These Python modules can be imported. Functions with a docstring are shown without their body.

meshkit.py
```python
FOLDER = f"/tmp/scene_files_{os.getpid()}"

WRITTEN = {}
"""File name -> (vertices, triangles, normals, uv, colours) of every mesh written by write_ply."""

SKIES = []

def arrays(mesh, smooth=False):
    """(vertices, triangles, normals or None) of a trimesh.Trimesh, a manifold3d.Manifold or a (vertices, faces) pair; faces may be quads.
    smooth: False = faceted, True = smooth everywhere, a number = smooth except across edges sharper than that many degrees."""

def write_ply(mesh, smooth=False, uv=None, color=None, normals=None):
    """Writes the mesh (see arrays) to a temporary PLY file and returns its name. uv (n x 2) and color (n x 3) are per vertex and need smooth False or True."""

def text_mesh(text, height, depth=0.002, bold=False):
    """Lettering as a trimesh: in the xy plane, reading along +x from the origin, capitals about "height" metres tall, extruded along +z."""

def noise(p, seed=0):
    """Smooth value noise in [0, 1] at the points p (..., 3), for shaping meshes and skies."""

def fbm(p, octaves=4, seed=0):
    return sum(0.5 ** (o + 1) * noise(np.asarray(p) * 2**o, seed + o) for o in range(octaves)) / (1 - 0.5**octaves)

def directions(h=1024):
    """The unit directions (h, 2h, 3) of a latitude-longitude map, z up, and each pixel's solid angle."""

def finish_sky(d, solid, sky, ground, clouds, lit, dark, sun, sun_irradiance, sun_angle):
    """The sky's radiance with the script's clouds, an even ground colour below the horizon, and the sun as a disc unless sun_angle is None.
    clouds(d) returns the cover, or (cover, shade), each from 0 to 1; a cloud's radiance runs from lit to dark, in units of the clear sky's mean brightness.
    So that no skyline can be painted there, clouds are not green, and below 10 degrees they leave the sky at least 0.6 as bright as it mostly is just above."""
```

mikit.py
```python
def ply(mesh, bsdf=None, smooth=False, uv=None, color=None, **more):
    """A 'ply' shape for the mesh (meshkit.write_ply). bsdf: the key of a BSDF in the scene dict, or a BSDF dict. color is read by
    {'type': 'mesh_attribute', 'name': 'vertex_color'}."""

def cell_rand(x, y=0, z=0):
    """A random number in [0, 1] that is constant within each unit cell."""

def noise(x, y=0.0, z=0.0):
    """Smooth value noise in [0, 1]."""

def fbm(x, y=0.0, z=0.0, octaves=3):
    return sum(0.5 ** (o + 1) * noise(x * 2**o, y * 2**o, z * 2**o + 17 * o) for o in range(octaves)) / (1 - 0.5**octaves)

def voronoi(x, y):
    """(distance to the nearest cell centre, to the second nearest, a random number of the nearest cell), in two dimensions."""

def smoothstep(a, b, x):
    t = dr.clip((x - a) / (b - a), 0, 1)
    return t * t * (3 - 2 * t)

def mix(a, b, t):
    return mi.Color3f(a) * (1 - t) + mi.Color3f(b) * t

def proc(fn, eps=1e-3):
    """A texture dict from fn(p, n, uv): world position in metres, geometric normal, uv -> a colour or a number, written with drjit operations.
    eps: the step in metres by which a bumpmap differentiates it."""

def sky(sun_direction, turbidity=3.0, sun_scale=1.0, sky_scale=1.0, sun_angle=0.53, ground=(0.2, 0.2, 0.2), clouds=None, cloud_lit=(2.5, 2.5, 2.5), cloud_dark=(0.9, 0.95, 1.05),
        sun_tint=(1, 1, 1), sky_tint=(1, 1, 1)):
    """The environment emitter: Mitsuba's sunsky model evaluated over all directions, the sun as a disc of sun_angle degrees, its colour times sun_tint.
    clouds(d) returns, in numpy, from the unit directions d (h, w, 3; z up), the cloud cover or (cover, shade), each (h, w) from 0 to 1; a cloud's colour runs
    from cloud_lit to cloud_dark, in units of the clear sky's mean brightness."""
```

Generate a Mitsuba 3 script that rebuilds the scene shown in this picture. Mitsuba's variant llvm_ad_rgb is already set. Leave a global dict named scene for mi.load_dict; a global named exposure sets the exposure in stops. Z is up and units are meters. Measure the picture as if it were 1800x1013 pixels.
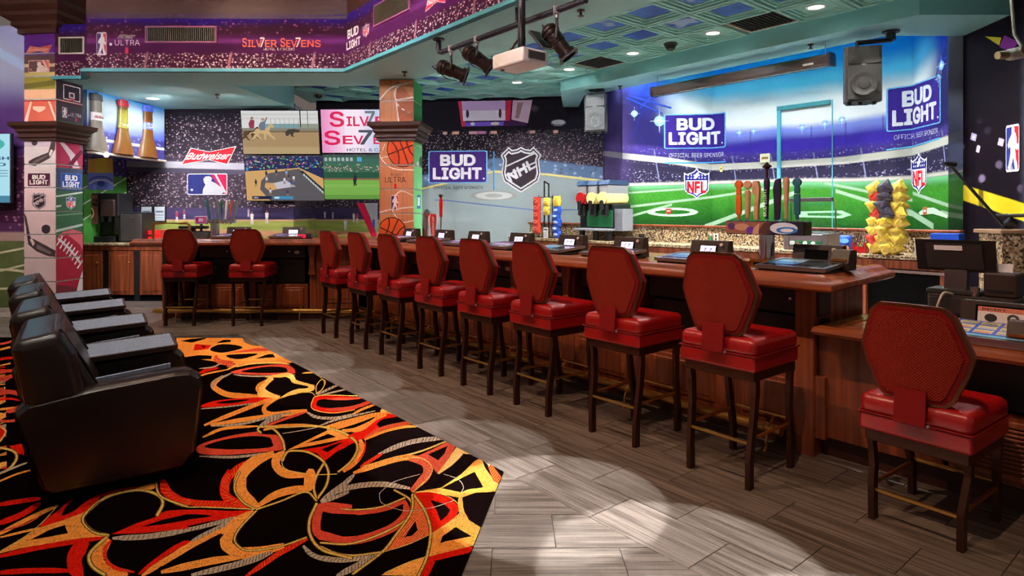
import math, random, numpy as np, trimesh, shapely, mitsuba as mi, mikit, meshkit, drjit as dr
import manifold3d as m3
from shapely.geometry import Polygon, LineString, Point, MultiPolygon
from shapely.geometry import box as sbox
from shapely import affinity
from shapely.ops import unary_union

random.seed(7)
rng = np.random.default_rng(7)
T4 = mi.ScalarTransform4f
scene, labels = {}, {}

# ---------------------------------------------------------------- camera, lights, exposure
F, EYE, CX, CY = 1090.0, 1.42, 900.0, 373.0        # focal length in pixels of the 1800 x 1013 frame, eye height, principal point
scene['camera'] = {'type': 'perspective', 'fov': 2 * math.degrees(math.atan(900 / F)), 'fov_axis': 'x', 'near_clip': 0.05, 'far_clip': 100,
                   'principal_point_offset_x': 0.0, 'principal_point_offset_y': (506.5 - CY) / 1013.0,
                   'to_world': T4().look_at(origin=[0, 0, EYE], target=[0, 1, EYE], up=[0, 0, 1])}
exposure = 0.0

def rgb(*c):                                         # an sRGB colour 0..255 as linear light
    c = np.array(c, float) / 255
    return np.where(c <= 0.04045, c / 12.92, ((c + 0.055) / 1.055) ** 2.4)

def col(v):
    return {'type': 'rgb', 'value': [float(x) for x in v]}

# the rest of the casino hall around the bar: a dim warm glow from every side
scene['hall_glow'] = {'type': 'constant', 'radiance': col((0.14, 0.112, 0.098)), 'sampling_weight': 9.0}

def spot(name, pos, target, power, cutoff, beam=None, c=(1, 0.93, 0.84), w=1.0):
    scene[name] = {'type': 'spot', 'to_world': T4().look_at(origin=list(map(float, pos)), target=list(map(float, target)), up=[0.01, 1, 0.02]),
                   'intensity': col(np.array(c) * power), 'cutoff_angle': float(cutoff), 'beam_width': float(beam or cutoff * 0.8), 'sampling_weight': float(w)}

DA = math.radians(39.4)                              # the long bar recedes 39.4 degrees to the left of the view
d1 = np.array([-math.sin(DA), math.cos(DA)])         # along the long bar, away from the camera
d2 = np.array([math.cos(DA), math.sin(DA)])          # across it, towards the bartender
Q = np.array([1.69, 3.28])                           # front corner of the bar top

def B(u, v=0.0):
    return Q + u * d1 + v * d2

# house lamps in the high ceiling over the carpet, narrow beams whose pools end on the tiles
for i, q in enumerate([-1.9, -1.15, -0.4, 0.4, 1.3, 2.2, 3.1, 4.0]):
    x, y = np.array([-0.046, 3.368]) + q * d1 - 0.03 * d2
    spot(f'house_spot_{i + 1:03d}', (x - .3, y - .2, 5.6), (x, y, 0), [290, 320, 320, 240, 105, 86, 80, 70][i], 5.9, 5.4, (0.93, 0.97, 1), 2.0 if i < 3 else 1.2)
for i, (x, y) in enumerate([(-4.8, 5.6), (-3.2, 2.8), (-1.7, 1.6)]):
    spot(f'house_flood_{i + 1:03d}', (x, y, 5.6), (x, y, 0), [38, 26, 20][i], 38, 18, (1, 0.88, 0.76), 2.0)
# front-of-house floods that light the stools and the face of the bar
for i, u in enumerate([-0.6, 1.6, 3.8, 6.0]):
    p = B(u, -2.6)
    spot(f'bar_flood_{i + 1:03d}', (p[0], p[1], 4.6), (*B(u, 0.1), 0.75), 22, 48, 22, (1, 0.64, 0.42), 1.8)
# lights on the printed fascia and pillars
for i, x in enumerate([-6.0, -4.2, -2.4]):
    spot(f'fascia_spot_{i + 1:03d}', (x, 4.6, 3.4), (x, 7.9, 3.3), 52, 34, 16, (1, 0.80, 0.80))
for i, u in enumerate([1.0, 3.0, 5.0]):
    p = B(u, -2.4)
    spot(f'fascia_spot_{i + 11:03d}', (p[0], p[1], 3.6), (*B(u, 0), 3.4), 34, 38, 16, (0.95, 0.78, 1))
spot('far_wall_spot', (-8.6, 6.6, 4.4), (-8.1, 9.2, 2.3), 40, 45, 20, (0.98, 0.93, 1))
spot('pillar_spot_001', (-4.9, 4.9, 4.4), (-6.3, 8.3, 1.7), 50, 20, 12, (1, 0.90, 0.84))
spot('pillar_spot_002', (-0.6, 5.4, 4.4), (-1.5, 8.3, 2.0), 30, 16, 9, (1, 0.90, 0.82))
# wall washers recessed in the ceiling before the printed walls
for i, (x, y, tx, ty, tz, k) in enumerate([(-1.2, 9.6, -1.1, 12.4, 1.9, 3), (0.5, 9.4, 0.6, 12.2, 1.9, 3), (-2.6, 10.0, -2.7, 12.5, 1.4, 8), (-5.3, 9.2, -5.4, 10.7, 1.6, 6), (-4.3, 9.2, -4.3, 10.7, 1.6, 6), (-4.6, 8.9, -6.0, 9.8, 2.8, 6), (-5.2, 9.4, -6.8, 10.2, 1.8, 9)]):
    spot(f'wall_washer_{i + 1:03d}', (x, y, 3.18 if y < 9.3 or x < -4 else 3.6), (tx, ty, tz), k, 62, 30, (0.97, 0.98, 1))

# ---------------------------------------------------------------- helpers
def G(px, py, z=0.0):                                # where the sight line through a photo point meets the level z
    Y = (EYE - z) * F / (py - CY)
    return np.array([(px - CX) / F * Y, Y])

def P(px, py, Y):                                    # the point at depth Y on the sight line
    return np.array([(px - CX) / F * Y, Y, EYE + (CY - py) / F * Y])

def bar_px(px, D):                                   # plan point on the line parallel to the long bar at perpendicular distance D
    x = (px - CX) / F
    Y = D / (d2[0] * x + d2[1])
    return np.array([x * Y, Y])

def uv_of(p):                                        # bar coordinates of a plan point
    r = np.asarray(p)[:2] - Q
    return float(r @ d1), float(r @ d2)

def cat(*ms):
    out = []
    for m in ms:
        out += list(m) if isinstance(m, (list, tuple)) else [m]
    return trimesh.util.concatenate(out)

def hull(pts):
    m = m3.Manifold.hull_points(np.asarray(pts, float)).to_mesh()
    return trimesh.Trimesh(m.vert_properties[:, :3], m.tri_verts, process=False)

def bx(x0, x1, y0, y1, z0, z1, b=0.0):               # box, edges chamfered by b
    if b <= 0:
        m = trimesh.creation.box([x1 - x0, y1 - y0, z1 - z0])
        m.apply_translation([(x0 + x1) / 2, (y0 + y1) / 2, (z0 + z1) / 2])
        return m
    pts = []
    for x, sx in ((x0, 1), (x1, -1)):
        for y, sy in ((y0, 1), (y1, -1)):
            for z, sz in ((z0, 1), (z1, -1)):
                pts += [(x, y + sy * b, z + sz * b), (x + sx * b, y, z + sz * b), (x + sx * b, y + sy * b, z)]
    return hull(pts)

_sph = trimesh.creation.icosphere(subdivisions=2).vertices
def rbox(x0, x1, y0, y1, z0, z1, r):                 # box with rounded edges
    pts = [np.array([x, y, z]) + _sph * r for x in (x0 + r, x1 - r) for y in (y0 + r, y1 - r) for z in (z0 + r, z1 - r)]
    return hull(np.vstack(pts))

def cyl(p0, p1, r0, r1=None, n=20):
    return tube([p0, p1], [r0, r0 if r1 is None else r1], n)

def tube(pts, r, n=10):
    p = np.asarray(pts, float)
    r = np.broadcast_to(r, (len(p),)).astype(float)
    t = np.gradient(p, axis=0)
    t /= np.linalg.norm(t, axis=1, keepdims=True) + 1e-12
    a0 = np.array([0, 0, 1.0]) if abs(t[0][2]) < 0.9 else np.array([1.0, 0, 0])
    rings = []
    for i in range(len(p)):
        a = np.cross(t[i], a0); a /= np.linalg.norm(a) + 1e-12
        b = np.cross(t[i], a); a0 = -np.cross(t[i], a) if False else a0
        k = np.arange(n) * 2 * np.pi / n
        rings.append(p[i] + r[i] * (np.cos(k)[:, None] * a + np.sin(k)[:, None] * b))
    v = np.vstack(rings + [p[:1], p[-1:]])
    f = []
    for i in range(len(p) - 1):
        for j in range(n):
            q = (j + 1) % n
            f += [(i * n + j, i * n + q, (i + 1) * n + q), (i * n + j, (i + 1) * n + q, (i + 1) * n + j)]
    e = (len(p) - 1) * n
    for j in range(n):
        q = (j + 1) % n
        f += [(len(v) - 2, q, j), (len(v) - 1, e + j, e + q)]
    m = trimesh.Trimesh(v, f, process=False)
    if m.volume < 0:
        m.invert()
    return m

def lathe(prof, n=24):                               # (radius, z) pairs turned round z
    pr = [(max(r, 1e-4), z) for r, z in prof]
    k = np.arange(n) * 2 * np.pi / n
    v = np.array([(r * math.cos(a), r * math.sin(a), z) for r, z in pr for a in k])
    f = []
    for i in range(len(pr) - 1):
        for j in range(n):
            q = (j + 1) % n
            f += [(i * n + j, i * n + q, (i + 1) * n + q), (i * n + j, (i + 1) * n + q, (i + 1) * n + j)]
    m = trimesh.Trimesh(v, f, process=False)
    if m.volume < 0:
        m.invert()
    return m

def polys(g):
    if g.is_empty:
        return []
    return [x for x in (g.geoms if hasattr(g, 'geoms') else [g]) if isinstance(x, Polygon) and x.area > 1e-10]

def ext(g, h, z0=0.0):                               # shapely area raised by h
    ms = []
    for q in polys(g):
        m = trimesh.creation.extrude_polygon(q, h, engine='earcut')
        m.apply_translation([0, 0, z0])
        ms.append(m)
    return cat(ms)

def mat4(ex, ey, ez, o):
    M = np.eye(4)
    M[:3, 0], M[:3, 1], M[:3, 2], M[:3, 3] = ex, ey, ez, o
    return M

def mv(m, M):
    m = m.copy(); m.apply_transform(M); return m

def up(m):                                           # a flat xy shape raised along +z becomes one that stands in xz and looks to -y
    return mv(m, mat4((1, 0, 0), (0, 0, 1), (0, -1, 0), (0, 0, 0)))

def at(x, y, z=0.0, rz=0.0):
    c, s = math.cos(rz), math.sin(rz)
    return mat4((c, s, 0), (-s, c, 0), (0, 0, 1), (x, y, z))

def at_bar(u, v, z=0.0, rz=0.0):                     # local x along the bar towards the camera, y towards the bartender
    p = B(u, v)
    return mat4((-d1[0], -d1[1], 0), (d2[0], d2[1], 0), (0, 0, 1), (p[0], p[1], z)) @ at(0, 0, 0, rz)

def rx(a):
    c, s = math.cos(a), math.sin(a)
    return mat4((1, 0, 0), (0, c, s), (0, -s, c), (0, 0, 0))

def tr(x, y, z):
    return mat4((1, 0, 0), (0, 1, 0), (0, 0, 1), (x, y, z))

def sweep(path, prof, closed=False):                 # profile (offset to the right of the path, z) along a plan path with mitred corners
    p = np.asarray(path, float); n = len(p)
    seg = [(p[(i + 1) % n] - p[i]) for i in range(n if closed else n - 1)]
    nor = [np.array([s[1], -s[0]]) / np.linalg.norm(s) for s in seg]
    v = []
    for i in range(n):
        a = nor[i - 1] if (closed or i > 0) else nor[0]
        b = nor[i] if (closed or i < n - 1) else nor[-1]
        m = (a + b) / (1 + a @ b)
        v += [(*(p[i] + o * m), z) for o, z in prof]
    k = len(prof); f = []
    for i in range(n if closed else n - 1):
        for j in range(k):
            q, i2 = (j + 1) % k, (i + 1) % n
            f += [(i * k + j, i2 * k + j, i2 * k + q), (i * k + j, i2 * k + q, i * k + q)]
    if not closed:
        _, t = trimesh.creation.triangulate_polygon(Polygon(prof), engine='earcut')
        pv, t = trimesh.creation.triangulate_polygon(Polygon(prof), engine='earcut')
        idx = [int(np.argmin(np.sum((np.asarray(prof) - q) ** 2, 1))) for q in pv]
        for a, b, c in t:
            f += [(idx[a], idx[b], idx[c]), ((n - 1) * k + idx[a], (n - 1) * k + idx[c], (n - 1) * k + idx[b])]
    m = trimesh.Trimesh(np.array(v), f, process=False)
    trimesh.repair.fix_normals(m)
    return m

# --- flat print: layers of (area, colour), later ones on top, become one coplanar sheet with a colour per patch
def sheet(layers):
    V, Fc, C, n, cover = [], [], [], 0, None
    for g, c in reversed(layers):
        vis = g if cover is None else g.difference(cover)
        cover = g if cover is None else cover.union(g)
        for q in polys(vis):
            try:
                v, f = trimesh.creation.triangulate_polygon(q, engine='earcut')
            except Exception:
                continue
            V.append(np.column_stack([v, np.zeros(len(v))])); Fc.append(np.asarray(f) + n); n += len(v)
            C.append(np.tile(rgb(*c), (len(v), 1)))
    v, f = np.vstack(V), np.vstack(Fc)
    a = np.cross(v[f[:, 1]] - v[f[:, 0]], v[f[:, 2]] - v[f[:, 0]])[:, 2]
    f[a < 0] = f[a < 0][:, ::-1]
    return v, f, np.vstack(C)

_tp = {}
def tpoly(text, bold=True):                          # lettering as an area of unit capital height
    if (text, bold) not in _tp:
        m = meshkit.text_mesh(text, 1.0, 0.1, bold)
        t = m.triangles[(m.face_normals[:, 2] > 0.9)][:, :, :2]
        _tp[text, bold] = unary_union([Polygon(x).buffer(0.0015) for x in t]).simplify(0.006)
    return _tp[text, bold]

def heavy(text, w=.045, gap=.05):                     # fat poster capitals, letter by letter
    out, x = [], 0.0
    for ch in text:
        g = tpoly(ch).buffer(w, join_style=2)
        a, b, c, d = g.bounds
        out.append(affinity.translate(g, x - a, 0)); x += c - a + gap
    return unary_union(out)

def fit(g, x0, x1, y0, y1):                          # stretch an area to fill a box
    a, b, c, d = g.bounds
    sx, sy = (x1 - x0) / (c - a), (y1 - y0) / (d - b)
    return affinity.affine_transform(g, [sx, 0, 0, sy, x0 - a * sx, y0 - b * sy])

def fitl(layers, x0, x1, y0, y1, shear=0.0):         # place unit-box artwork
    sx, sy = x1 - x0, y1 - y0
    return [(affinity.affine_transform(g, [sx, 0, shear * sx, sy, x0, y0]), c) for g, c in layers]

def rr(x0, x1, y0, y1, r):
    return sbox(x0 + r, y0 + r, x1 - r, y1 - r).buffer(r)

def ell(cx, cy, a, b, n=24):
    return affinity.scale(Point(cx, cy).buffer(1, n), a, b)

def line(pts, w):
    return LineString(pts).buffer(w / 2, cap_style=2)

# --- the scene's entries
_used = {}
def numbered(k):
    n = _used.get(k, -1) + 1
    _used[k] = n
    return k if n == 0 else f'{k}_{n:03d}'

def note(key, label=None, cat=None, group=None, kind=None):
    d = {a: b for a, b in (('label', label), ('category', cat), ('group', group), ('kind', kind)) if b}
    if d:
        labels[key] = d

def put(key, mesh, mat, smooth=False, M=None, **more):
    d = mikit.ply(mesh, mat, smooth, **more)
    if M is not None:
        d['to_world'] = T4(M)
    scene[key] = d
    return key

def struct(name, mesh, mat, smooth=False, parent=None, label=None, **more):
    key = numbered(name if parent is None else f'{parent}__{name}')
    put(key, mesh, mat, smooth, **more)
    if parent is None:
        note(key, label, None, None, 'structure')
    elif label:
        note(key, label)
    return key

class Thing:
    def __init__(s, name, label, cat, M=None, group=None, kind=None):
        s.name, s.key, s.M, s.cat, s.group, s.parts = name, numbered(name), np.eye(4) if M is None else M, cat, group, []
        note(s.key, label, cat, group, kind)
    def part(s, name, mesh, mat, smooth=False, of=None, label=None, kind=None, L=None, **more):
        key = numbered(f'{of or s.key}__{name}')
        M = s.M if L is None else s.M @ L
        put(key, mesh, mat, smooth, M, **more)
        s.parts.append((key, np.eye(4) if L is None else L))
        note(key, label, None, None, kind)
        return key
    def again(s, name, like, L, of=None):                # one more part with the mesh of an earlier one
        key = numbered(f'{of or s.key}__{name}')
        scene[key] = {**scene[like], 'to_world': T4(s.M @ L)}
        s.parts.append((key, L))
        return key
    def copy(s, label, M, group=None):
        o = Thing(s.name, label, s.cat, M, group or s.group)
        for key, L in s.parts:
            k2 = o.key + key[len(s.key):]
            scene[k2] = {**scene[key], 'to_world': T4(M @ L)}
            o.parts.append((k2, L))
            if key in labels:
                labels[k2] = dict(labels[key])
        return o
    def print(s, name, layers, L, of=None, mat='mat_print', label=None):
        v, f, c = sheet(layers)
        return s.part(name, (v, f), mat, False, of, label, None, L, color=c)

def solo(name, mesh, mat, label, cat, smooth=False, M=None, group=None, kind=None, **more):
    key = numbered(name)
    put(key, mesh, mat, smooth, M, **more)
    note(key, label, cat, group, kind)
    return key

# ---------------------------------------------------------------- materials
def mat(name, c, rough=0.5, metal=0.0, spec=0.5, coat=0.0, two=True, bump=None, bscale=0.001, eps=1e-3, **kw):
    base = c if isinstance(c, dict) else col(c)
    m = {'type': 'principled', 'base_color': base, 'roughness': rough, 'metallic': metal, 'specular': spec, **kw}
    if coat:
        m['clearcoat'], m['clearcoat_gloss'] = coat, 0.9
    if bump is not None:
        m = {'type': 'bumpmap', 'arbitrary': mikit.proc(bump, eps), 'scale': bscale, 'nested_bsdf': m}
    scene[name] = {'type': 'twosided', 'bsdf': m} if two else m

sm, fbm, noise, rand = mikit.smoothstep, mikit.fbm, mikit.noise, mikit.cell_rand
def as3(c):
    return mi.Color3f(*[float(x) for x in c]) if isinstance(c, (np.ndarray, tuple, list)) else c
def mix(a, b, t):
    return as3(a) * (1 - t) + as3(b) * t
def c3(*c):
    return mi.Color3f(*[float(x) for x in rgb(*c)])

def along(p):                                        # bar coordinates of a texture point
    return p.x * float(d1[0]) + p.y * float(d1[1]), p.x * float(d2[0]) + p.y * float(d2[1])

def wood_up(p, n, uv):
    g = fbm(p.x * 34, p.y * 34, p.z * 1.2)
    f = noise(p.x * 190, p.y * 190, p.z * 5)
    c = mix(rgb(98, 42, 20), rgb(142, 70, 36), sm(0.2, 0.8, g))
    return c * (0.84 + 0.24 * f)
mat('mat_wood', mikit.proc(wood_up), 0.32, coat=0.35)

def wood_rail(p, n, uv):
    u, v = along(p)
    g = fbm(u * 1.5, v * 22, p.z * 22)
    f = noise(u * 6, v * 170, p.z * 170)
    c = mix(rgb(112, 52, 26), rgb(166, 86, 46), sm(0.1, 0.9, g))
    return c * (0.8 + 0.3 * f)
mat('mat_rail', mikit.proc(wood_rail), 0.18, coat=0.8)
mat('mat_crown', rgb(42, 20, 11), 0.5, spec=.3)
mat('mat_plinth', rgb(58, 22, 14), 0.5)

def granite(p, n, uv):
    up_ = dr.abs(n.z) > 0.5
    u, v = along(p)
    a, b, r = mikit.voronoi(dr.select(up_, u, p.x * n.y - p.y * n.x) * 62, dr.select(up_, v * 62, p.z * 62))
    c = mix(rgb(168, 146, 108), rgb(104, 84, 58), sm(0.3, 0.75, r))
    c = mix(c, mi.Color3f(*map(float, rgb(40, 34, 30))), sm(0.78, 0.84, r))
    return mix(c, mi.Color3f(*map(float, rgb(204, 190, 160))), sm(0.18, 0.1, r))
mat('mat_granite', mikit.proc(granite), 0.25, coat=0.3)

def vinyl(p, n, uv):
    k = fbm(p.x * 5, p.y * 5, p.z * 5)
    return mix(rgb(138, 8, 12), rgb(172, 16, 20), k)
mat('mat_vinyl', mikit.proc(vinyl), 0.3, spec=0.7, coat=0.5)

def weave(p, n, uv):
    a, b = uv.x * 260, uv.y * 260
    k = dr.abs(dr.sin(a + b)) * dr.abs(dr.sin(a - b))
    return mix(rgb(96, 10, 9), rgb(178, 54, 30), sm(0.2, 0.8, k))
mat('mat_weave', mikit.proc(weave), 0.75, spec=0.2)
mat('mat_strap', rgb(128, 16, 16), 0.7, spec=0.2)
mat('mat_bronze', rgb(74, 46, 36), 0.38, 0.75)
mat('mat_rim', rgb(116, 62, 40), 0.35, 0.7)
mat('mat_brass', rgb(214, 160, 84), 0.25, 0.95)
mat('mat_chrome', rgb(220, 220, 222), 0.08, 1.0)
mat('mat_steel', rgb(176, 178, 180), 0.28, 0.95)

def hide(p, n, uv):
    return mix(rgb(20, 11, 8), rgb(38, 23, 16), fbm(p.x * 7, p.y * 7, p.z * 7))
mat('mat_leather', mikit.proc(hide), 0.28, spec=0.55, coat=0.4)
mat('mat_tablet', mikit.proc(lambda p, n, uv: mix(rgb(104, 116, 136), rgb(142, 152, 170), noise(p.x * 160, p.y * 160, p.z * 20))), 0.4)
mat('mat_black', rgb(16, 16, 18), 0.4)
scene['mat_screen'] = {'type': 'diffuse', 'reflectance': col((.01, .01, .01))}
mat('mat_void', rgb(6, 6, 7), 0.9, spec=.1)
mat('mat_char', rgb(44, 40, 40), 0.45)
mat('mat_brownbox', rgb(52, 38, 34), 0.4)
mat('mat_grille', mikit.proc(lambda p, n, uv: mix(rgb(150, 152, 156), rgb(70, 72, 76), noise(p.x * 260, p.y * 260, p.z * 260))), 0.5, 0.3)
mat('mat_white', rgb(228, 226, 224), 0.45)
mat('mat_offwhite', rgb(206, 196, 180), 0.5)
mat('mat_grey', rgb(128, 132, 140), 0.5)
mat('mat_red', rgb(196, 20, 26), 0.3, coat=0.4)
mat('mat_blue', rgb(24, 74, 190), 0.35)
mat('mat_yellow', rgb(226, 190, 40), 0.35)
mat('mat_green', rgb(24, 92, 52), 0.35)
mat('mat_orange', rgb(214, 96, 34), 0.35)
mat('mat_teal', rgb(150, 212, 214), 0.6)
mat('mat_tealdark', rgb(58, 138, 148), 0.55)
mat('mat_tealmould', rgb(140, 196, 190), 0.55)
mat('mat_print', {'type': 'mesh_attribute', 'name': 'vertex_color'}, 0.7, spec=0.1)
mat('mat_glossprint', {'type': 'mesh_attribute', 'name': 'vertex_color'}, 0.16, spec=0.5, coat=0.4)
scene['mat_glass'] = {'type': 'thindielectric'}
mat('mat_amber', rgb(150, 84, 26), 0.12, coat=0.6)

def sky_panel(p, n, uv):
    k = fbm(p.x * 2.3 + 3, p.y * 2.3, p.z)
    c = mix(rgb(14, 46, 120), rgb(40, 92, 170), sm(0.35, 0.6, k))
    return mix(c, c3(150, 176, 206), sm(0.66, 0.8, fbm(p.x * 3.4 + 9, p.y * 3.4, 2)) * .8)
mat('mat_skypanel', mikit.proc(sky_panel), 0.4)

def plank(p, n, uv):                                 # uv: metres along and across the tile, shifted at random from tile to tile
    g = fbm(uv.x * 5.0, uv.y * 210)
    h = noise(uv.x * 1.6, uv.y * 46)
    t = rand(dr.floor(uv.x / 40), 3, 1)
    c = mix(rgb(70, 60, 53), rgb(116, 104, 95), sm(0.2, 0.8, 0.66 * g + 0.34 * h))
    return c * (0.9 + 0.18 * t)
mat('mat_plank', mikit.proc(plank), 0.34, spec=0.45)
mat('mat_barfloor', rgb(190, 186, 180), 0.5)
mat('mat_grout', rgb(52, 42, 36), 0.8)

def emit(c, k=1.0, w=0.08):
    return {'type': 'area', 'radiance': col(np.asarray(c, float) * k), 'sampling_weight': float(w)}

# ---------------------------------------------------------------- printed walls
class Wall:
    """Upright printed wall along plan points, seen from the camera's side; s runs along it, t is the height."""
    def __init__(w, pts, t0, t1, thick=0.08):
        w.p = [np.asarray(q, float) for q in pts]; w.t0, w.t1, w.thick = t0, t1, thick
        w.L = [float(np.linalg.norm(b - a)) for a, b in zip(w.p, w.p[1:])]
        w.s = np.concatenate([[0], np.cumsum(w.L)])
    def frame(w, i, off=0.0):
        e = (w.p[i + 1] - w.p[i]) / w.L[i]; n = np.array([e[1], -e[0]])
        o = w.p[i] - e * w.s[i] + n * off
        return mat4((e[0], e[1], 0), (0, 0, 1), (n[0], n[1], 0), (o[0], o[1], 0))
    def st(w, px, py):
        x = (px - CX) / F
        best = None
        for i in range(len(w.L)):
            e = (w.p[i + 1] - w.p[i]) / w.L[i]; n = np.array([e[1], -e[0]])
            Y = (w.p[i] @ n) / (np.array([x, 1.0]) @ n)
            s = (np.array([x * Y, Y]) - w.p[i]) @ e
            miss = max(-s, s - w.L[i], 0) if Y > 0 else 1e9
            if best is None or miss < best[0]:
                best = (miss, w.s[i] + s, EYE + (CY - py) / F * Y)
        return best[1], best[2]
    def pl(w, pts):
        return [w.st(*q) for q in pts]
    def poly(w, pts):
        return Polygon(w.pl(pts)).buffer(0)
    def stroke(w, pts, width):
        return line(w.pl(pts), width)
    def rect(w, x0, y0, x1, y1):                     # (s0, s1, t0, t1) of a photo rectangle
        a, b = w.st(x0, (y0 + y1) / 2), w.st(x1, (y0 + y1) / 2)
        xm = (x0 + x1) / 2
        return a[0], b[0], w.st(xm, y1)[1], w.st(xm, y0)[1]
    def mesh(w):
        ms, uvs = [], []
        for i, l in enumerate(w.L):
            m = trimesh.creation.box([l, w.t1 - w.t0, w.thick])
            m.apply_translation([w.s[i] + l / 2, (w.t0 + w.t1) / 2, -w.thick / 2])
            m.unmerge_vertices()
            uvs.append(np.array(m.vertices[:, :2])); ms.append(mv(m, w.frame(i)))
        return np.vstack([m.vertices for m in ms]), np.vstack([m.faces + sum(len(x.vertices) for x in ms[:k]) for k, m in enumerate(ms)]), np.vstack(uvs)
    def build(w, name, mat_, label):
        v, f, uv = w.mesh()
        w.key = struct(name, (v, f), mat_, False, None, label, uv=uv)
        return w
    def print(w, name, layers, label=None, off=0.004, parent=None, mat_='mat_print'):
        for i in range(len(w.L)):
            lo = -1e3 if i == 0 else w.s[i]; hi = 1e3 if i == len(w.L) - 1 else w.s[i + 1]
            part = [(g.intersection(sbox(lo, -50, hi, 50)), c) for g, c in layers]
            part = [(g, c) for g, c in part if g.area > 1e-6]
            if part:
                v, f, c = sheet(part)
                key = numbered(f'{parent or w.key}__{name}')
                put(key, (v, f), mat_, False, w.frame(i, off), color=c)
                note(key, label)

def pw(s, pts):                                      # piecewise linear function through (s, t) points, outside held level
    t = mi.Float(float(pts[0][1]))
    for (a, b), (c, d) in zip(pts, pts[1:]):
        if c - a > 1e-6:
            t = t + float((d - b) / (c - a)) * dr.clip(s - float(a), 0.0, float(c - a))
    return t

def crowd(s, t, k, dark, lit, dens=0.5):
    d, e, r = mikit.voronoi(s * k, t * k * 1.25)
    m = sm(0.46, 0.16, d) * sm(1 - dens, 1 - dens + 0.25, r)
    j = rand(dr.floor(r * 97), 5, 2)
    return mix(mi.Color3f(*map(float, rgb(*dark))), mi.Color3f(*map(float, rgb(*lit))) * (0.22 + 0.85 * j * j), m)

def band(x, a, b, soft=0.02):                        # 1 between a and b
    return sm(a - soft, a + soft, x) * sm(b + soft, b - soft, x)

# plan of the back walls
NH0, NH1 = np.array([-4.0, 12.67]), np.array([1.777, 12.10])
nfl = Wall([NH1, (1.857, 10.43), (3.322, 10.287), (5.178, 8.028), (5.102, 7.252), (5.264, 7.236)], 0, 4.0)
nhl = Wall([NH0, NH1], 0, 3.75)
base = Wall([(-6.73, 10.83), (-3.757, 10.66), (-4.0, 12.67)], 0, 3.3)
nba = Wall([(5.264, 7.236), (4.92, 3.75)], 0, 4.0)
far = Wall([(-10.6, 9.25), (-6.7, 9.25)], 0, 4.2)

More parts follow.
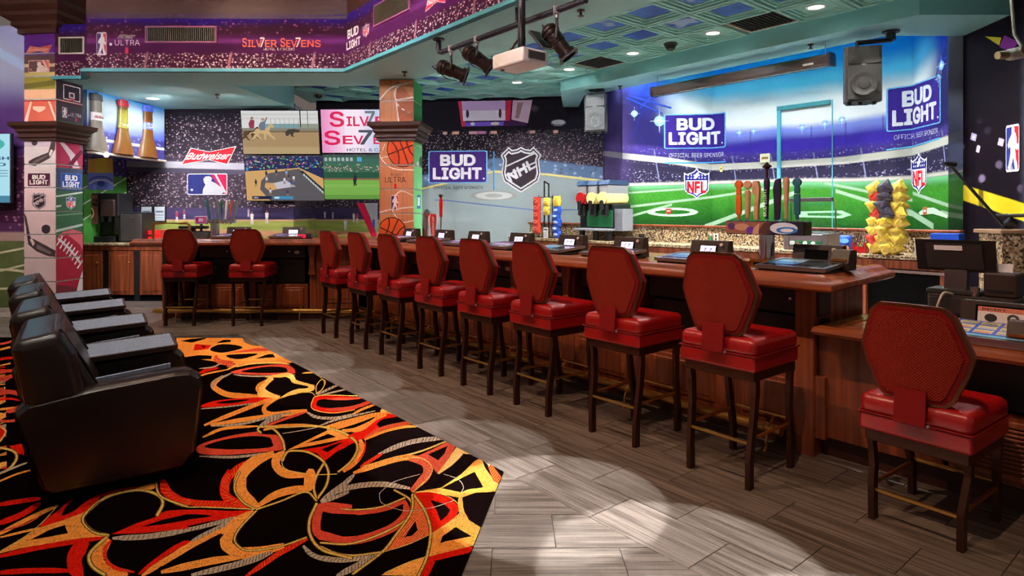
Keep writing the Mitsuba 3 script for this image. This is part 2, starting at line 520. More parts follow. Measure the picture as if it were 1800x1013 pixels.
# ---- baseball stadium print
KB, KN = 101.5, 88.0
def ballpark(h, q):                                  # h: metres along, q: rows counted from eye level, about 1/100 m
    c = crowd(h, q / 100, 21, (44, 36, 46), (178, 156, 168), 0.66)
    up_ = crowd(h, q / 100, 23, (32, 25, 33), (180, 164, 176), 0.5)
    c = mix(c, up_, sm(98, 104, q))
    c = mix(c, c3(26, 20, 28), sm(164, 176, q))
    c = mix(c, c3(150, 148, 158), band(q + 3.0 * h, 80, 92, 1.5))
    c = mix(c, c3(60, 56, 72), band(q + 3.0 * h, 72, 80, 1.5))
    c = mix(c, c3(52, 44, 72), band(q, 2, 8, .6))
    fence = mix(rgb(40, 34, 62), rgb(58, 50, 84), noise(h * 3, q * .2))
    c = mix(c, fence, sm(3, 1, q))
    c = mix(c, c3(170, 136, 100), sm(-12.5, -13.5, q))
    grass = mix(rgb(112, 126, 58), rgb(146, 154, 78), fbm(h * 3, q * .3))
    c = mix(c, grass, sm(-15.5, -17, q))
    dirt = mix(rgb(160, 116, 84), rgb(182, 138, 104), fbm(h * 5, q * .5))
    c = mix(c, dirt, sm(-29, -31, q + 2.2 * dr.clip(h - 1.5, 0, 3)))
    return mix(c, grass * 0.8, sm(-41, -43, q))

def base_fn(p, n, uv):
    c = ballpark(uv.x, (uv.y - EYE) * KB)
    return mix(c, c3(120, 120, 128), sm(2.97, 2.99, uv.x) * sm(2.75, 2.78, uv.y))
mat('mural_ballpark', mikit.proc(base_fn), 0.7, spec=0.1)

# ---- hockey rink print, the ballpark goes on behind the pillar
s_split = nhl.st(700, 300)[0]
ice = [nhl.st(*q) for q in ((745, 331), (868, 301), (960, 306), (1062, 318))]
ci = nhl.st(868, 344)
def rink_fn(p, n, uv):
    s, t = uv.x, uv.y
    edge = pw(s, ice)
    c = crowd(s, t, 22, (26, 20, 30), (176, 158, 172), 0.55)
    c = mix(c, crowd(s, t, 21, (50, 42, 56), (206, 178, 178), 0.7), sm(s_split + 1.7, s_split + 2.8, s) * sm(edge + 1.0, edge + .55, t))
    c = mix(c, crowd(s, t, 10, (96, 122, 160), (186, 204, 226), 0.5), band(t, edge, edge + .26, .03))
    c = mix(c, c3(22, 16, 26), sm(2.95, 3.1, t))
    ring = band(t, 2.975, 3.03, .012) * sm(.45, .6, noise(s * 9, 3))
    c = mix(c, mix(rgb(196, 120, 190), rgb(244, 200, 150), noise(s * 4, 8)), ring)
    spots = crowd(s, t, 4.0, (0, 0, 0), (150, 120, 150), 0.16)
    c = c + spots * sm(3.08, 3.2, t)
    c = mix(c, c3(226, 214, 140), band(t, edge - .03, edge + .015, .008))
    white = mix(rgb(138, 154, 158), rgb(158, 172, 176), fbm(s * .8, t * 2))
    e = dr.sqrt(dr.square((s - float(ci[0])) / .48) + dr.square((t - float(ci[1])) / .1))
    white = mix(white, c3(150, 144, 144), sm(1.0, .93, e) * 0.75)
    white = mix(white, c3(186, 190, 190), sm(.8, .74, e))
    white = mix(white, c3(140, 140, 140), sm(.4, .34, e) * .6)
    e2 = dr.sqrt(dr.square((s - float(ci[0]) - .25) / 1.05) + dr.square((t - .88) / .22))
    white = mix(white, c3(160, 168, 176), band(e2, .97, 1.0, .012))
    bl = pw(s, [nhl.st(780, 352), nhl.st(935, 369)])
    white = mix(white, c3(96, 120, 170), band(t, bl - .012, bl + .012, .006) * sm(s_split + .7, s_split + .8, s))
    c = mix(c, white, sm(edge - .02, edge - .04, t))
    return mix(ballpark(s + 2.8, (t - EYE) * KN), c, sm(s_split - .01, s_split + .01, s))
mat('mural_rink', mikit.proc(rink_fn), 0.7, spec=0.1)

# ---- football stadium print
def nf(pts):
    return sorted(nfl.st(*q) for q in pts)
rail_ = nf([(1062, 268), (1094, 272), (1180, 281), (1250, 292), (1368, 287), (1480, 280), (1603, 264), (1640, 252), (1666, 243), (1692, 232)])
grass_ = nf([(1062, 333), (1094, 328), (1252, 324), (1400, 320), (1500, 320), (1603, 316), (1666, 308), (1692, 302)])
tier_ = nf([(1062, 246), (1094, 250), (1180, 258), (1252, 266), (1400, 263), (1603, 240), (1666, 214), (1692, 206)])
glow_ = nf([(1062, 190), (1094, 196), (1252, 226), (1400, 216), (1603, 188), (1692, 120)])
sA, sB, sC, sD = (float(nfl.st(x, 300)[0]) for x in (1094, 1160, 1640, 1667))
sMid = float(nfl.st(1380, 250)[0])
yard = [(nf([(1095, 365), (1410, 322)]), .02), (nf([(1240, 398), (1400, 338)]), .035), (nf([(1095, 340), (1210, 332)]), .015), (nf([(1470, 336), (1603, 377)]), .025), (nf([(1450, 322), (1603, 352)]), .02), (nf([(1560, 362), (1640, 398)]), .04), (nf([(1095, 384), (1180, 360)]), .02), (nf([(1605, 340), (1690, 366)]), .022), (nf([(1655, 374), (1692, 381)]), .03)]
def field_fn(p, n, uv):
    s, t = uv.x, uv.y
    r_, g_, k_, w_ = pw(s, rail_), pw(s, grass_), pw(s, tier_), pw(s, glow_)
    side = sm(sB - .15, sB + .7, s) * sm(sC + .2, sC - .3, s)              # the printed sky is dark at both ends of the picture
    wob = 0.22 * (fbm(s * .7, t * 1.4) - .5)
    h = t - w_ + wob
    sky = mix(rgb(250, 253, 255), rgb(90, 188, 246), sm(.26, .56, h))
    sky = mix(sky, c3(4, 100, 196), sm(.52, .88, h))
    sky = mix(sky, c3(20, 132, 216), sm(.8, 1.15, h) * sm(.3, .7, fbm(s * .9, t * 2.2)))
    sky = mix(sky, c3(14, 84, 176), sm(1.25, 1.6, h))
    low = mix(rgb(60, 44, 158), rgb(132, 144, 232), sm(-.32, -.1, h))
    sky = mix(low, sky, sm(-.12, .03, h))
    ribs = band(s * 2.1 - dr.floor(s * 2.1), 0, .05, .015) * band(h, -.42, -.06, .04) + band(h, -.30, -.275, .008) * .7
    sky = mix(sky, c3(52, 48, 140), dr.clip(ribs, 0, 1) * .55)
    truss = dr.maximum(band(dr.abs(noise(s * 3, t * 1.2) - .5), -.1, .02, .01), band(s * 1.7 + t - dr.floor(s * 1.7 + t), .0, .03, .01))
    dark_ = mix(rgb(34, 28, 84), rgb(14, 58, 168), sm(-.1, .9, h))
    dark_ = mix(dark_, c3(18, 28, 110), truss * .5)
    sky = mix(dark_, sky, side)
    c1 = crowd(s, t, 24, (46, 38, 100), (176, 166, 220), 0.5)
    c2 = crowd(s, t, 26, (40, 36, 62), (176, 172, 200), 0.62)
    fade = sm(.0, .3, k_ - t) 
    c = mix(sky, mix(c1, c3(86, 70, 170), (1 - fade) * .5), sm(-.02, .1, k_ - t))
    c = mix(c, c2, sm(.0, .02, r_ - t))
    c = mix(c, c3(40, 36, 58), band(t, r_ - .22, r_ - .11, .03))
    aisle = band(s * 1.55 + t * .25 - dr.floor(s * 1.55 + t * .25), .0, .035, .01)
    c = mix(c, c3(130, 136, 170), aisle * sm(.05, .1, k_ - t) * .8)
    c = mix(c, c3(206, 206, 196), band(t, r_ - .07, r_ + .03, .012))
    dk = 1 - sm(sA - .05, sA + .3, s)
    c = mix(c, c3(58, 44, 88), dk * .75)
    d = g_ - t
    gr = mix(rgb(56, 128, 40), rgb(26, 84, 24), sm(.12, .6, d + .3 * (fbm(s * 3, t * 3) - .5)))
    gr = mix(gr, c3(30, 50, 34), sm(.52, .8, d))
    gr = gr * (0.85 + .3 * noise(s * 60, t * 60))
    gr = mix(c3(104, 176, 124), gr, sm(.0, .12, d))
    for pts, wd in yard:
        y = pw(s, pts)
        gr = mix(gr, c3(150, 184, 152), band(t, y - wd, y + wd, .008) * sm(pts[0][0] - .02, pts[0][0], s) * sm(pts[-1][0] + .02, pts[-1][0], s))
    gr = mix(gr, c3(36, 52, 44), dk * .7 + sm(sD - .01, sD + .01, s) * .6)
    c = mix(c, c3(190, 190, 180), band(d, -.05, 0, .02))
    c = mix(c, gr, sm(-.01, .01, d))
    end = mix(rgb(196, 208, 226), rgb(74, 84, 110), sm(3.6, 2.3, t))
    return mix(c, end, sm(sD - .005, sD + .005, s) * sm(g_, g_ + .03, t) * .9)
mat('mural_field', mikit.proc(field_fn), 0.7, spec=0.1)

# ---- basketball arena print, dark
yb = nba.pl([(1694, 336), (1745, 352), (1800, 370)])
def arena_fn(p, n, uv):
    s, t = uv.x, uv.y
    c = mix(rgb(14, 8, 14), rgb(22, 13, 22), fbm(s * 2, t * 2))
    d = crowd(s, t, 6, (0, 0, 0), (170, 150, 190), 0.22)
    c = c + d * sm(2.5, 2.25, t) * sm(1.5, 1.75, t)
    c = mix(c, c3(40, 42, 52), sm(.9, 1.0, s) * sm(3.9, 2.2, t))
    y = pw(s, yb)
    c = mix(c, mix(rgb(190, 166, 24), rgb(220, 196, 50), noise(s * 9, 1)), band(t, y - .11, y + .07, .01) * (1 - band(s, .28, .36, .01) * .8))
    c = mix(c, c3(196, 160, 70), band(t, y - .72, y - .62, .01) * sm(.4, .3, s))
    return mix(c, c3(70, 40, 110), crowd(s, t, 2.2, (0, 0, 0), (255, 255, 255), .2).x * band(t, 1.95, 2.3, .1))
mat('mural_arena', mikit.proc(arena_fn), 0.8, spec=0.05)

# ---- far side wall: stadium with a football field
def far_fn(p, n, uv):
    s, t = uv.x, uv.y
    c = crowd(s, t, 15, (60, 24, 56), (190, 130, 160), 0.45)
    up_ = mix(rgb(74, 40, 104), rgb(150, 158, 200), sm(2.9, 3.6, t))
    gl = dr.sqrt(dr.square(s - 3.45) + dr.square(t - 3.25))
    up_ = mix(c3(240, 236, 246), up_, sm(.02, .14, gl))
    up_ = mix(up_, c3(150, 176, 220), band(t + .55 * s, 5.35, 5.5, .02))
    up_ = mix(up_, c3(44, 26, 66), band(t, 2.36, 2.4, .01))
    c = mix(c, up_, sm(2.2, 2.3, t))
    g = mix(rgb(60, 66, 34), rgb(84, 92, 48), fbm(s * 8, t * 8))
    for a, b in ((1.08, .25), (.82, .38), (.55, .5)):
        y = a + b * (s - 3.0) * .5
        g = mix(g, c3(196, 186, 150), band(t, y - .015, y + .015, .006))
    e = dr.sqrt(dr.square((s - 2.9) / .75) + dr.square((t - .42) / .16))
    g = mix(g, c3(200, 188, 150), band(e, .8, 1.0, .03))
    c = mix(c, c3(150, 120, 110), band(t, .98, 1.12, .02))
    return mix(c, g, sm(1.0, .98, t))
mat('mural_farside', mikit.proc(far_fn), 0.5, spec=0.3)

# ---- crowd print of the fascia
def fascia_fn(p, n, uv):
    s, t = uv.x, uv.y
    c = crowd(s, t, 30, (46, 16, 34), (250, 214, 214), 0.68)
    mid = mix(rgb(38, 12, 34), rgb(58, 18, 52), fbm(s * 1.2, t * 4))
    top = mix(rgb(36, 14, 26), rgb(24, 10, 72), sm(3.74, 3.88, t + .12 * (fbm(s * 2, t) - .5))) + crowd(s, t, 22, (0, 0, 0), (130, 70, 110), 0.3)
    c = mix(c, mid, sm(3.41, 3.44, t + .01 * noise(s * 30, 0)))
    c = mix(c, top, sm(3.64, 3.68, t))
    c = mix(c, c3(84, 36, 84), band(t, 3.55, 3.61, .02) * .6)
    a = s * .95 - t * .18
    c = mix(c, c3(150, 100, 110), band(a - dr.floor(a), 0, .03, .01) * sm(3.46, 3.4, t) * .8)
    return mix(c, c3(236, 206, 180), band(t, 3.2, 3.235, .008) * .8)
mat('mural_fascia', mikit.proc(fascia_fn), 0.85, spec=0.05)

# ---- blue stadium print behind the big bottles
def bottle_fn(p, n, uv):
    s, t = uv.x, uv.y
    c = mix(rgb(70, 84, 210), rgb(190, 224, 250), sm(2.6, 3.0, t + .2 * (fbm(s * 2, t * 3) - .5)))
    c = mix(c, c3(40, 120, 190), sm(2.98, 3.2, t))
    c = mix(c, crowd(s, t, 18, (50, 50, 120), (190, 200, 240), .4), sm(2.66, 2.6, t))
    c = mix(c, c3(214, 226, 236), band(t, 2.48, 2.52, .01))
    return mix(c, c3(24, 60, 110), sm(1.55, 2.05, s) * .75)
mat('mural_bluestadium', mikit.proc(bottle_fn), 0.5, spec=0.3)
def sidefield_fn(p, n, uv):
    s, t = uv.x, uv.y
    c = mix(rgb(74, 150, 60), rgb(60, 120, 50), fbm(s * 5, t * 5))
    y = 1.45 + (s - .3) * .5
    for k in (0, .25, .5):
        c = mix(c, c3(226, 236, 226), band(t, y + k - .012, y + k + .012, .006))
    return mix(c, crowd(s, t, 14, (44, 34, 80), (170, 160, 200), .4), sm(2.0, 2.05, t))
mat('mural_sidefield', mikit.proc(sidefield_fn), 0.5, spec=0.3)

# ---------------------------------------------------------------- room shell
nfl.build('wall_football', 'mural_field', 'printed wall of a floodlit football stadium behind the back counter')
nhl.build('wall_hockey', 'mural_rink', 'printed wall of an ice hockey rink with a crowd')
base.build('wall_baseball', 'mural_ballpark', 'printed wall of a baseball ground behind the screens')
nba.build('wall_basketball', 'mural_arena', 'dark printed basketball arena wall with a yellow band')
far.build('wall_far', 'mural_farside', 'printed stadium wall behind the printed pillar')
side = Wall([(-6.84, 9.9), (-6.73, 10.83)], 0, 2.35).build('wall_side', 'mural_sidefield', 'printed side wall with a green football field')

TILE_Z, SOF_Z, BEAM_Z = 3.66, 3.20, 3.473
floor_area = sbox(-11, -3, 9, 13.5)
struct('floor', ext(floor_area, 0.1, -0.1), 'mat_grout', label='dark grout bed under the grey wood-look tiles')
struct('ceiling', ext(Polygon([(-4.2, 8.6), (-2.0, 8.4), (5.2, 0.6), (8.5, 2.5), (8.5, 6.9), (4.6, 7.0), (1.2, 10.9), (1.2, 12.5), (-4.2, 12.9)]), .06, TILE_Z + .035), 'mat_teal', label='teal coffered ceiling over the bar')
struct('floor_bartender', ext(Polygon([(-1.6, 8.95), (-4.6, 8.95), (-4.6, 10.5), (-1.0, 12.2), (1.6, 12.0), (4.9, 7.2), (3.4, 2.6)]), .006, 0.0), 'mat_barfloor', label='pale tiled floor inside the bar')
fas = [(-6.07, 8.30), (-5.63, 8.27), (-5.35, 7.85), (-2.07, 7.87), (2.06, 2.843), (3.60, 0.97)]
soffit = Polygon(fas + [(4.44, 1.32), (-1.656, 8.74), (-3.91, 8.74), (-3.73, 10.62), (-7.1, 10.8), (-6.32, 8.52)])
struct('ceiling_soffit', ext(soffit, 0.5, SOF_Z), 'mat_teal', label='pale teal lowered ceiling strip over the bar edge')
beam = Polygon([(0.822, 10.54), (4.236, 6.45), (8.5, 6.45), (8.5, 7.22), (4.37, 7.22), (1.274, 11.0), (1.30, 12.10), (1.0, 12.13)])
struct('ceiling_beam', ext(beam, 0.24, BEAM_Z), 'mat_teal', label='teal ceiling beam in front of the football wall')
struct('ceiling_cove', ext(Polygon([(1.0, 12.3), (1.0, 10.3), (4.3, 6.4), (8.5, 6.4), (8.5, 8.4), (5.3, 8.4), (3.3, 10.6), (1.9, 12.3)]), .06, 4.0), 'mat_teal', label='raised ceiling of the light cove behind the beam')

# fascia with the printed crowd, its teal bottom trim and the brown crown moulding
fo = Wall([np.array(q) for q in [(-6.09, 8.26), (-5.65, 8.235), (-5.365, 7.812), (-2.085, 7.832), (2.03, 2.82), (3.57, 0.95)]], SOF_Z + .02, 3.92, 0.03)
fo.build('wall_fascia', 'mural_fascia', 'printed crowd fascia above the bar edge')
path = [tuple(q) for q in fo.p]
struct('trim_fascia', sweep(path, [(-.012, SOF_Z - .02), (.06, SOF_Z - .02), (.06, SOF_Z + .02), (-.012, SOF_Z + .02)]), 'mat_tealdark', label='teal trim along the bottom of the printed fascia')
crown = [(0.0, 3.86), (-.05, 3.86), (-.05, 3.90), (-.11, 3.93), (-.11, 3.97), (-.19, 4.03), (-.19, 4.08), (-.30, 4.14), (-.30, 4.20), (-.42, 4.27), (-.42, 4.5), (0.0, 4.5)]
struct('trim_crown', sweep(path[2:], [(o, z) for o, z in crown]), 'mat_crown', 30, label='stepped dark brown crown moulding above the fascia')

# cove lamps behind the beam wash the football wall
def cove(txt, a, b, z, c, k, w=.10):
    a, b = np.asarray(a, float), np.asarray(b, float)
    e = (b - a) / np.linalg.norm(b - a); n = np.array([e[1], -e[0]])
    L = np.linalg.norm(b - a)
    m = mat4((e[0], e[1], 0), *[tuple(x) for x in (lambda nn: (np.cross(nn, (e[0], e[1], 0)), nn))(np.array([n[0] * .6, n[1] * .6, -.8]))], (a[0], a[1], z))
    v = np.array([(0, -w / 2, 0), (L, -w / 2, 0), (L, w / 2, 0), (0, w / 2, 0)])
    f = np.array([[0, 1, 2], [0, 2, 3]])
    mesh = mv(trimesh.Trimesh(v, f, process=False), m)
    if (mesh.face_normals[0] @ np.array([n[0], n[1], -1])) < 0:
        mesh.invert()
    key = solo('cove_lamp', mesh, 'mat_white', txt, 'lamp')
    scene[key]['emitter'] = emit(c, k, 5.0 if 'long' in txt else 1.0)
cove('long strip lamp hidden in the ceiling cove behind the teal beam', (1.55, 10.95), (4.42, 7.45), 3.86, (.94, .98, 1.0), 180)
cove('short strip lamp in the cove at the end of the football wall', (4.75, 7.6), (4.6, 7.0), 3.86, (.94, .98, 1.0), 26)

# ---------------------------------------------------------------- patterned carpet
K_, O_, Y_, R_, C_, G_, T_ = (9, 4, 4), (228, 138, 58), (238, 178, 88), (208, 26, 14), (200, 66, 46), (206, 164, 82), (166, 144, 120)
# the print, traced patch by patch: (window of the photo, colour, points, band width or None for a filled patch, woven cross lines)
WIN = {'A': (300, 580, 5.625), 'B': (340, 700, 5.625), 'C': (580, 700, 5.625), 'D': (0, 833, 5.625), 'E': (290, 833, 5.625), 'F': (570, 833, 5.625), 'L': (0, 590, 3.75)}
PAT = [
 # far end
 ('A', O_, [(60,70),(700,72),(930,185),(1240,330),(1100,345),(560,345),(40,262)], 0, 0),
 ('A', K_, [(390,200),(460,160),(560,152),(680,168),(705,190),(640,212),(520,235),(430,225)], None, 0),
 ('A', (92,72,56), [(715,88),(760,100),(880,165),(800,160),(730,130)], None, 0),
 ('A', K_, [(552,262),(690,250),(860,248),(760,285),(680,300),(590,290)], None, 0), ('A', K_, [(840,295),(960,252),(1010,250),(1035,288)], 0, 0),
 ('A', K_, [(60,290),(280,262),(410,266),(400,300),(60,310)], 0, 0), ('A', K_, [(60,335),(250,330),(370,340),(430,366),(250,372),(60,380)], None, 0),
 ('A', K_, [(100,120),(200,100),(350,88),(340,100),(210,135)], 0, 0), ('A', K_, [(450,142),(520,110),(595,108),(590,128)], 0, 0),
 ('A', R_, [(245,150),(400,162),(370,200),(222,214)], 0, 0), ('A', K_, [(300,165),(345,170),(330,190)], 0, 0),
 ('A', C_, [(560,240),(760,205),(900,190),(965,215),(760,228)], None, 0),
 ('A', C_, [(455,262),(450,300),(500,330),(600,345),(560,370)], 50, 1),
 ('A', R_, [(280,440),(380,402),(470,388)], 34, 0), ('A', O_, [(280,470),(380,440),(560,405)], 18, 0), ('A', T_, [(280,395),(420,378),(500,340)], 14, 0),
 ('A', O_, [(560,405),(700,342),(950,302),(1160,305),(1250,330)], 30, 0), ('A', Y_, [(650,378),(800,347),(1050,336),(1180,352)], 14, 0),
 ('A', C_, [(590,430),(740,390),(900,365),(1100,350),(1190,372),(1232,420),(1200,450),(1000,458),(720,452)], None, 0),
 ('A', K_, [(700,425),(820,395),(960,376),(1110,382),(1150,405),(1130,432),(900,438)], None, 0),
 ('A', T_, [(620,452),(760,470),(1000,468),(1230,458)], 16, 0),
 ('A', O_, [(520,470),(430,540),(440,590),(560,652),(740,668),(930,676)], 56, 0), ('A', T_, [(410,600),(440,520),(600,440)], 22, 0),
 ('A', Y_, [(1010,482),(910,540),(890,610),(960,672),(1080,690)], 96, 1), ('A', O_, [(940,500),(862,580),(880,640)], 26, 1),
 ('A', Y_, [(1000,472),(1170,465),(1230,525),(1320,560),(1420,570)], 52, 0), ('A', Y_, [(1420,575),(1380,600),(1240,625),(1090,690)], 46, 0),
 ('A', K_, [(495,530),(540,478),(620,466),(800,478),(960,486),(870,540),(835,600),(855,640),(700,640),(560,600)], None, 0),
 ('A', K_, [(1002,560),(1040,508),(1140,478),(1200,535),(1350,570),(1340,590),(1210,602),(1080,650),(1018,612)], None, 0),
 ('A', K_, [(1232,490),(1270,455),(1360,448),(1450,465),(1490,500),(1440,530),(1340,530),(1260,515)], None, 0),
 ('A', O_, [(1090,695),(970,750),(930,810),(1000,850),(1180,835),(1350,812)], 62, 0),
 ('A', K_, [(945,800),(980,755),(1080,695),(1240,650),(1370,640),(1420,668),(1375,720),(1380,778),(1220,800),(1020,826)], None, 0),
 ('A', G_, [(1090,690),(1240,640),(1380,632),(1430,665)], 7, 0),
 ('A', G_, [(1440,650),(1440,570),(1490,505),(1530,530),(1490,610),(1440,650)], 9, 0), ('A', G_, [(1440,640),(1500,600),(1520,530),(1480,480),(1420,440)], 8, 0),
 ('A', T_, [(1450,655),(1560,600),(1680,545)], 24, 1), ('A', T_, [(1480,662),(1640,622),(1800,585)], 18, 0), ('A', O_, [(1300,440),(1450,430)], 16, 0),
 ('A', R_, [(320,752),(480,708),(800,684),(1000,690),(820,735),(560,765),(320,782)], None, 0), ('A', K_, [(450,735),(600,710),(780,704),(600,740)], None, 0),
 ('A', T_, [(300,796),(600,770),(860,734)], 15, 1), ('A', O_, [(330,960),(640,835),(900,732),(1010,700)], 42, 1),
 ('A', O_, [(390,955),(800,892),(1180,842),(1340,820)], 44, 0), ('A', T_, [(400,968),(700,946),(1000,872),(1200,830)], 24, 1),
 ('A', K_, [(590,892),(760,812),(845,800),(875,852),(780,866)], 0, 0),
 ('A', R_, [(1860,690),(1500,680),(1425,722),(1440,788),(1600,812),(1800,786),(1960,720)], 46, 0), ('A', Y_, [(1900,668),(1480,662),(1400,720),(1410,800),(1600,838),(1820,806)], 8, 0),
 ('A', T_, [(1345,828),(1450,880),(1650,886),(1830,840)], 30, 1),
 # middle
 ('B', O_, [(90,405),(300,318),(640,292)], 30, 0), ('B', T_, [(650,300),(760,232),(880,192)], 44, 1), ('B', C_, [(690,302),(900,222),(1120,150)], 26, 0),
 ('B', O_, [(690,332),(800,302),(1000,286),(1240,292)], 36, 0), ('B', T_, [(880,366),(1050,340),(1220,305)], 8, 0), ('B', T_, [(1240,292),(1420,228),(1800,140)], 20, 1),
 ('B', C_, [(60,480),(350,392),(640,346),(690,372),(820,382),(885,440),(890,522),(700,550),(320,580),(60,566)], None, 0),
 ('B', K_, [(108,495),(300,430),(550,394),(740,404),(775,450),(765,502),(500,522),(250,520)], None, 0),
 ('B', T_, [(60,592),(350,602),(560,586),(730,560)], 26, 1),
 ('B', G_, [(670,360),(640,335),(660,300),(790,322),(880,430),(902,535)], 18, 0),
 ('B', R_, [(640,600),(420,730),(310,860),(300,960),(350,1060)], 74, 1),
 ('B', O_, [(800,562),(600,650),(470,790),(455,930),(530,1030),(640,1090)], 112, 0), ('B', O_, [(905,548),(825,610),(820,690),(910,765),(1130,785)], 84, 0),
 ('B', O_, [(1140,770),(1150,850),(1130,920)], 110, 0), ('B', O_, [(1150,915),(950,945),(780,1000),(650,1070)], 56, 0),
 ('B', R_, [(1040,532),(1300,490),(1580,392),(1800,262),(1860,330),(1600,460),(1420,545),(1300,640),(1220,562)], 0, 0), ('B', K_, [(1265,525),(1380,480),(1475,452),(1400,505),(1325,552)], 0, 0),
 ('B', O_, [(930,530),(1150,420),(1330,332),(1450,342),(1590,400),(1350,452),(1150,492)], 0, 0), ('B', K_, [(1115,462),(1330,370),(1412,400),(1250,436)], 0, 0),
 ('B', O_, [(1320,332),(1500,282),(1800,184)], 42, 1), ('B', O_, [(1450,345),(1610,320),(1830,216)], 34, 1),
 ('B', O_, [(1650,425),(1665,530),(1600,640),(1480,745)], 64, 1), ('B', R_, [(1700,430),(1690,540),(1620,650)], 16, 0),
 ('B', G_, [(700,292),(900,302),(1200,292),(1440,342),(1590,432),(1620,522),(1560,640),(1430,750)], 18, 0),
 ('B', K_, [(1308,740),(1308,652),(1450,542),(1585,462),(1595,545),(1520,660),(1420,740)], None, 0),
 ('B', K_, [(888,610),(940,548),(1100,560),(1230,620),(1290,680),(1240,750),(1100,745),(950,710)], None, 0),
 ('B', G_, [(880,640),(910,575),(960,540),(1130,552),(1280,640),(1335,760),(1310,890),(1225,1015)], 18, 0), ('B', G_, [(1290,660),(1222,780),(1190,900),(1215,1015)], 18, 0), ('B', G_, [(870,620),(890,700),(980,745),(1200,775),(1420,770)], 9, 0),
 ('B', G_, [(470,720),(415,850),(415,950),(450,1020)], 12, 0),
 # along the carpet's edge
 ('C', C_, [(-40,20),(150,22),(340,8)], 26, 0), ('C', C_, [(-40,132),(200,112),(420,48)], 36, 0), ('C', O_, [(230,170),(330,120),(450,75)], 26, 1),
 ('C', O_, [(-40,300),(200,240),(450,180),(640,172)], 42, 1), ('C', R_, [(180,400),(400,290),(520,205),(690,186)], 42, 0), ('C', O_, [(120,330),(300,330),(450,222),(560,182)], 32, 1), ('C', Y_, [(500,150),(560,130),(640,165)], 46, 0),
 ('C', C_, [(330,420),(500,322),(700,272),(860,252)], 36, 1), ('C', O_, [(340,432),(520,352),(720,302),(900,292)], 28, 0),
 ('C', T_, [(480,575),(700,482),(900,432),(1160,410)], 48, 1), ('C', R_, [(300,700),(420,625),(520,565)], 34, 1), ('C', G_, [(330,695),(600,622),(900,542),(1160,440)], 16, 0),
 ('C', Y_, [(1060,760),(1240,590),(1310,520),(1430,556)], 92, 0),
 ('C', C_, [(830,605),(1000,530),(1180,440),(1245,490),(1180,610),(1060,765),(1010,700),(930,612)], 0, 0), ('C', K_, [(970,575),(1165,488),(1130,570),(1070,632)], 0, 0),
 ('C', O_, [(230,762),(450,682),(700,612),(870,602)], 58, 1), ('C', C_, [(780,618),(920,645),(965,720),(940,800),(800,940)], 86, 1), ('C', G_, [(640,622),(880,608),(1003,690),(985,790),(820,955)], 11, 0),
 ('C', K_, [(890,910),(1150,722),(1440,572),(1410,640),(1200,762)], 0, 0),
 ('C', O_, [(840,948),(1100,905),(1300,770),(1430,640),(1500,606),(1530,700),(1620,830),(1700,880),(1650,950),(1500,934),(1290,1010),(1050,960)], 0, 0),
 ('C', K_, [(1105,912),(1300,812),(1430,748),(1515,900),(1290,952)], 0, 0), ('C', R_, [(1560,690),(1600,672),(1720,830),(1680,885),(1610,832)], 0, 1), ('C', T_, [(1520,640),(1560,625),(1600,660),(1570,690)], 0, 0), ('C', G_, [(1490,606),(1530,720),(1600,830),(1690,890)], 8, 0),
 ('C', T_, [(20,962),(250,892),(520,872),(790,912)], 54, 1), ('C', T_, [(-30,1010),(120,890),(240,775)], 48, 1),
 # front right
 ('F', C_, [(-60,372),(250,402),(550,372),(810,290)], 62, 0), ('F', C_, [(800,300),(805,430),(650,570),(300,682),(-60,655)], 84, 0),
 ('F', G_, [(-40,322),(250,376),(550,352),(800,258)], 14, 0), ('F', G_, [(-40,706),(250,717),(550,622),(790,492),(862,370),(840,270),(690,180)], 16, 0),
 ('F', C_, [(870,230),(950,330),(1030,480),(1050,620),(830,722),(580,800),(740,600),(850,430)], 0, 1), ('F', K_, [(795,652),(900,490),(922,580),(870,632)], 0, 0),
 ('F', R_, [(885,208),(1060,200),(1250,258),(1342,360),(1300,452),(1070,612),(1040,470),(960,310)], 0, 0), ('F', K_, [(1050,280),(1180,318),(1245,380),(1215,435),(1150,490),(1108,380)], 0, 0),
 ('F', O_, [(1062,612),(1300,462),(1365,390),(1450,520),(1570,570),(1480,722),(1030,846),(1058,700)], 0, 0), ('F', K_, [(1145,712),(1170,640),(1300,550),(1455,642),(1200,692)], 0, 0),
 ('F', O_, [(1345,230),(1350,350),(1390,450),(1560,570)], 52, 0), ('F', O_, [(1345,245),(1450,192),(1720,180)], 44, 0),
 ('F', K_, [(1370,350),(1420,262),(1550,212),(1730,196),(1590,580),(1430,480)], 0, 0),
 ('F', R_, [(1030,872),(1250,812),(1500,762)], 72, 0), ('F', R_, [(1010,870),(1100,890),(1030,1040),(930,1040)], 0, 0), ('F', O_, [(560,1030),(830,902),(1010,842),(950,1040)], 0, 1),
 ('F', T_, [(-60,842),(150,880),(400,852),(490,828)], 50, 1), ('F', T_, [(120,1040),(350,922),(565,802)], 62, 1),
 ('F', G_, [(880,220),(1000,400),(1052,600),(1012,850),(930,1040)], 20, 0), ('F', G_, [(872,220),(860,400),(700,640),(570,800),(280,1020)], 18, 0), ('F', G_, [(900,205),(1060,200),(1250,258),(1342,360),(1300,452),(1066,616)], 8, 0),
 ('F', G_, [(580,800),(830,722),(1050,622)], 8, 0), ('F', G_, [(590,1010),(830,902),(1020,842),(1480,728)], 8, 0), ('F', G_, [(-40,745),(120,812),(300,832),(560,800)], 16, 0),
 ('F', T_, [(545,240),(570,310),(720,372),(860,388),(1090,350),(1290,282)], 7, 0), ('F', T_, [(545,240),(560,200),(690,100),(950,22)], 7, 0), ('F', T_, [(1180,22),(1320,72),(1376,150),(1350,210)], 8, 0),
 # front middle
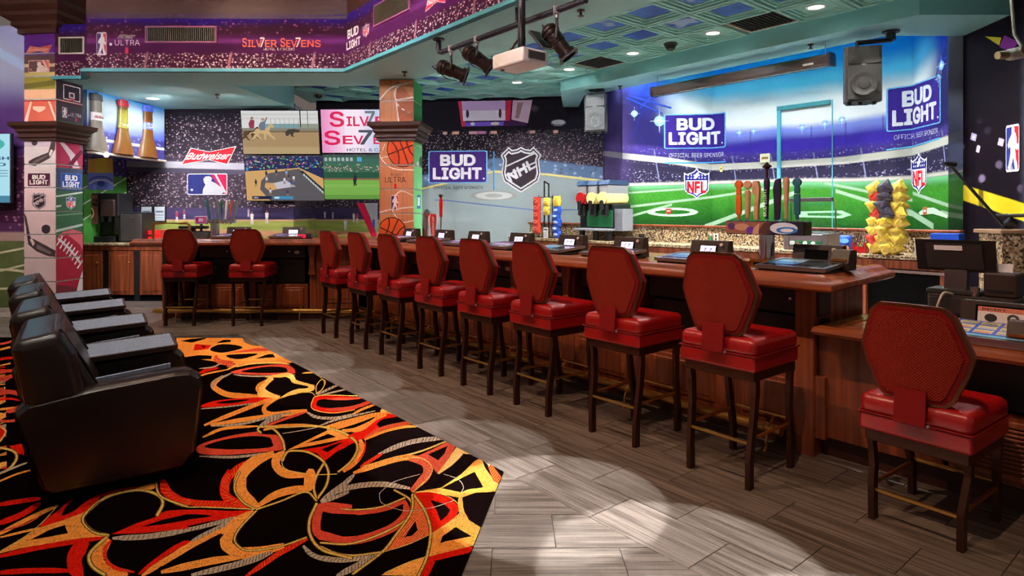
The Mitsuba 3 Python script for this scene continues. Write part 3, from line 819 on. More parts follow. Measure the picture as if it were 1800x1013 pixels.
 ('E', R_, [(-40,190),(100,260),(300,310),(560,322),(830,352)], 64, 1), ('E', R_, [(640,-20),(590,150),(620,262),(790,352)], 96, 1),
 ('E', O_, [(770,-30),(745,150),(800,262),(920,350)], 118, 0), ('E', O_, [(915,345),(1100,222),(1290,172),(1450,172)], 66, 0), ('E', O_, [(1445,-30),(1425,180)], 104, 0),
 ('E', G_, [(740,0),(690,120),(700,210),(780,310),(900,372)], 14, 0),
 ('E', R_, [(-40,408),(300,375),(620,388),(880,386),(700,442),(400,502),(-40,580)], None, 0), ('E', K_, [(-30,490),(150,440),(280,422),(460,440),(250,472)], None, 0),
 ('E', T_, [(-40,612),(250,572),(500,512),(760,440)], 42, 1), ('E', O_, [(-40,930),(200,762),(450,625),(700,500),(870,400)], 70, 0), ('E', T_, [(262,690),(450,592),(760,450)], 36, 1), ('E', R_, [(-20,840),(130,742),(240,690)], 42, 0),
 ('E', O_, [(880,400),(720,500),(620,630),(615,740),(730,805),(900,802),(1180,735)], 122, 0), ('E', O_, [(-40,1000),(300,922),(600,862),(920,800)], 74, 0),
 ('E', T_, [(260,1030),(600,952),(850,882),(1060,800)], 62, 1), ('E', R_, [(800,1040),(1000,902),(1150,802),(1410,668)], 54, 1),
 ('E', K_, [(540,760),(530,690),(590,610),(400,700),(60,930),(320,860),(640,832)], 0, 0),
 ('E', K_, [(702,650),(780,505),(920,402),(1200,290),(1380,216),(1480,300),(1425,400),(1425,610),(1200,690),(850,745),(735,715)], None, 0),
 ('E', G_, [(905,385),(740,560),(688,680),(770,770),(900,780),(1150,740),(1400,652)], 14, 0), ('E', G_, [(900,376),(1150,290),(1390,200),(1500,290)], 14, 0), ('E', G_, [(0,270),(180,345),(400,352),(880,372)], 12, 0),
 ('E', C_, [(1850,345),(1570,345),(1505,450),(1505,600),(1610,645),(1850,690)], 86, 0), ('E', K_, [(1565,412),(1900,425),(1900,640),(1640,600),(1580,560)], 0, 0),
 ('E', T_, [(1365,735),(1450,822),(1600,872),(1850,884)], 48, 1), ('E', T_, [(1540,300),(1820,90)], 60, 1), ('E', T_, [(1560,305),(1820,200)], 34, 1),
 ('E', G_, [(1502,310),(1430,480),(1440,640),(1560,780),(1850,860)], 22, 0),
 # front left
 ('D', R_, [(-60,336),(200,292),(420,262)], 46, 0), ('D', R_, [(-60,530),(200,432),(420,300)], 56, 0), ('D', O_, [(-60,650),(250,482),(570,336)], 42, 0), ('D', O_, [(-60,668),(250,592),(420,556)], 24, 0), ('D', C_, [(-60,610),(250,520),(420,420)], 16, 0),
 ('D', R_, [(400,545),(620,462),(800,382),(980,240)], 80, 0), ('D', R_, [(430,520),(600,402),(720,280)], 60, 0), ('D', K_, [(610,430),(700,300),(830,262),(800,330),(720,395)], None, 0),
 ('D', R_, [(980,240),(1180,190),(1400,160)], 40, 0), ('D', O_, [(1330,190),(1560,130)], 60, 0),
 ('D', O_, [(-60,830),(200,682),(380,560),(620,482),(840,400),(830,500),(900,600),(1060,645),(600,692),(200,762)], 0, 0), ('D', K_, [(300,680),(480,582),(640,528),(672,612)], 0, 0),
 ('D', R_, [(-60,856),(300,772),(700,702),(1060,652)], 50, 0), ('D', R_, [(-60,1010),(300,985),(740,985)], 54, 0), ('D', R_, [(860,690),(750,820),(740,940),(800,1060)], 150, 0),
 ('D', O_, [(1080,670),(980,800),(985,900),(1070,985),(1260,1040)], 140, 1), ('D', R_, [(1100,680),(1040,770),(1050,880),(1150,960),(1330,1000)], 40, 1),
 ('D', K_, [(830,480),(900,370),(1050,262),(1250,200),(1430,190),(1570,242),(1600,322),(1540,432),(1350,502),(1180,582),(1060,622),(920,592)], None, 0),
 ('D', G_, [(1075,635),(920,592),(820,480),(900,365),(1050,255),(1250,194),(1430,186),(1575,242),(1608,322),(1550,440)], 24, 0), ('D', K_, [(1000,612),(905,575),(832,480),(905,368),(1000,290)], 8, 0),
 ('D', R_, [(1100,622),(1350,512),(1600,430),(1860,380),(1860,565),(1400,612)], 0, 0), ('D', K_, [(1400,548),(1600,480),(1860,420),(1860,480),(1600,525)], 0, 0), ('D', T_, [(1110,662),(1450,645),(1860,585)], 56, 1),
 ('D', R_, [(1370,1020),(1600,842),(1830,690)], 44, 0), ('D', O_, [(1400,1040),(1650,872),(1860,750)], 54, 0), ('D', R_, [(1600,70),(1650,200),(1760,282),(1860,320)], 96, 1), ('D', G_, [(1540,100),(1570,220),(1660,280),(1860,350)], 16, 0),
 ('D', G_, [(1060,645),(905,790),(882,880),(930,960),(1040,1030)], 26, 0), ('D', G_, [(-60,830),(250,642),(420,502),(575,330)], 9, 0),
 # beside the chairs
 ('L', C_, [(-40,70),(60,50),(120,20)], 14, 0), ('L', O_, [(-40,110),(60,85),(140,70)], 14, 0), ('L', R_, [(-40,170),(60,155),(140,160)], 18, 0), ('L', O_, [(-40,215),(70,190)], 10, 0), ('L', C_, [(-40,260),(60,240),(120,250)], 22, 0),
 ('L', C_, [(-40,300),(40,290),(100,270)], 34, 0), ('L', K_, [(30,340),(55,300),(100,290),(120,370),(60,365)], None, 0), ('L', C_, [(-40,400),(60,380),(140,400)], 30, 0), ('L', R_, [(-40,440),(60,425),(140,440)], 14, 0), ('L', O_, [(-40,500),(60,490),(150,480)], 16, 0), ('L', C_, [(40,510),(90,500),(150,470)], 30, 0),
 ('L', C_, [(-40,570),(60,575),(150,560)], 18, 0), ('L', R_, [(-30,600),(20,640),(-10,700)], 40, 0), ('L', G_, [(-20,600),(38,640),(0,710)], 12, 0), ('L', R_, [(60,740),(160,720),(160,800),(110,790)], 0, 0), ('L', G_, [(-40,745),(80,770),(110,820),(60,890),(-20,930)], 14, 0), ('L', T_, [(-40,940),(100,880),(180,850)], 14, 0), ('L', O_, [(-40,990),(100,930),(200,900)], 12, 0)]

def curve(pts, n=7):                                 # Catmull-Rom through the points
    p = np.asarray(pts, float); q = np.vstack([2 * p[0] - p[1], p, 2 * p[-1] - p[-2]])
    out = []
    for i in range(1, len(q) - 2):
        a, b, c, d = q[i - 1], q[i], q[i + 1], q[i + 2]
        for t in np.arange(n) / n:
            out.append(.5 * (2 * b + (c - a) * t + (2 * a - 5 * b + 4 * c - d) * t * t + (3 * b - a - 3 * c + d) * t ** 3))
    return np.vstack(out + [p[-1]])

def closed_curve(pts, n=5):
    p = np.asarray(pts, float); m = len(p); out = []
    for i in range(m):
        a, b, c, d = p[i - 1], p[i], p[(i + 1) % m], p[(i + 2) % m]
        for t in np.arange(n) / n:
            out.append(.5 * (2 * b + (c - a) * t + (2 * a - 5 * b + 4 * c - d) * t * t + (3 * b - a - 3 * c + d) * t ** 3))
    return np.array(out)

def floor_pts(win, pts):
    x, y, s = WIN[win]
    q = np.asarray(pts, float) / s + (x, y)
    q[:, 1] = np.maximum(q[:, 1], 560)
    return [tuple(G(*a)) for a in q]

crn = np.array([-0.046, 3.368]); far_c = crn + 4.625 * d1
CARPET = Polygon([tuple(crn), tuple(far_c), (-7.6, far_c[1] + .06), (-7.6, -2.2), (-.92, -2.2)])
art = []
for win, colr, pts, wd, hatch in PAT:
    if wd is None or wd == 0:
        g = Polygon(floor_pts(win, closed_curve(pts) if wd is None else np.vstack([np.linspace(a, b, 6, endpoint=False) for a, b in zip(pts, pts[1:] + pts[:1])]))).buffer(0)
        art.append((g, colr))
        if hatch:
            x0, y0 = np.min(pts, 0); x1, y1 = np.max(pts, 0)
            for k in np.arange(x0 - 300, x1 + 100, 26):
                h = Polygon(floor_pts(win, [(k, y1), (k + 9, y1), (k + 9 + (y1 - y0) * .8, y0), (k + (y1 - y0) * .8, y0)])).buffer(0)
                art.append((g.intersection(h), Y_ if colr == O_ else O_))
        continue
    c = curve(pts); t = np.gradient(c, axis=0); t /= np.linalg.norm(t, axis=1, keepdims=True) + 1e-9
    nn = np.column_stack([-t[:, 1], t[:, 0]])
    s = np.linspace(0, 1, len(c))
    w = np.full(len(c), wd / 2.0)
    if colr not in (G_,) and wd > 12:
        w *= .45 + .55 * np.clip(np.minimum(s, 1 - s) * 5, 0, 1)
    ring = np.vstack([c + nn * w[:, None], (c - nn * w[:, None])[::-1]])
    g = Polygon(floor_pts(win, ring)).buffer(0)
    if colr == G_ and wd >= 14:
        art.append((g.buffer(.004), (96, 66, 26)))
    art.append((g, colr))
    if hatch:
        acc, last = 0, 0
        for i in range(1, len(c) - 1):
            acc += np.linalg.norm(c[i] - c[i - 1])
            if acc - last > (22 if colr != T_ else 30):
                last = acc
                a, b = c[i] + nn[i] * w[i] * .9, c[i] - nn[i] * w[i] * .9 + t[i] * w[i] * 1.1
                e = t[i] * (4 if colr != T_ else 7)
                art.append((Polygon(floor_pts(win, [a, a + e, b + e, b])).buffer(0), {R_: O_, O_: R_, Y_: O_, C_: O_, T_: (66, 40, 34)}[colr]))
back = Polygon([(-9, -3), (-9, 9), tuple(B(14, -3.37)), tuple(B(-8, -3.37))])       # carpet behind the chairs
front = sbox(-9, -3, 1, 2.33)                                                      # carpet towards and behind the camera
sh = -3.15 * d2
more = [(-2.45, 1.0), (-3.6, -.8), (-2.3, -3.4)]
layers = [(CARPET, K_)]
layers += [(affinity.translate(g, *sh).intersection(back), c) for g, c in art if affinity.translate(g, *sh).intersects(back)]
for dx, dy in more:
    layers += [(affinity.translate(g, dx, dy).intersection(back), c) for g, c in art if affinity.translate(g, dx, dy).intersects(back)]
layers += [(affinity.translate(g, *sh).intersection(back), c) for g, c in art if affinity.translate(g, *sh).intersects(back)]
layers += [(affinity.translate(g, -.45, -3.1).intersection(front), c) for g, c in art if affinity.translate(g, -.45, -3.1).intersects(front)]
layers += [(g, c) for g, c in art]
layers = [(g.intersection(CARPET), c) for g, c in layers]
layers = [(g, c) for g, c in layers if not g.is_empty and g.area > 1e-6]
cells = []
for gx in np.arange(-8, 1, 1.0):
    for gy in np.arange(-2.5, 8, 1.0):
        cell = sbox(gx, gy, gx + 1, gy + 1)
        if cell.intersection(CARPET).area > 1e-6:
            part = [(g.intersection(cell), c) for g, c in layers if g.intersects(cell)]
            cells.append(sheet([(g, c) for g, c in part if g.area > 1e-7]))
n0 = np.cumsum([0] + [len(x[0]) for x in cells])
v, f, c = np.vstack([x[0] for x in cells]), np.vstack([x[1] + k for x, k in zip(cells, n0)]), np.vstack([x[2] for x in cells])
pile = {'type': 'principled', 'base_color': {'type': 'mesh_attribute', 'name': 'vertex_color'}, 'roughness': 1.0, 'specular': 0.0}
deep = {'type': 'principled', 'base_color': col(rgb(10, 4, 3)), 'roughness': 1.0, 'specular': 0.0}
scene['mat_carpet'] = {'type': 'twosided', 'bsdf': {'type': 'blendbsdf', 'a': pile, 'b': deep,
                       'weight': mikit.proc(lambda p, n, uv: 0.05 + 0.5 * sm(.42, .8, noise(p.x * 330, p.y * 330)) * (.4 + noise(p.x * 40, p.y * 170)))}}
put('carpet', (v + np.array([0, 0, .010]), f), 'mat_carpet', color=c)
labels['carpet'] = {'label': 'black carpet with a swirling print of orange, red and gold petals', 'category': 'carpet'}
put('carpet__backing', ext(CARPET, .008, 0.0005), 'mat_grout')

# ---------------------------------------------------------------- wood-look floor tiles
def tile_field(area, org, e, wid, length, key):
    n = np.array([e[1], -e[0]])
    a0 = math.atan2(e[1], e[0])
    loc = affinity.affine_transform(area, [e[0], e[1], n[0], n[1], -(org @ e), -(org @ n)])     # area in (along, across)
    x0, y0, x1, y1 = loc.bounds
    for j in range(math.floor(y0 / wid), math.ceil(y1 / wid)):
        off = (.5 * length if j % 2 else 0.0)
        for i in range(math.floor((x0 - off) / length), math.ceil((x1 - off) / length) + 1):
            g = sbox(off + i * length + .0018, j * wid + .0018, off + (i + 1) * length - .0018, (j + 1) * wid - .0018).intersection(loc)
            for q in polys(g):
                if q.area < .002:
                    continue
                m = trimesh.creation.extrude_polygon(q, .006, engine='earcut')
                m.unmerge_vertices()
                uv = np.array(m.vertices[:, :2]) + (40 * rng.integers(0, 60), 7 * rng.integers(0, 60))
                M = mat4((e[0], e[1], 0), (n[0], n[1], 0), (0, 0, -1), (org[0], org[1], .004))
                m.invert() if False else None
                w = mv(m, M)
                key2 = numbered('floor__tile')
                put(key2, (np.array(w.vertices), np.array(w.faces)[:, ::-1]), 'mat_plank', uv=uv)
seam = LineString([tuple(crn - 8 * d1), tuple(crn + 9 * d1)])
right = Polygon([tuple(crn - 8 * d1), tuple(crn + 4.9 * d1), tuple(crn + 4.9 * d1 + 8 * d2), tuple(crn - 8 * d1 + 8 * d2)])
view = Polygon([(-.9, -.6), (-8.8, 8.2), (-8.8, 9.2), (-2.0, 9.2), (5.5, 1.2), (5.0, -.6)])
barline = Polygon([tuple(B(-4, .75)), tuple(B(7.2, .75)), tuple(B(7.2, -6)), tuple(B(-4, -6))])
tile_field(right.intersection(view).intersection(barline).difference(CARPET), crn - .10 * d1, d1, .298, .536, 'a')
near = Polygon([tuple(crn), (-.92, -2.2), (4, -2.2), tuple(crn - 8 * d1)]).intersection(view)
tile_field(near.difference(CARPET.buffer(.001)), np.array([.185, 2.906]), np.array([1.0, 0.0]), .293, .536, 'b')
farside = Polygon([tuple(crn + 4.9 * d1), tuple(crn + 4.9 * d1 + 3.0 * d2), (-1.8, 9.2), (-8.8, 9.2), (-8.8, 6.8)]).intersection(view).difference(right).difference(CARPET)
tile_field(farside, np.array([-3.0, 7.0]), np.array([1.0, 0.0]), .293, .536, 'c')

# ---------------------------------------------------------------- emblem artwork, each in a unit box
def bud(bg=(58, 36, 132), edge=(120, 190, 240), ink=(244, 244, 250)):
    return [(rr(0, 1, 0, 1, .045), edge), (rr(.022, .978, .03, .97, .03), bg),
            (fit(heavy('BUD'), .20, .80, .525, .885), ink), (fit(heavy('LIGHT'), .075, .905, .11, .485), ink), (ell(.937, .135, .016, .027), ink)]

def bud_on(w, x0, y0, x1, y1, sub=True, name='beer_sign', **k):
    s0, s1, t0, t1 = w.rect(x0, y0, x1, y1)
    lay = fitl(bud(**k), s0, s1, t0, t1)
    w.print(name, lay, 'framed purple beer sign printed in white capitals')
    if sub:
        a = (s1 - s0)
        w.print('sign_caption', [(fit(tpoly('OFFICIAL BEER SPONSOR', False), s0 + .07 * a, s1 - .07 * a, t0 - .115 * a, t0 - .06 * a), (236, 236, 240) if sub == 1 else (40, 34, 50))])

def shield_nfl(w_=(244, 244, 248), n=(34, 40, 110), r=(206, 22, 40)):
    o = Polygon([(0, .86), (.10, .80), (.28, .84), (.42, .90), (.5, 1), (.58, .90), (.72, .84), (.90, .80), (1, .86), (.97, .28), (.86, .17), (.62, .10), (.5, 0), (.38, .10), (.14, .17), (.03, .28)])
    i = o.buffer(-.035); j = o.buffer(-.075)
    lay = [(o, w_), (i, n), (j, w_), (j.intersection(sbox(0, .60, 1, 1)), n)]
    lay += [(fit(heavy('NFL', .03, .07), .13, .87, .19, .565), r)]
    lay += [(affinity.rotate(ell(.5, .75, .06, .13), -35), w_)] + [(Point(x, y).buffer(.028), w_) for x in (.17, .29, .40, .60, .71, .83) for y in (.67, .76)]
    return lay

def shield_nhl(s=(206, 206, 212), k=(44, 36, 44)):
    o = Polygon([(0, .82), (.20, 1), (.28, .93), (.40, .95), (.5, 1), (.60, .95), (.72, .93), (.80, 1), (1, .82), (.94, .70), (.98, .42), (.92, .24), (.68, .10), (.5, 0), (.32, .10), (.08, .24), (.02, .42), (.06, .70)])
    i, j, q = o.buffer(-.035), o.buffer(-.06), o.buffer(-.10)
    b = Polygon([(-.1, .26), (1.1, .74), (1.1, .98), (-.1, .50)])
    t = fit(heavy('NHL', .03, .12), .20, .80, .375, .585)
    t = affinity.skew(affinity.rotate(t, 24, origin=(.5, .48)), ys=6, origin=(.5, .48))
    d = Polygon([(.1, .40), (.90, .70), (.90, .78), (.1, .48)])
    return [(o, s), (i, k), (j, s), (q, k), (b.intersection(q), s), (b.buffer(-.035).intersection(q), k), (affinity.scale(t, 1.15, 1.1), s)]

MAN = [(.46, .93), (.56, .95), (.63, .90), (.62, .83), (.70, .80), (.78, .70), (.80, .58), (.90, .56), (.92, .50), (.84, .46), (.72, .50), (.70, .60), (.66, .50), (.70, .40), (.74, .26), (.86, .10), (.86, .05), (.70, .05), (.64, .18), (.55, .34), (.46, .20), (.30, .08), (.20, .10), (.28, .24), (.38, .42), (.34, .58), (.22, .52), (.16, .58), (.26, .68), (.40, .76), (.48, .82), (.44, .87)]
def badge_nba(a=(44, 50, 130), b=(214, 40, 48), w_=(240, 240, 244)):
    fr = rr(0, 1, 0, 1, .10); i = fr.buffer(-.05)
    return [(fr, w_), (i, a), (i.intersection(Polygon([(.52, 1), (1, 1), (1, 0), (.80, 0), (.62, .4)])), b), (Polygon(MAN).buffer(.02).intersection(i), w_), (fit(tpoly('NBA'), .14, .52, .05, .13), w_)]

BAT = [(.38, 0), (.40, .30), (.46, .48), (.42, .58), (.40, .74), (.46, .86), (.56, .88), (.62, .78), (.60, .64), (.70, .56), (.80, .42), (.92, .30), (.94, .18), (.84, .02), (.84, 0)]
def badge_mlb(a=(36, 40, 92), b=(196, 26, 64), w_=(160, 164, 170)):
    fr = rr(0, 1, 0, 1, .07); i = rr(.025, .975, .05, .95, .05)
    return [(fr, w_), (i, a), (i.intersection(Polygon([(.70, 1), (1, 1), (1, 0), (.94, 0), (.60, .9)])), b), (i.intersection(Polygon([(.66, 1), (.72, 1), (.98, .1), (.93, .1)])), w_), (Polygon(BAT).intersection(i), w_), (ell(.12, .24, .035, .06), w_)]

def bowtie(r=(206, 30, 40), w_=(240, 226, 224)):
    o = Polygon([(0, 0), (.17, .92), (.5, .70), (1, 1), (.84, 0), (.5, .26)]).buffer(0)
    t = fit(tpoly('Budweiser'), .12, .88, .28, .66)
    return [(o, w_), (affinity.scale(o, .96, .90, origin=(.5, .48)), r), (affinity.skew(t, 14, origin='center'), w_)]

def ball_layers(cx, cy, a, b, c=(214, 84, 48), k=(70, 26, 20), rot=0.0):
    o = ell(cx, cy, a, b); w = .07 * a
    ls = [LineString([(cx - a, cy), (cx + a, cy)]), LineString([(cx, cy - b), (cx, cy + b)]), affinity.scale(Point(cx - 1.15 * a, cy).buffer(1).exterior, .8 * a, b), affinity.scale(Point(cx + 1.15 * a, cy).buffer(1).exterior, .8 * a, b)]
    return [(o, k), (o.buffer(-.012), c)] + [(affinity.rotate(l, rot, origin=(cx, cy)).buffer(w / 2).intersection(o), k) for l in ls]

# ---------------------------------------------------------------- printed pillars built of blocks
EN, ND = np.array([.9952, -.0976]), np.array([.0976, .9952])
def pillar(name_label, fr_px, w_, z_low, z_mid, z_top, layers, lbl_cap):
    # fr_px: photo columns of the front face; layers: printed areas over the two faces, s along front then side
    x = (fr_px[1] - CX) / F
    R = np.array([x * 8.27, 8.27]); L = R - EN * w_
    W = Wall([L, R, R + ND * w_], 0, 4)
    M = mat4((EN[0], EN[1], 0), (ND[0], ND[1], 0), (0, 0, 1), (L[0], L[1], 0))
    t = Thing('pillar', name_label, 'pillar', M)
    lay = layers(W)
    for z0, z1, a in ((z_low, z_mid, 0), (z_mid + .244, z_top, 1)):
        n = max(1, round((z1 - z0) / .306)); h = (z1 - z0) / n
        t.part('shaft', bx(.008, w_ - .008, .008, w_ - .008, z0 - (.1 if a else 0), z1), 'mat_grey')
        for k in range(n):
            a0, a1 = z0 + k * h + .004, z0 + (k + 1) * h - .004
            b = t.part('block', bx(0, w_, 0, w_, a0, a1, .006), 'mat_offwhite')
            for f, (s0, s1) in enumerate(((.003, w_ - .003), (w_ + .003, 2 * w_ - .003))):
                q = [(g.intersection(sbox(s0, a0 + .004, s1, a1 - .004)), c) for g, c in lay]
                q = [(g, c) for g, c in q if g.area > 1e-6]
                Lm = mat4((1, 0, 0), (0, 0, 1), (0, -1, 0), (0, -.0015, 0)) if f == 0 else mat4((0, 1, 0), (0, 0, 1), (1, 0, 0), (w_ + .0015, -w_, 0))
                if q:
                    t.print('printed_face', q, Lm, of=b)
    sq = [(0, 0), (0, w_), (w_, w_), (w_, 0)]
    prof = [(.02, z_mid), (-.03, z_mid), (-.03, z_mid + .03), (-.055, z_mid + .045), (-.055, z_mid + .075), (-.04, z_mid + .09), (-.07, z_mid + .12), (-.07, z_mid + .15), (-.12, z_mid + .19), (-.13, z_mid + .24), (.02, z_mid + .244)]
    t.part('capital', sweep(sq, prof, True), 'mat_crown', 30, label=lbl_cap)
    return t, W

def sp(W, pts):
    return W.poly(pts)
def left_art(W):
    r = lambda *a: sbox(*(lambda q: (q[0], q[2], q[1], q[3]))(W.rect(*a)))
    lay = [(sbox(0, 0, .46, 2.7), (226, 196, 190)), (r(42, 247, 98, 258), (206, 172, 178))]
    lay += [(sp(W, [(92, 243), (98, 243), (97, 262), (88, 278), (62, 292), (52, 290), (50, 284), (60, 278), (85, 268)]), (58, 46, 48)), (sp(W, [(86, 270), (90, 262), (94, 266), (88, 276)]), (230, 200, 190)), (sp(W, [(56, 287), (62, 282), (84, 272), (80, 277), (60, 289)]), (104, 88, 86))]
    lay += [(W.poly([(61 + 5 * math.cos(a), 251 + 5 * math.sin(a)) for a in np.linspace(0, 6.28, 16)]), (52, 40, 46)), (W.poly([(81 + 8 * math.cos(a), 403 + 8 * math.sin(a)) for a in np.linspace(0, 6.28, 16)]), (52, 40, 46))]
    lay += [(sp(W, [(42, 375), (46, 380), (54, 418), (66, 424), (98, 441), (98, 452), (84, 450), (64, 442), (50, 430)]), (64, 50, 50)), (sp(W, [(52, 421), (56, 419), (62, 428), (58, 433)]), (230, 200, 190)), (sp(W, [(66, 430), (92, 444), (88, 447), (64, 437)]), (110, 94, 90))]
    q = W.rect(49, 305, 88, 327); lay += fitl(bud((66, 26, 46), (66, 26, 46), (240, 220, 210)), *q)
    q = W.rect(55, 338, 82, 370); lay += fitl(shield_nhl((196, 176, 176), (48, 34, 40)), *q)
    # side face
    lay += [(sbox(.46, 0, .93, 2.7), (56, 92, 66)), (r(98, 247, 150, 296), (146, 46, 72)), (sp(W, [(104, 250), (112, 250), (132, 272), (140, 296), (128, 296), (122, 276)]), (196, 180, 186)), (sp(W, [(118, 290), (148, 256), (150, 262), (124, 296)]), (92, 30, 50)), (sp(W, [(136, 247), (150, 247), (150, 270), (140, 262)]), (110, 80, 90))]
    lay += [(r(98, 297, 150, 336), (58, 66, 92))]
    q = W.rect(107, 305, 143, 333); lay += fitl(bud((44, 70, 140), (80, 130, 200), (236, 236, 240)), *q)
    q = W.rect(116, 343, 133, 369); lay += fitl(shield_nfl(), *q)
    lay += [(sp(W, [(98, 344), (150, 336), (150, 339), (98, 347)]), (196, 204, 196)), (sp(W, [(98, 404), (150, 392), (150, 396), (98, 409)]), (196, 204, 196)), (sp(W, [(98, 378), (150, 374), (150, 376), (98, 380)]), (110, 140, 110)), (sp(W, [(98, 362), (108, 360), (108, 363), (98, 365)]), (196, 204, 196))]
    fb = sp(W, [(98, 420), (110, 408), (128, 403), (150, 410), (150, 560), (98, 560)])
    lay += [(fb, (196, 92, 104)), (sp(W, [(98, 420), (118, 412), (140, 430), (150, 450), (150, 560), (98, 560)]), (158, 40, 58)), (sp(W, [(98, 500), (130, 505), (150, 520), (150, 560), (98, 560)]), (110, 44, 50))]
    lay += [(sp(W, [(150, 462), (140, 490), (130, 530), (128, 560), (140, 560), (146, 520), (150, 510)]), (214, 204, 206))]
    lace = [(102, 420), (112, 428), (122, 438), (132, 450), (142, 464)]
    lay += [(W.stroke(lace, .035), (226, 214, 214))] + [(W.stroke([(x - 5, y + 9), (x + 6, y - 8)], .022), (236, 228, 228)) for x, y in ((104, 423), (110, 428), (116, 433), (121, 438), (126, 443), (131, 449), (136, 456), (141, 463))]
    # upper blocks
    lay += [(r(42, 50, 98, 97), (92, 44, 128)), (r(42, 97, 98, 128), (84, 60, 56)), (r(42, 112, 98, 118), (206, 170, 130)), (r(42, 127, 98, 158), (138, 128, 50)), (r(42, 127, 98, 135), (206, 176, 96)), (sp(W, [(42, 148), (98, 140), (98, 150), (42, 157)]), (104, 100, 44)), (r(42, 157, 98, 178), (242, 170, 130)), (r(42, 178, 98, 216), (216, 92, 72))]
    lay += fitl(bowtie((238, 96, 76), (250, 190, 160)), *W.rect(45, 79, 92, 94)) + fitl(badge_mlb((96, 66, 60), (226, 110, 90), (250, 214, 190)), *W.rect(50, 106, 87, 127))
    lay += [(sp(W, [(42, 216), (53, 178), (57, 178), (48, 216)]), (250, 190, 160)), (sp(W, [(98, 216), (84, 178), (88, 178), (98, 205)]), (250, 190, 160)), (sp(W, [(58, 187), (80, 187), (80, 192), (69, 198), (58, 192)]), (250, 180, 150)), (r(42, 176, 98, 178.5), (170, 50, 40))]
    lay += [(r(98, 50, 150, 216), (46, 38, 46)), (r(98, 178, 150, 182), (120, 20, 40)), (r(111, 151, 141, 177), (214, 206, 210)), (r(112.5, 152.5, 139.5, 175.5), (40, 32, 40)), (r(121, 163, 131, 173), (190, 180, 184)), (r(123, 165, 129, 171), (60, 50, 56)), (r(124, 173, 130, 177), (160, 50, 50)), (r(98, 184, 150, 216), (54, 48, 56))]
    lay += fitl(badge_nba((80, 76, 90), (120, 80, 84), (200, 196, 200)), *W.rect(109, 189, 118, 207)) + [(fit(tpoly('ULTRA', False), *W.rect(124, 200, 143, 206)), (206, 200, 204)), (r(132, 207, 135, 214), (160, 30, 60)), (ell(*W.st(121, 203), .012, .012), (206, 200, 204))]
    return lay
left_pillar, LW = pillar('square block pillar printed with hockey and football pictures behind the recliners', (42, 98), .46, .176, 2.376, 3.85, left_art, 'dark brown moulded capital')
left_pillar.part('plinth', bx(-.05, .51, -.05, .51, 0, .176, .008), 'mat_crown', label='dark brown plinth')
wl = left_pillar
pc = [(-.02, 3.80), (-.05, 3.80), (-.05, 3.86), (-.10, 3.90), (-.10, 3.95), (-.18, 4.01), (-.18, 4.06), (-.28, 4.12), (-.28, 4.18), (-.40, 4.26), (-.40, 4.5), (-.02, 4.5)]
left_pillar.part('crown', sweep([(0, 0), (0, .46), (.46, .46), (.46, 0)], pc, True), 'mat_crown', 30, label='stepped dark brown crown')

def court_art(W):
    lay = [(sbox(0, 0, .47, 3.4), (198, 134, 96))]
    for k in range(9):
        lay.append((sbox(k * .052, 0, k * .052 + .026, 3.4), (188 + 6 * (k % 3), 122 + 5 * (k % 3), 86)))
    lay += [(sp(W, [(697, 138), (727, 176), (727, 215), (701, 215), (696, 178)]), (160, 96, 66))]
    wt = (240, 226, 214)
    for pts, w in (([(665, 178), (690, 153), (727, 144)], .02), ([(696, 176), (694, 165), (700, 152), (727, 144)], .018), ([(696, 176), (727, 171)], .02), ([(696, 176), (701, 215)], .018), ([(665, 247), (668, 275), (690, 296), (727, 299)], .014), ([(668, 278), (684, 275)], .014), ([(665, 374), (690, 368), (727, 364)], .016), ([(727, 344), (705, 336), (692, 350), (690, 370), (706, 390), (727, 388)], .014), ([(672, 265), (677, 253)], .014)):
        lay.append((W.stroke([tuple(q) for q in curve(pts, 5)], w), wt))
    for a, b in (((698, 182), (701, 187)), ((706, 191), (711, 194)), ((716, 197), (722, 198))):
        lay.append((W.stroke([a, b], .02), wt))
    c = W.st(708, 262); lay += [(g.intersection(sbox(0, 0, .466, 2.376)), k) for g, k in ball_layers(c[0], c[1], .215, .245, rot=20)]
    c = W.st(689, 410); lay += [(g.intersection(sbox(0, 0, .47, 3)), k) for g, k in ball_layers(c[0], c[1], .2, .215, c=(220, 96, 52), rot=-25)]
    lay += [(fit(tpoly('ULTRA', False), *W.rect(677, 311, 713, 321)), (84, 44, 30)), (sbox(*(lambda q: (q[0], q[2], q[1], q[3]))(W.rect(693, 323, 697, 332))), (200, 30, 30)), (affinity.skew(fit(tpoly('Michelob', False), *W.rect(687, 304, 706, 309)), 15), (96, 52, 36))]
    lay += fitl(badge_nba((60, 56, 110), (200, 60, 50), (240, 226, 220)), *W.rect(687, 343, 701, 370))
    g = (122, 214, 142)
    lay += [(sbox(.47, 0, .95, 2.4), g), (sbox(.47, 2.4, .95, 3.4), (60, 140, 84))]
    lay += [(W.stroke([(728, 262), (734, 256), (744, 262)], .01), (220, 240, 224)), (W.poly([(740 + 3.5 * math.cos(a), 284 + 9 * math.sin(a)) for a in np.linspace(0, 6.28, 16)]), (56, 90, 70)), (W.poly([(734 + 2 * math.cos(a), 289 + 5 * math.sin(a)) for a in np.linspace(0, 6.28, 12)]), (236, 240, 236)), (W.stroke([(735, 318), (735, 332)], .02), (230, 240, 234)), (W.poly([(733, 343), (739, 343), (739, 367), (733, 367)]), (70, 110, 170)), (W.poly([(734, 347), (738, 347), (738, 362), (734, 362)]), (236, 240, 240))]
    return lay
right_pillar, RW = pillar('square block pillar printed with a basketball court rising through the bar corner', (665, 727), .47, 1.075, 2.376, 3.195, court_art, 'dark brown moulded capital')
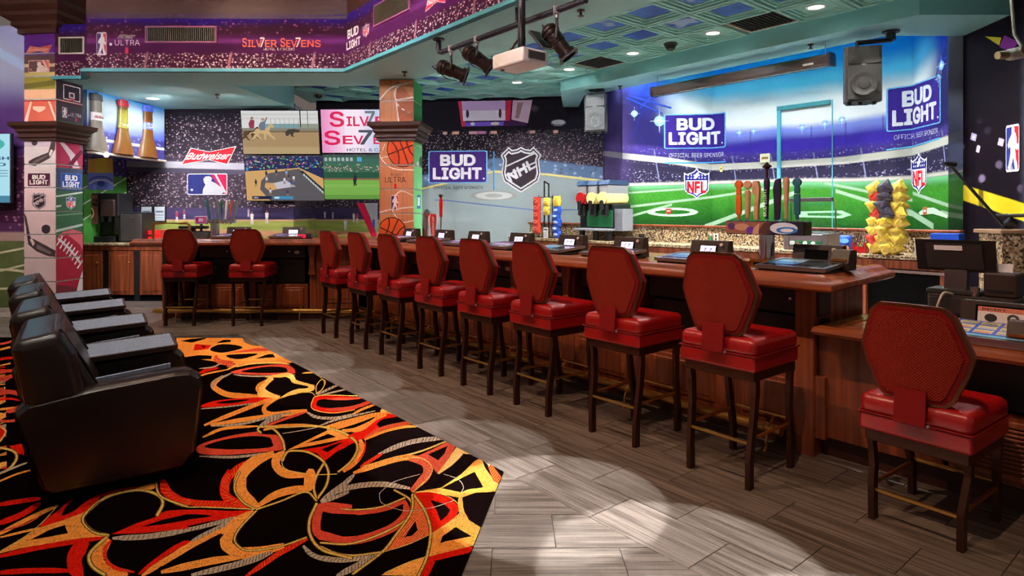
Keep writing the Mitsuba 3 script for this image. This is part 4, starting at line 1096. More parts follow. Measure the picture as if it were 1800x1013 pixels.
right_pillar.part('shaft', bx(.01, .46, .01, .46, 0, 1.075), 'mat_wood')

# ---------------------------------------------------------------- coffered ceiling tiles
TS = .64
c0 = G(1253, 60, TILE_Z)
region = Polygon([(-3.7, 8.9), (-1.9, 8.78), (5.0, .9), (7.8, 2.6), (8.2, 6.2), (4.25, 6.2), (0.75, 10.5), (0.98, 12.0), (-3.85, 12.5)])
fr = [(0, 0), (0, -.020), (.010, -.045), (.030, -.050), (.050, -.045), (.056, -.024), (.086, -.026), (.092, -.008), (.120, -.010), (.128, .004), (.142, .010), (.142, .014), (0, .014)]
h = TS / 2 - .002
frame_mesh = cat(sweep([(-h, -h), (-h, h), (h, h), (h, -h)], fr, True), bx(-.19, .19, -.19, .19, .006, .012))
panel_mesh = bx(-.178, .178, -.178, .178, -.001, .008)
frame_ply, panel_ply = mikit.ply(frame_mesh, 'mat_tealmould'), mikit.ply(panel_mesh, 'mat_skypanel')
plain_ply = mikit.ply(panel_mesh, 'mat_tealmould')
def tile_M(i, j):
    p = c0 + i * TS * d1 + j * TS * d2
    return mat4((-d1[0], -d1[1], 0), (d2[0], d2[1], 0), (0, 0, 1), (p[0], p[1], TILE_Z + .018))
vents = {(-1, 0), (3, 0)}
for j in range(-7, 2):
    for i in range(-9, 20):
        p = c0 + i * TS * d1 + j * TS * d2
        if not region.contains(Point(*p)) or (i, j) in vents:
            continue
        k = numbered('ceiling__tile')
        scene[k] = {**frame_ply, 'to_world': T4(tile_M(i, j))}
        scene[f'{k}__centre_panel'] = {**(panel_ply if j < 0 and rng.random() > .06 else plain_ply), 'to_world': T4(tile_M(i, j))}
for n, ij in enumerate([(-1, 0), (3, 0)]):
    t = Thing('ceiling_grille', ['black square return-air grille in the teal ceiling above the roller screen', 'black square return-air grille in the teal ceiling behind the projector'][n], 'vent', tile_M(*ij), 'ceiling grilles')
    t.part('frame', sweep([(-h, -h), (-h, h), (h, h), (h, -h)], [(0, 0), (0, -.016), (.022, -.016), (.022, .01), (0, .01)], True), 'mat_offwhite')
    t.part('plate', bx(-h + .02, h - .02, -h + .02, h - .02, -.004, .006), 'mat_void')
    for q in range(11):
        x = -h + .05 + q * (2 * h - .1) / 10
        t.part('slat', bx(x - .006, x + .006, -h + .022, h - .022, -.012, -.002), 'mat_char')
ring = lathe([(.075, 0), (.098, 0), (.10, -.008), (.085, -.014), (.078, -.004)], 28)
disc = lathe([(.0001, -.004), (.076, -.004), (.076, .0), (.0001, .0)], 28)
places = ['near the frame of the picture above the loudspeaker', 'between the black grille and the dome camera', 'left of the dark dome camera over the counter', 'beside the far black grille', 'farthest of the row over the counter']
dl = {-2: 'round downlight in the teal ceiling closest to the black loudspeaker', 0: 'round downlight beside the black grille above the roller screen', 2: 'round downlight between the two black ceiling grilles, past the dome camera', 4: 'round downlight past the second black grille', 6: 'round downlight above the hockey jumbotron, last of its row', -4: 'round downlight at the near end of the ceiling row'}
for i in (-4, -2, 0, 2, 4, 6):
    if not region.contains(Point(*(c0 + i * TS * d1))):
        continue
    t = Thing('downlight', dl[i], 'ceiling light', tile_M(i, 0), 'downlights in the coffered ceiling')
    t.part('trim', ring, 'mat_white', True)
    k = t.part('lens', disc, 'mat_white')
    scene[k]['emitter'] = emit((1, .97, .92), 26)
    p = c0 + i * TS * d1
    spot(f'downlight_beam_{i + 5:03d}', (p[0], p[1], TILE_Z - .02), (p[0] + .01, p[1], 0), 27, 66, 40, (1, .95, .88))
dome = lathe([(.0001, -.10), (.03, -.095), (.055, -.078), (.068, -.05), (.07, -.03), (.07, -.02)], 24)
cup = lathe([(.0001, 0), (.085, 0), (.09, -.012), (.082, -.03), (.068, -.032), (.0001, -.03)], 24)
for M, txt in ((tile_M(1, 0), 'dark dome camera between the ceiling downlights'), (at(*G(560, 164, TILE_Z), TILE_Z), 'dome camera with white ring above the screens')):
    t = Thing('dome_camera', txt, 'camera', M, 'dome cameras')
    t.part('ring', cup, 'mat_offwhite' if 'white' in txt else 'mat_brownbox', 30)
    t.part('dome', dome, 'mat_black', 30)
sp_mesh = cat(lathe([(.0001, 0), (.035, 0), (.035, -.012), (.012, -.018), (.010, -.05), (.006, -.055), (.0001, -.055)], 14), lathe([(.0001, -.05), (.026, -.05), (.026, -.056), (.0001, -.056)], 14))
for n, (px, py, z, txt) in enumerate([(1021, 18, SOF_Z, 'sprinkler head at the ceiling edge by the lamp pipe'), (711, 126, SOF_Z, 'sprinkler head above the court pillar'), (382, 166, SOF_Z, 'sprinkler head over the racing screen'), (1425, 78, BEAM_Z, 'sprinkler head between roller screen and big loudspeaker'), (1090, 151, BEAM_Z, 'sprinkler head on the beam by the far loudspeaker')]):
    solo('sprinkler', sp_mesh, 'mat_bronze', txt, 'sprinkler', 30, at(*G(px, py, z), z))
t = Thing('downlight', 'round downlight in the plain ceiling above the big bottles', 'ceiling light', at(*G(268, 173, SOF_Z), SOF_Z + .0), 'downlights in the plain ceiling')
t.part('trim', ring, 'mat_white', True); k = t.part('lens', disc, 'mat_white'); scene[k]['emitter'] = emit((1, .97, .92), 26)
p = G(268, 173, SOF_Z); spot('plain_beam', (p[0], p[1], SOF_Z - .02), (p[0], p[1] + .3, 0), 26, 65, 35, (.96, .97, 1))

# ---------------------------------------------------------------- the long bar
UC = 6.03                                            # where the long bar turns to the cross bar
cor = B(UC, 0); cor[1] = 7.94
XL = -4.9
end_in = B(.08, 1.12)
edge = [tuple(end_in), tuple(B(0, 0)), tuple(cor), (XL, 7.94)]
bar = Thing('bar_counter', 'long polished wood bar with a moulded edge, turning at the court pillar', 'bar counter')
nose = [(0.03, .985), (.012, .99), (.002, 1.0), (0, 1.012), (.004, 1.026), (.018, 1.036), (.040, 1.040), (.055, 1.050), (.075, 1.064), (.10, 1.072), (.13, 1.072), (.145, 1.064), (.16, 1.055), (.16, .985)]
bar.part('edge_moulding', sweep(edge, nose), 'mat_rail', 35)
W_ = LineString(edge)
inner = [tuple(B(.24, 1.12)), tuple(B(.16, .155)), (cor[0] + .075, 7.94 + .155), (XL, 8.095), (XL, 8.84), (-1.35, 8.84), tuple(B(UC - .45, 1.12))]
pr = np.array([(727 - CX) / F * 8.27, 8.27])
foot = Polygon([tuple(pr), tuple(pr - EN * .47), tuple(pr - EN * .47 + ND * .47), tuple(pr + ND * .47)]).buffer(.012, join_style=2)
slab = Polygon(inner).buffer(0).difference(foot)
bar.part('top', ext(slab, .055, 1.002), 'mat_rail')
def bpanel(t, name, u0, u1, v0, v1, z0, z1, m='mat_wood', b=.004, **k):
    return t.part(name, bx(-u1, -u0, v0, v1, z0, z1, b), m, L=at_bar(0, 0) if True else None, **k)
def fpanel(t, name, x0, x1, y0, y1, z0, z1, m='mat_wood', b=.004, **k):
    return t.part(name, bx(x0, x1, y0, y1, z0, z1, b), m, **k)
VB = .25
bpanel(bar, 'plinth', .30, UC - .12, VB + .05, .9, 0, .11, 'mat_plinth')
bpanel(bar, 'rear_panel', .25, UC - .3, .86, .90, .11, 1.0)
bpanel(bar, 'body', .30, UC - .40, VB + .16, .86, .11, .985, 'mat_void')
us = [.391, 1.127, 1.87, 2.531, 3.233, 3.949, 4.615, 5.357]
mids = [.10] + [(a + b) / 2 for a, b in zip(us, us[1:])] + [5.80]
def raised(t, mk, x0, x1, z0, z1, y):                # framed panel with a bead: returns meshes in (x, z), front face at y
    return [bx(x0, x1, y, y + .03, z0, z1), bx(x0 + .03, x1 - .03, y - .012, y + .01, z0 + .03, z1 - .03, .006), *[m for m in (bx(x0 + .05, x1 - .05, y - .018, y, z0 + .05, z1 - .05, .008),)]]
def seat_bay(w, y, t, base, vent=True):
    t.part('lower_panel', cat(bx(-w / 2, w / 2, y, y + .04, .11, .47, .003), bx(-w / 2 + .05, w / 2 - .05, y - .012, y + .01, .16, .43, .008), bx(-w / 2 + .075, w / 2 - .075, y - .018, y, .19, .40, .008)), 'mat_wood', L=base)
    k = t.part('machine_cabinet', cat(bx(-w / 2 + .05, w / 2 - .05, y + .05, y + .18, .47, .80, .008), bx(-w / 2 + .04, w / 2 - .04, y + .02, y + .18, .81, .975, .008)), 'mat_black', L=base, label='black machine cabinet under the bar top')
    t.part('louvre', cat(*[bx(-.16, -.07, y + .044, y + .052, z, z + .010, .002) for z in (.60, .63, .66, .69)]), 'mat_steel', L=base, of=k)
    t.part('knob', cat(lathe([(.0001, .02), (.01, .018), (.012, 0)], 12)), 'mat_chrome', 30, L=base @ tr(.08, y + .02, .90) @ rx(math.pi / 2), of=k)
    t.part('rating_label', bx(.15, .21, y + .017, y + .022, .87, .905), 'mat_offwhite', L=base, of=k)
for a, b in zip(mids, mids[1:]):
    w = b - a - .09
    seat_bay(w, VB, bar, at_bar((a + b) / 2, 0))
corb = cat(bx(-.045, .045, VB - .01, VB + .16, .11, .985, .006), ext(Polygon([(-.05, .985), (.05, .985), (.05, .93), (.044, .90), (.03, .80), (.034, .70), (.045, .62), (.045, .60), (-.045, .60), (-.045, .62), (-.034, .70), (-.03, .80), (-.044, .90), (-.05, .93)]), .08).apply_transform(mat4((1, 0, 0), (0, 0, 1), (0, -1, 0), (0, VB + .02, 0))))
first = None
for u in mids[1:-1]:
    L = at_bar(u, 0)
    if first is None:
        first = bar.part('corbel', corb, 'mat_wood', L=L)
    else:
        bar.again('corbel', first, L)
bpanel(bar, 'end_post', .20, .31, VB - .02, VB + .12, 0.0, .985, b=.006)
bpanel(bar, 'end_panel', .20, .24, VB + .1, .92, .0, .985)
# cross bar
YB = 8.17
fpanel(bar, 'plinth', XL + .45, -1.8, YB + .05, 8.8, 0, .11, 'mat_plinth')
fpanel(bar, 'body', XL + .36, -1.95, YB + .17, 8.78, .11, .985, 'mat_void')
fpanel(bar, 'end_panel', XL + .30, XL + .36, YB - .02, 8.8, 0, .985)
for x in (-3.82, -3.0):
    seat_bay(.66, YB, bar, at(x + (-.02), 0))
corb2 = mv(corb, tr(0, YB - VB, 0))
for x in (-4.35, -3.42, -2.62):
    bar.part('corbel', corb2, 'mat_wood', L=at(x, 0))
fpanel(bar, 'lower_panel', -2.58, -2.02, YB, YB + .05, .11, .985)
bar.part('raised_panel', cat(bx(-2.50, -2.10, YB - .014, YB + .01, .22, .92, .008), bx(-2.46, -2.14, YB - .02, YB, .27, .87, .008)), 'mat_wood')
fpanel(bar, 'rear_panel', XL + .36, -1.4, 8.74, 8.80, .11, 1.0)

# brass foot rail on curved brackets
rail = Thing('foot_rail', 'brass foot rail running along the base of the bar', 'foot rail')
rv, rz_ = .135, .135
pth = [tuple(B(.34, rv)), tuple(B(UC - .05, rv)), (XL + .25, YB - .115)]
pth[1] = (B(UC - .05, rv)[0], YB - .115)
rail.part('tube', cat(tube([(*pth[0], rz_), (*pth[1], rz_)], .032, 14), tube([(*pth[1], rz_), (*pth[2], rz_)], .032, 14), mv(trimesh.creation.icosphere(radius=.03), tr(*pth[1], rz_))), 'mat_brass', 40)
brk = cat(tube([(0, 0, 0), (0, -.02, -.03), (0, -.035, -.07), (0, -.03, -.105), (0, -.045, -.122)], [.010, .009, .008, .008, .010], 8), mv(trimesh.creation.icosphere(radius=.013), tr(0, -.047, -.124)), tube([(0, 0, 0), (0, .05, .05), (0, .11, .06)], .010, 8), lathe([(.0001, 0), (.03, 0), (.034, .01), (.034, .04), (.03, .05), (.0001, .05)], 14).apply_transform(mat4((0, 1, 0), (0, 0, 1), (1, 0, 0), (-.025, 0, 0))))
k0 = None
for u in (.42, 1.5, 2.2, 2.9, 3.6, 4.3, 5.0, 5.6):
    p = B(u, rv); L = at_bar(u, rv, rz_)
    if k0 is None:
        k0 = rail.part('bracket', brk, 'mat_brass', 40, L=L)
    else:
        rail.again('bracket', k0, L)
for x in (-4.35, -3.6, -2.75):
    rail.again('bracket', k0, at(x, YB - .115, rz_))

# low section at the near end
low = Thing('low_counter', 'lower wooden counter with a rounded edge at the end of the bar', 'bar counter')
lo = [(.03, .735), (.01, .74), (0, .757), (.008, .778), (.03, .79), (.06, .786), (.10, .79), (.12, .79), (.12, .735)]
le = [tuple(B(-4.2, .085)), tuple(B(.15, .085)), tuple(B(.15, .75))]
low.part('edge_moulding', sweep(le, lo), 'mat_rail', 35)
low.part('top', ext(Polygon([tuple(B(-4.2, .2)), tuple(B(.03, .2)), tuple(B(.03, .95)), tuple(B(-4.2, .95))]), .045, .74), 'mat_rail')
bpanel(low, 'front_panel', -.42, .195, VB + .03, VB + .07, .12, .735)
bpanel(low, 'plinth', -4.2, .195, VB + .08, .9, 0, .11, 'mat_plinth')
bpanel(low, 'body', -4.2, -.43, VB + .20, .9, .11, .735, 'mat_void')
bpanel(low, 'rear_panel', -4.2, .19, .9, .93, .11, .735)
for u0, u1 in ((-1.15, -.44), (-1.95, -1.24)):
    L = at_bar((u0 + u1) / 2, 0); w = u1 - u0
    k = low.part('louvred_panel', cat(bx(-w / 2, w / 2, VB + .05, VB + .09, .12, .46, .003), *[bx(*q, .005) for q in ((-w / 2 + .03, w / 2 - .03, VB + .03, VB + .06, .40, .43), (-w / 2 + .03, w / 2 - .03, VB + .03, VB + .06, .15, .18), (-w / 2 + .03, -w / 2 + .06, VB + .03, VB + .06, .15, .43), (w / 2 - .06, w / 2 - .03, VB + .03, VB + .06, .15, .43))]), 'mat_wood', L=L)
    for q in range(10):
        low.part('slat', bx(-w / 2 + .07, w / 2 - .07, VB + .035, VB + .055, .19 + q * .021, .203 + q * .021, .004), 'mat_wood', L=L, of=k)
    low.part('machine_cabinet', bx(-w / 2 + .03, w / 2 - .03, VB + .06, VB + .2, .47, .73, .008), 'mat_black', L=L, label='black machine cabinet')
bpanel(low, 'corbel', -1.24, -1.15, VB + .02, VB + .14, .11, .735)

# ---------------------------------------------------------------- bar stools
def stool_parts(t, hs):                              # hs: height of the seat; local y towards the bar, rear legs at y = 0
    dz = hs - .765
    sx, sy0, sy1 = .225, -.035, .43
    def pad(x, y0, y1, z0, z1, r):
        return rbox(-x, x, y0, y1, z0, z1, r)
    t.part('seat', pad(sx, sy0, sy1, .675 + dz, .775 + dz, .038), 'mat_vinyl', 40)
    t.part('seat_band', cat(pad(sx - .002, sy0 + .002, sy1 - .002, .605 + dz, .69 + dz, .016)), 'mat_vinyl', 40)
    t.part('piping', cat(*[tube([a, b], .0045, 6) for a, b in (((-sx, sy0, .688 + dz), (sx, sy0, .688 + dz)), ((sx, sy0, .688 + dz), (sx, sy1, .688 + dz)), ((-sx, sy0, .688 + dz), (-sx, sy1, .688 + dz)))]), 'mat_strap')
    t.part('seat_frame', cat(bx(-.205, .205, -.012, .012, .555 + dz, .61 + dz, .003), bx(-.205, .205, .385, .409, .555 + dz, .61 + dz, .003), bx(-.205, -.185, 0, .40, .555 + dz, .61 + dz, .003), bx(.185, .205, 0, .40, .555 + dz, .61 + dz, .003)), 'mat_bronze')
    def leg(sx_, y_top, y_bot, curve_):
        pts = [(.195 * sx_, y_top, .60 + dz), (.19 * sx_, y_top - .012 * curve_, .50 + dz), (.182 * sx_, y_top - .012 * curve_ + (y_bot - y_top) * .35, .36 + .6 * dz), (.176 * sx_, y_bot, .16), (.174 * sx_, y_bot, 0)]
        ms = []
        for (a, b) in zip(pts, pts[1:]):
            q = []
            for (x, y, z) in (a, b):
                q += [(x + i, y + j, z) for i in (-.013, .013) for j in (-.021, .021)]
            ms.append(hull(q))
        return cat(*ms)
    for s in (-1, 1):
        t.part('leg', leg(s, .02, .0, -1.2), 'mat_bronze')
    for s in (-1, 1):
        t.part('leg', leg(s, .395, .43, .6), 'mat_bronze')
    z1, z2 = .235 + dz * .5, .255 + dz * .5
    t.part('rung', tube([(-.175, 0, z1), (.175, 0, z1)], .0095, 8), 'mat_brass', 40)
    for s in (-1, 1):
        t.part('rung', tube([(.177 * s, 0, z2), (.177 * s, .43, z2)], .0095, 8), 'mat_brass', 40)
    t.part('rung', tube([(-.175, .43, z2 + .02), (.175, .43, z2 + .02)], .0095, 8), 'mat_brass', 40)
    # back: six-sided pad, bent round the sitter, tilted
    half = [(.0, 1.212), (.125, 1.208), (.168, 1.17), (.226, 1.0), (.205, .93), (.150, .80), (.12, .772), (0, .765)]
    out = Polygon(half + [(-x, z) for x, z in half[::-1]]).buffer(-.03).buffer(.03, 6)
    def bent(g, y0, y1, seg=.02):
        q = g.segmentize(seg)
        xs = np.array(polys(q)[0].exterior.coords)
        from scipy.spatial import Delaunay
        x0, z0, x1, z1_ = q.bounds
        gx, gz = np.meshgrid(np.arange(x0 + .02, x1, .03), np.arange(z0 + .02, z1_, .03))
        inn = [p for p in np.column_stack([gx.ravel(), gz.ravel()]) if q.buffer(-.008).contains(Point(*p))]
        P2 = np.vstack([xs[:-1], np.array(inn)])
        tri = Delaunay(P2).simplices
        tri = np.array([s for s in tri if q.buffer(1e-6).contains(Point(*P2[s].mean(0)))])
        n = len(P2); nb = len(xs) - 1
        def place(y):
            return np.column_stack([P2[:, 0], y + .9 * P2[:, 0] ** 2 - .13 * (P2[:, 1] - .78) - .02, P2[:, 1] + dz])
        v = np.vstack([place(y0), place(y1)])
        f = [tuple(s) for s in tri] + [tuple(s + n)[::-1] for s in tri]
        for i in range(nb):
            j = (i + 1) % nb
            f += [(i, j, j + n), (i, j + n, i + n)]
        m = trimesh.Trimesh(v, f, process=False); trimesh.repair.fix_normals(m)
        return m, np.vstack([P2, P2])
    m, _ = bent(out, .0, .022); t.part('back_frame', m, 'mat_rim', 40, label='copper-coloured metal rim')
    m, _ = bent(out.buffer(-.016), -.008, .004); t.part('back_edge', m, 'mat_strap', 40)
    m, uv = bent(out.buffer(-.034), -.014, -.004); t.part('back_panel', m, 'mat_weave', False, label='woven red and orange back panel', uv=uv)
    m, _ = bent(out.buffer(-.010), .02, .060); t.part('back_pad', m, 'mat_vinyl', 50)
    t.part('neck', cat(hull([(x, y - .024, z + dz) for x in (-.062, .062) for y, z in ((-.032, .835), (-.02, .835), (-.046, .69), (-.034, .69))])), 'mat_strap', label='flat red strap between seat and back')
    t.part('stud', mv(trimesh.creation.icosphere(2, .009), tr(.07, -.058, .695 + dz)), 'mat_chrome', True)
word = ['first', 'second', 'third', 'fourth', 'fifth', 'sixth', 'seventh', 'eighth']
S0 = None
for k, (u, D) in enumerate(zip(us, (2.948, 2.946, 2.923, 2.913, 2.922, 2.909, 2.90, 2.897))):
    M = at_bar(u, D - 3.388, 0, math.radians([0, 1.5, -.5, 1, .5, 0, -1, .5][k]))
    txt = f'tall red bar stool at the long bar, {word[k]} in the row from the low counter'
    if S0 is None:
        S0 = Thing('bar_stool', txt, 'bar stool', M, 'red stools along the long bar')
        stool_parts(S0, .765)
    else:
        S0.copy(txt, M)
for (x, rz, txt) in ((-4.13, .03, 'tall red bar stool at the cross bar, next to the brass service rail'), (-3.29, .02, 'tall red bar stool at the cross bar, close to the bend of the bar')):
    S0.copy(txt, at(x, 7.71, 0, rz), 'red stools at the cross bar')
p9 = (np.array(G(1535, 912)) + G(1690, 970)) / 2
L9 = Thing('bar_stool', 'shorter red stool with woven back in front of the low counter', 'bar stool', at_bar(*(lambda q: (q[0], q[1]))(uv_of(p9)), 0, math.radians(-3)))
stool_parts(L9, .575)

# ---------------------------------------------------------------- leather recliners with writing tablets
def recliner(t):                                     # local x to the sitter's right (towards the camera), y forwards
    wd, aw = .78, .15
    def arm(x0):
        g = Polygon([(.10, .09), (.14, .05), (.70, .05), (.76, .12), (.80, .46), (.79, .53), (.74, .565), (.66, .57), (.30, .545), (.05, .51), (.0, .47), (.02, .36)]).buffer(-.03).buffer(.03, 5)
        m = ext(g, aw - .05)
        core = mv(m, mat4((0, 1, 0), (0, 0, 1), (1, 0, 0), (x0 + .025, 0, 0)))
        m2 = mv(ext(g.buffer(-.022), aw), mat4((0, 1, 0), (0, 0, 1), (1, 0, 0), (x0, 0, 0)))
        return m3hull(core, m2)
    def m3hull(*ms):
        return hull(np.vstack([m.vertices for m in ms]))
    t.part('arm', arm(wd / 2 - aw), 'mat_leather', 45)
    t.part('arm', arm(-wd / 2), 'mat_leather', 45)
    t.part('seat', rbox(-wd / 2 + aw, wd / 2 - aw, .12, .76, .26, .44, .06), 'mat_leather', 40)
    t.part('front_panel', rbox(-wd / 2 + aw, wd / 2 - aw, .66, .78, .06, .30, .04), 'mat_leather', 40)
    bk = hull(np.vstack([np.array([x, y, z]) + _sph * .055 for x in (-wd / 2 + .06, wd / 2 - .06) for y, z in ((.26, .34), (.13, .30), (.15, .775), (.045, .755), (.19, .70))]))
    t.part('back', bk, 'mat_leather', 45)
    t.part('head_pad', hull(np.vstack([np.array([x, y, z]) + _sph * .035 for x in (-wd / 2 + .10, wd / 2 - .10) for y, z in ((.165, .80), (.25, .62), (.31, .50), (.18, .50))])), 'mat_leather', 45)
    t.part('base', bx(-wd / 2 + .06, wd / 2 - .06, .10, .68, .0, .08), 'mat_void')
    for s in (-1, 1):
        t.part('seam', tube([(s * (wd / 2 - .085), .175, .835), (s * (wd / 2 - .085), .285, .64), (s * (wd / 2 - .085), .345, .50)], .006, 6), 'mat_black')
    # flap folded against the near arm, tablet lying on the far arm
    t.part('folded_tablet', hull([(x, y, z + dz_) for x in (wd / 2 - aw - .028, wd / 2 - aw - .004) for y, z in ((.10, .535), (.66, .585)) for dz_ in (-.22, .0)]), 'mat_tablet', label='grey writing tablet folded down inside the arm')
    t.part('hinge', hull([(x, y, z) for x in (wd / 2 - aw - .03, wd / 2 - aw + .012) for y in (.05, .14) for z in (.52, .545)]), 'mat_offwhite')
    g = rr(-.10, .17, .04, .74, .02)
    t.part('tablet', mv(ext(g, .022), tr(-wd / 2 + .08, 0, 0) @ mat4((.993, 0, -.12), (.0, .998, .045), (.12, -.045, .993), (0, 0, .577))), 'mat_tablet', label='blue-grey writing tablet resting on the arm')
    t.part('tablet_edge', mv(ext(g.buffer(.006).difference(g.buffer(-.012)), .026), tr(-wd / 2 + .08, 0, 0) @ mat4((.993, 0, -.12), (.0, .998, .045), (.12, -.045, .993), (0, 0, .573))), 'mat_brownbox')
    t.part('tablet_bracket', cat(tube([(-wd / 2 + .08, .45, .53), (-wd / 2 + .08, .45, .57)], .018, 10), bx(-wd / 2 + .03, -wd / 2 + .16, .40, .52, .55, .572, .006)), 'mat_black')
RU = [0.0, 1.0, 2.03, 2.97]
aF = np.array([-1.728, 3.364])                      # near front corner of the first chair's arm
R0 = None
rl = ['dark leather recliner with grey tablet, first and largest of the row', 'dark leather recliner, second of the row behind the first one', 'dark leather recliner, third of the row on the carpet', 'dark leather recliner, last of the row by the printed pillar']
for k, q in enumerate(RU):
    M0 = mat4((-d1[0], -d1[1], 0), (d2[0], d2[1], 0), (0, 0, 1), (0, 0, 0)) @ at(0, 0, 0, math.radians(-4))
    o = aF + q * d1 - (M0[:2, 0] * .315 + M0[:2, 1] * .76)
    M = M0.copy(); M[:2, 3] = o; M[2, 3] = .012
    if R0 is None:
        R0 = Thing('recliner', rl[0], 'armchair', M, 'leather recliners on the carpet'); recliner(R0)
    else:
        R0.copy(rl[k], M)

# ---------------------------------------------------------------- game terminals let into the bar top
def terminal(t, art, lit=(.62, .55, 1.0), k_lit=1.6, dark=False):
    tilt = rx(math.radians(5)) 
    def T(m):
        return mv(m, tr(0, .17, 1.083) @ tilt)
    t.part('bezel', T(cat(ext(sbox(-.21, 0, .21, .33).difference(sbox(-.185, .03, .185, .305)), .018), bx(-.20, .20, .01, .32, -.006, .008))), 'mat_steel')
    t.print('screen', fitl(art, -.185, .185, .03, .305), tr(0, .17, 1.083) @ tilt @ tr(0, 0, .012), mat='mat_glossprint')
    t.part('cabinet', bx(-.20, .20, .19, .50, 1.058, 1.082), 'mat_black')
    hb = hull([(x, y, z) for x in (-.15, .15) for y, z in ((.50, 1.085), (.60, 1.085), (.535, 1.215), (.59, 1.215))] + [(x, .50, 1.06) for x in (-.15, .15)] + [(x, .60, 1.06) for x in (-.15, .15)])
    t.part('display_box', hb, 'mat_brownbox')
    L = tr(0, .5145, 1.15) @ mat4((1, 0, 0), (0, .26, .966), (0, -.966, .26), (0, 0, 0))
    k = t.part('small_screen', mv(bx(-.07, .07, -.035, .035, -.003, .004), np.eye(4)), 'mat_void', L=L)
    if not dark:
        e = t.part('lit_panel', (np.array([(-.062, -.029, .005), (.062, -.029, .005), (.062, .029, .005), (-.062, .029, .005)]), np.array([[0, 1, 2], [0, 2, 3]])), 'mat_white', L=L, of=k)
        scene[e]['emitter'] = emit(lit, k_lit)
        t.print('figures', [(fit(tpoly('7 7', True), -.035, .035, -.012, .012), (90, 60, 150))], L @ tr(0, 0, .006), of=k)
    t.part('button', mv(lathe([(.0001, .012), (.011, .010), (.012, 0)], 12), tr(.11, .512, 1.19) @ rx(math.pi / 2)), 'mat_offwhite', 30)

def art_blue(k):
    q = [(sbox(0, 0, 1, 1), (24, 24, 30)), (sbox(0, .35, .45, 1), (70, 140, 200)), (sbox(.0, .7, .45, 1), (150, 200, 230))]
    return q + [(sbox(.5 + .1 * i, .1, .56 + .1 * i, .25), (90, 90, 110)) for i in range(4)]
def art_cards(k):
    r = np.random.default_rng(k)
    q = [(sbox(0, 0, 1, 1), (34, 34, 60)), (sbox(0, .6, .55, 1), (150, 130, 220)), (sbox(.55, .5, 1, 1), (60, 70, 110))]
    for i in range(4):
        for j in range(3):
            q.append((sbox(.05 + .24 * i, .06 + .3 * j, .24 + .24 * i, .30 + .3 * j), [(210, 214, 226), (120, 150, 210), (70, 76, 110), (190, 160, 200)][r.integers(0, 4)]))
    return q
seat_word = dict(zip(range(8), word))
for k, u in enumerate(us):
    t = Thing('game_terminal', f'bar-top game screen with brown display box, {word[k]} along the long bar from the low counter', 'gaming machine', at_bar(u - (.075 if k == 0 else .05), 0), 'game screens in the bar top')
    terminal(t, art_blue(k) if k in (0, 1, 3) else art_cards(k), dark=(k == 0), k_lit=1.5)
for k, (x, txt) in enumerate([(-3.74, 'bar-top game screen on the cross bar behind the stool by the brass rail'), (-2.98, 'bar-top game screen on the cross bar next to a small red light')]):
    t = Thing('game_terminal', txt, 'gaming machine', at(x, 7.94), 'game screens on the cross bar')
    terminal(t, art_cards(k + 30), lit=((.62, .55, 1) if k == 0 else (.95, .9, .8)))
# low counter's own screen
Mlow = at_bar(*uv_of(bar_px(1738, 3.56)), 0, 0)
def low_terminal(t):
    z = .792
    t.part('cabinet', hull([(x, y, zz) for x in (-.20, .20) for y, zz in ((0, z), (0, z + .035), (.30, z), (.30, z + .075))]), 'mat_steel')
    q = [(sbox(0, 0, 1, 1), (40, 90, 200)), (sbox(0, 0, 1, .12), (120, 190, 240))]
    for i in range(4):
        for j in range(3):
            q += [(sbox(.03 + .245 * i, .2 + .27 * j, .235 + .245 * i, .42 + .27 * j), (196, 186, 150)), (sbox(.05 + .245 * i, .22 + .27 * j, .21 + .245 * i, .30 + .27 * j), [(120, 150, 130), (200, 130, 110), (150, 170, 190)][(i + j) % 3])]
    a = math.atan2(.04, .30)
    t.print('screen', fitl(q, -.185, .185, .02, .285), mat4((1, 0, 0), (0, math.cos(a), math.sin(a)), (0, -math.sin(a), math.cos(a)), (0, 0, z + .0375)), mat='mat_glossprint')
    t.part('display_box', hull([(x, y, zz) for x in (-.19, .19) for y, zz in ((.28, z), (.40, z), (.315, z + .17), (.38, z + .17))]), 'mat_brownbox')
    L = tr(-.02, .3015, z + .105) @ mat4((1, 0, 0), (0, .2, .98), (0, -.98, .2), (0, 0, 0))
    k = t.part('small_screen', bx(-.105, .105, -.05, .05, -.003, .003), 'mat_void', L=L)
    t.print('instruction_card', [(sbox(-.095, -.042, .095, .042), (232, 226, 226)), (sbox(-.095, .018, .095, .042), (214, 130, 110)), (ell(-.04, -.012, .026, .02), (60, 56, 60)), (ell(.05, -.008, .024, .022), (70, 66, 70)), (ell(.05, -.008, .012, .011), (220, 215, 215)), (fit(tpoly('INSERT', True), -.08, .02, .024, .036), (60, 40, 40))], L @ tr(0, 0, .005), of=k)
    t.part('button', bx(.14, .16, .29, .30, z + .12, z + .14), 'mat_offwhite')
t = Thing('game_terminal', 'blue game screen with a brown display box on the low counter', 'gaming machine', Mlow)
low_terminal(t)
def bill_box(M, txt, z, c='mat_brownbox'):
    t = Thing('bill_acceptor', txt, 'bill acceptor', M)
    t.part('body', cat(bx(-.05, .05, 0, .12, z, z + .05, .006), hull([(x, y, zz) for x in (-.05, .05) for y, zz in ((.0, z + .045), (.12, z + .045), (.03, z + .12), (.12, z + .12))])), c)
    t.part('slot', bx(-.04, .04, -.004, .01, z + .055, z + .068), 'mat_brass')
bill_box(at_bar(*uv_of(bar_px(1475, 3.80))), 'small dark bill acceptor on the end of the long bar', 1.075)
bill_box(at_bar(*uv_of(bar_px(1792, 3.6))), 'small dark bill acceptor with red glow at the end of the low counter', .79)
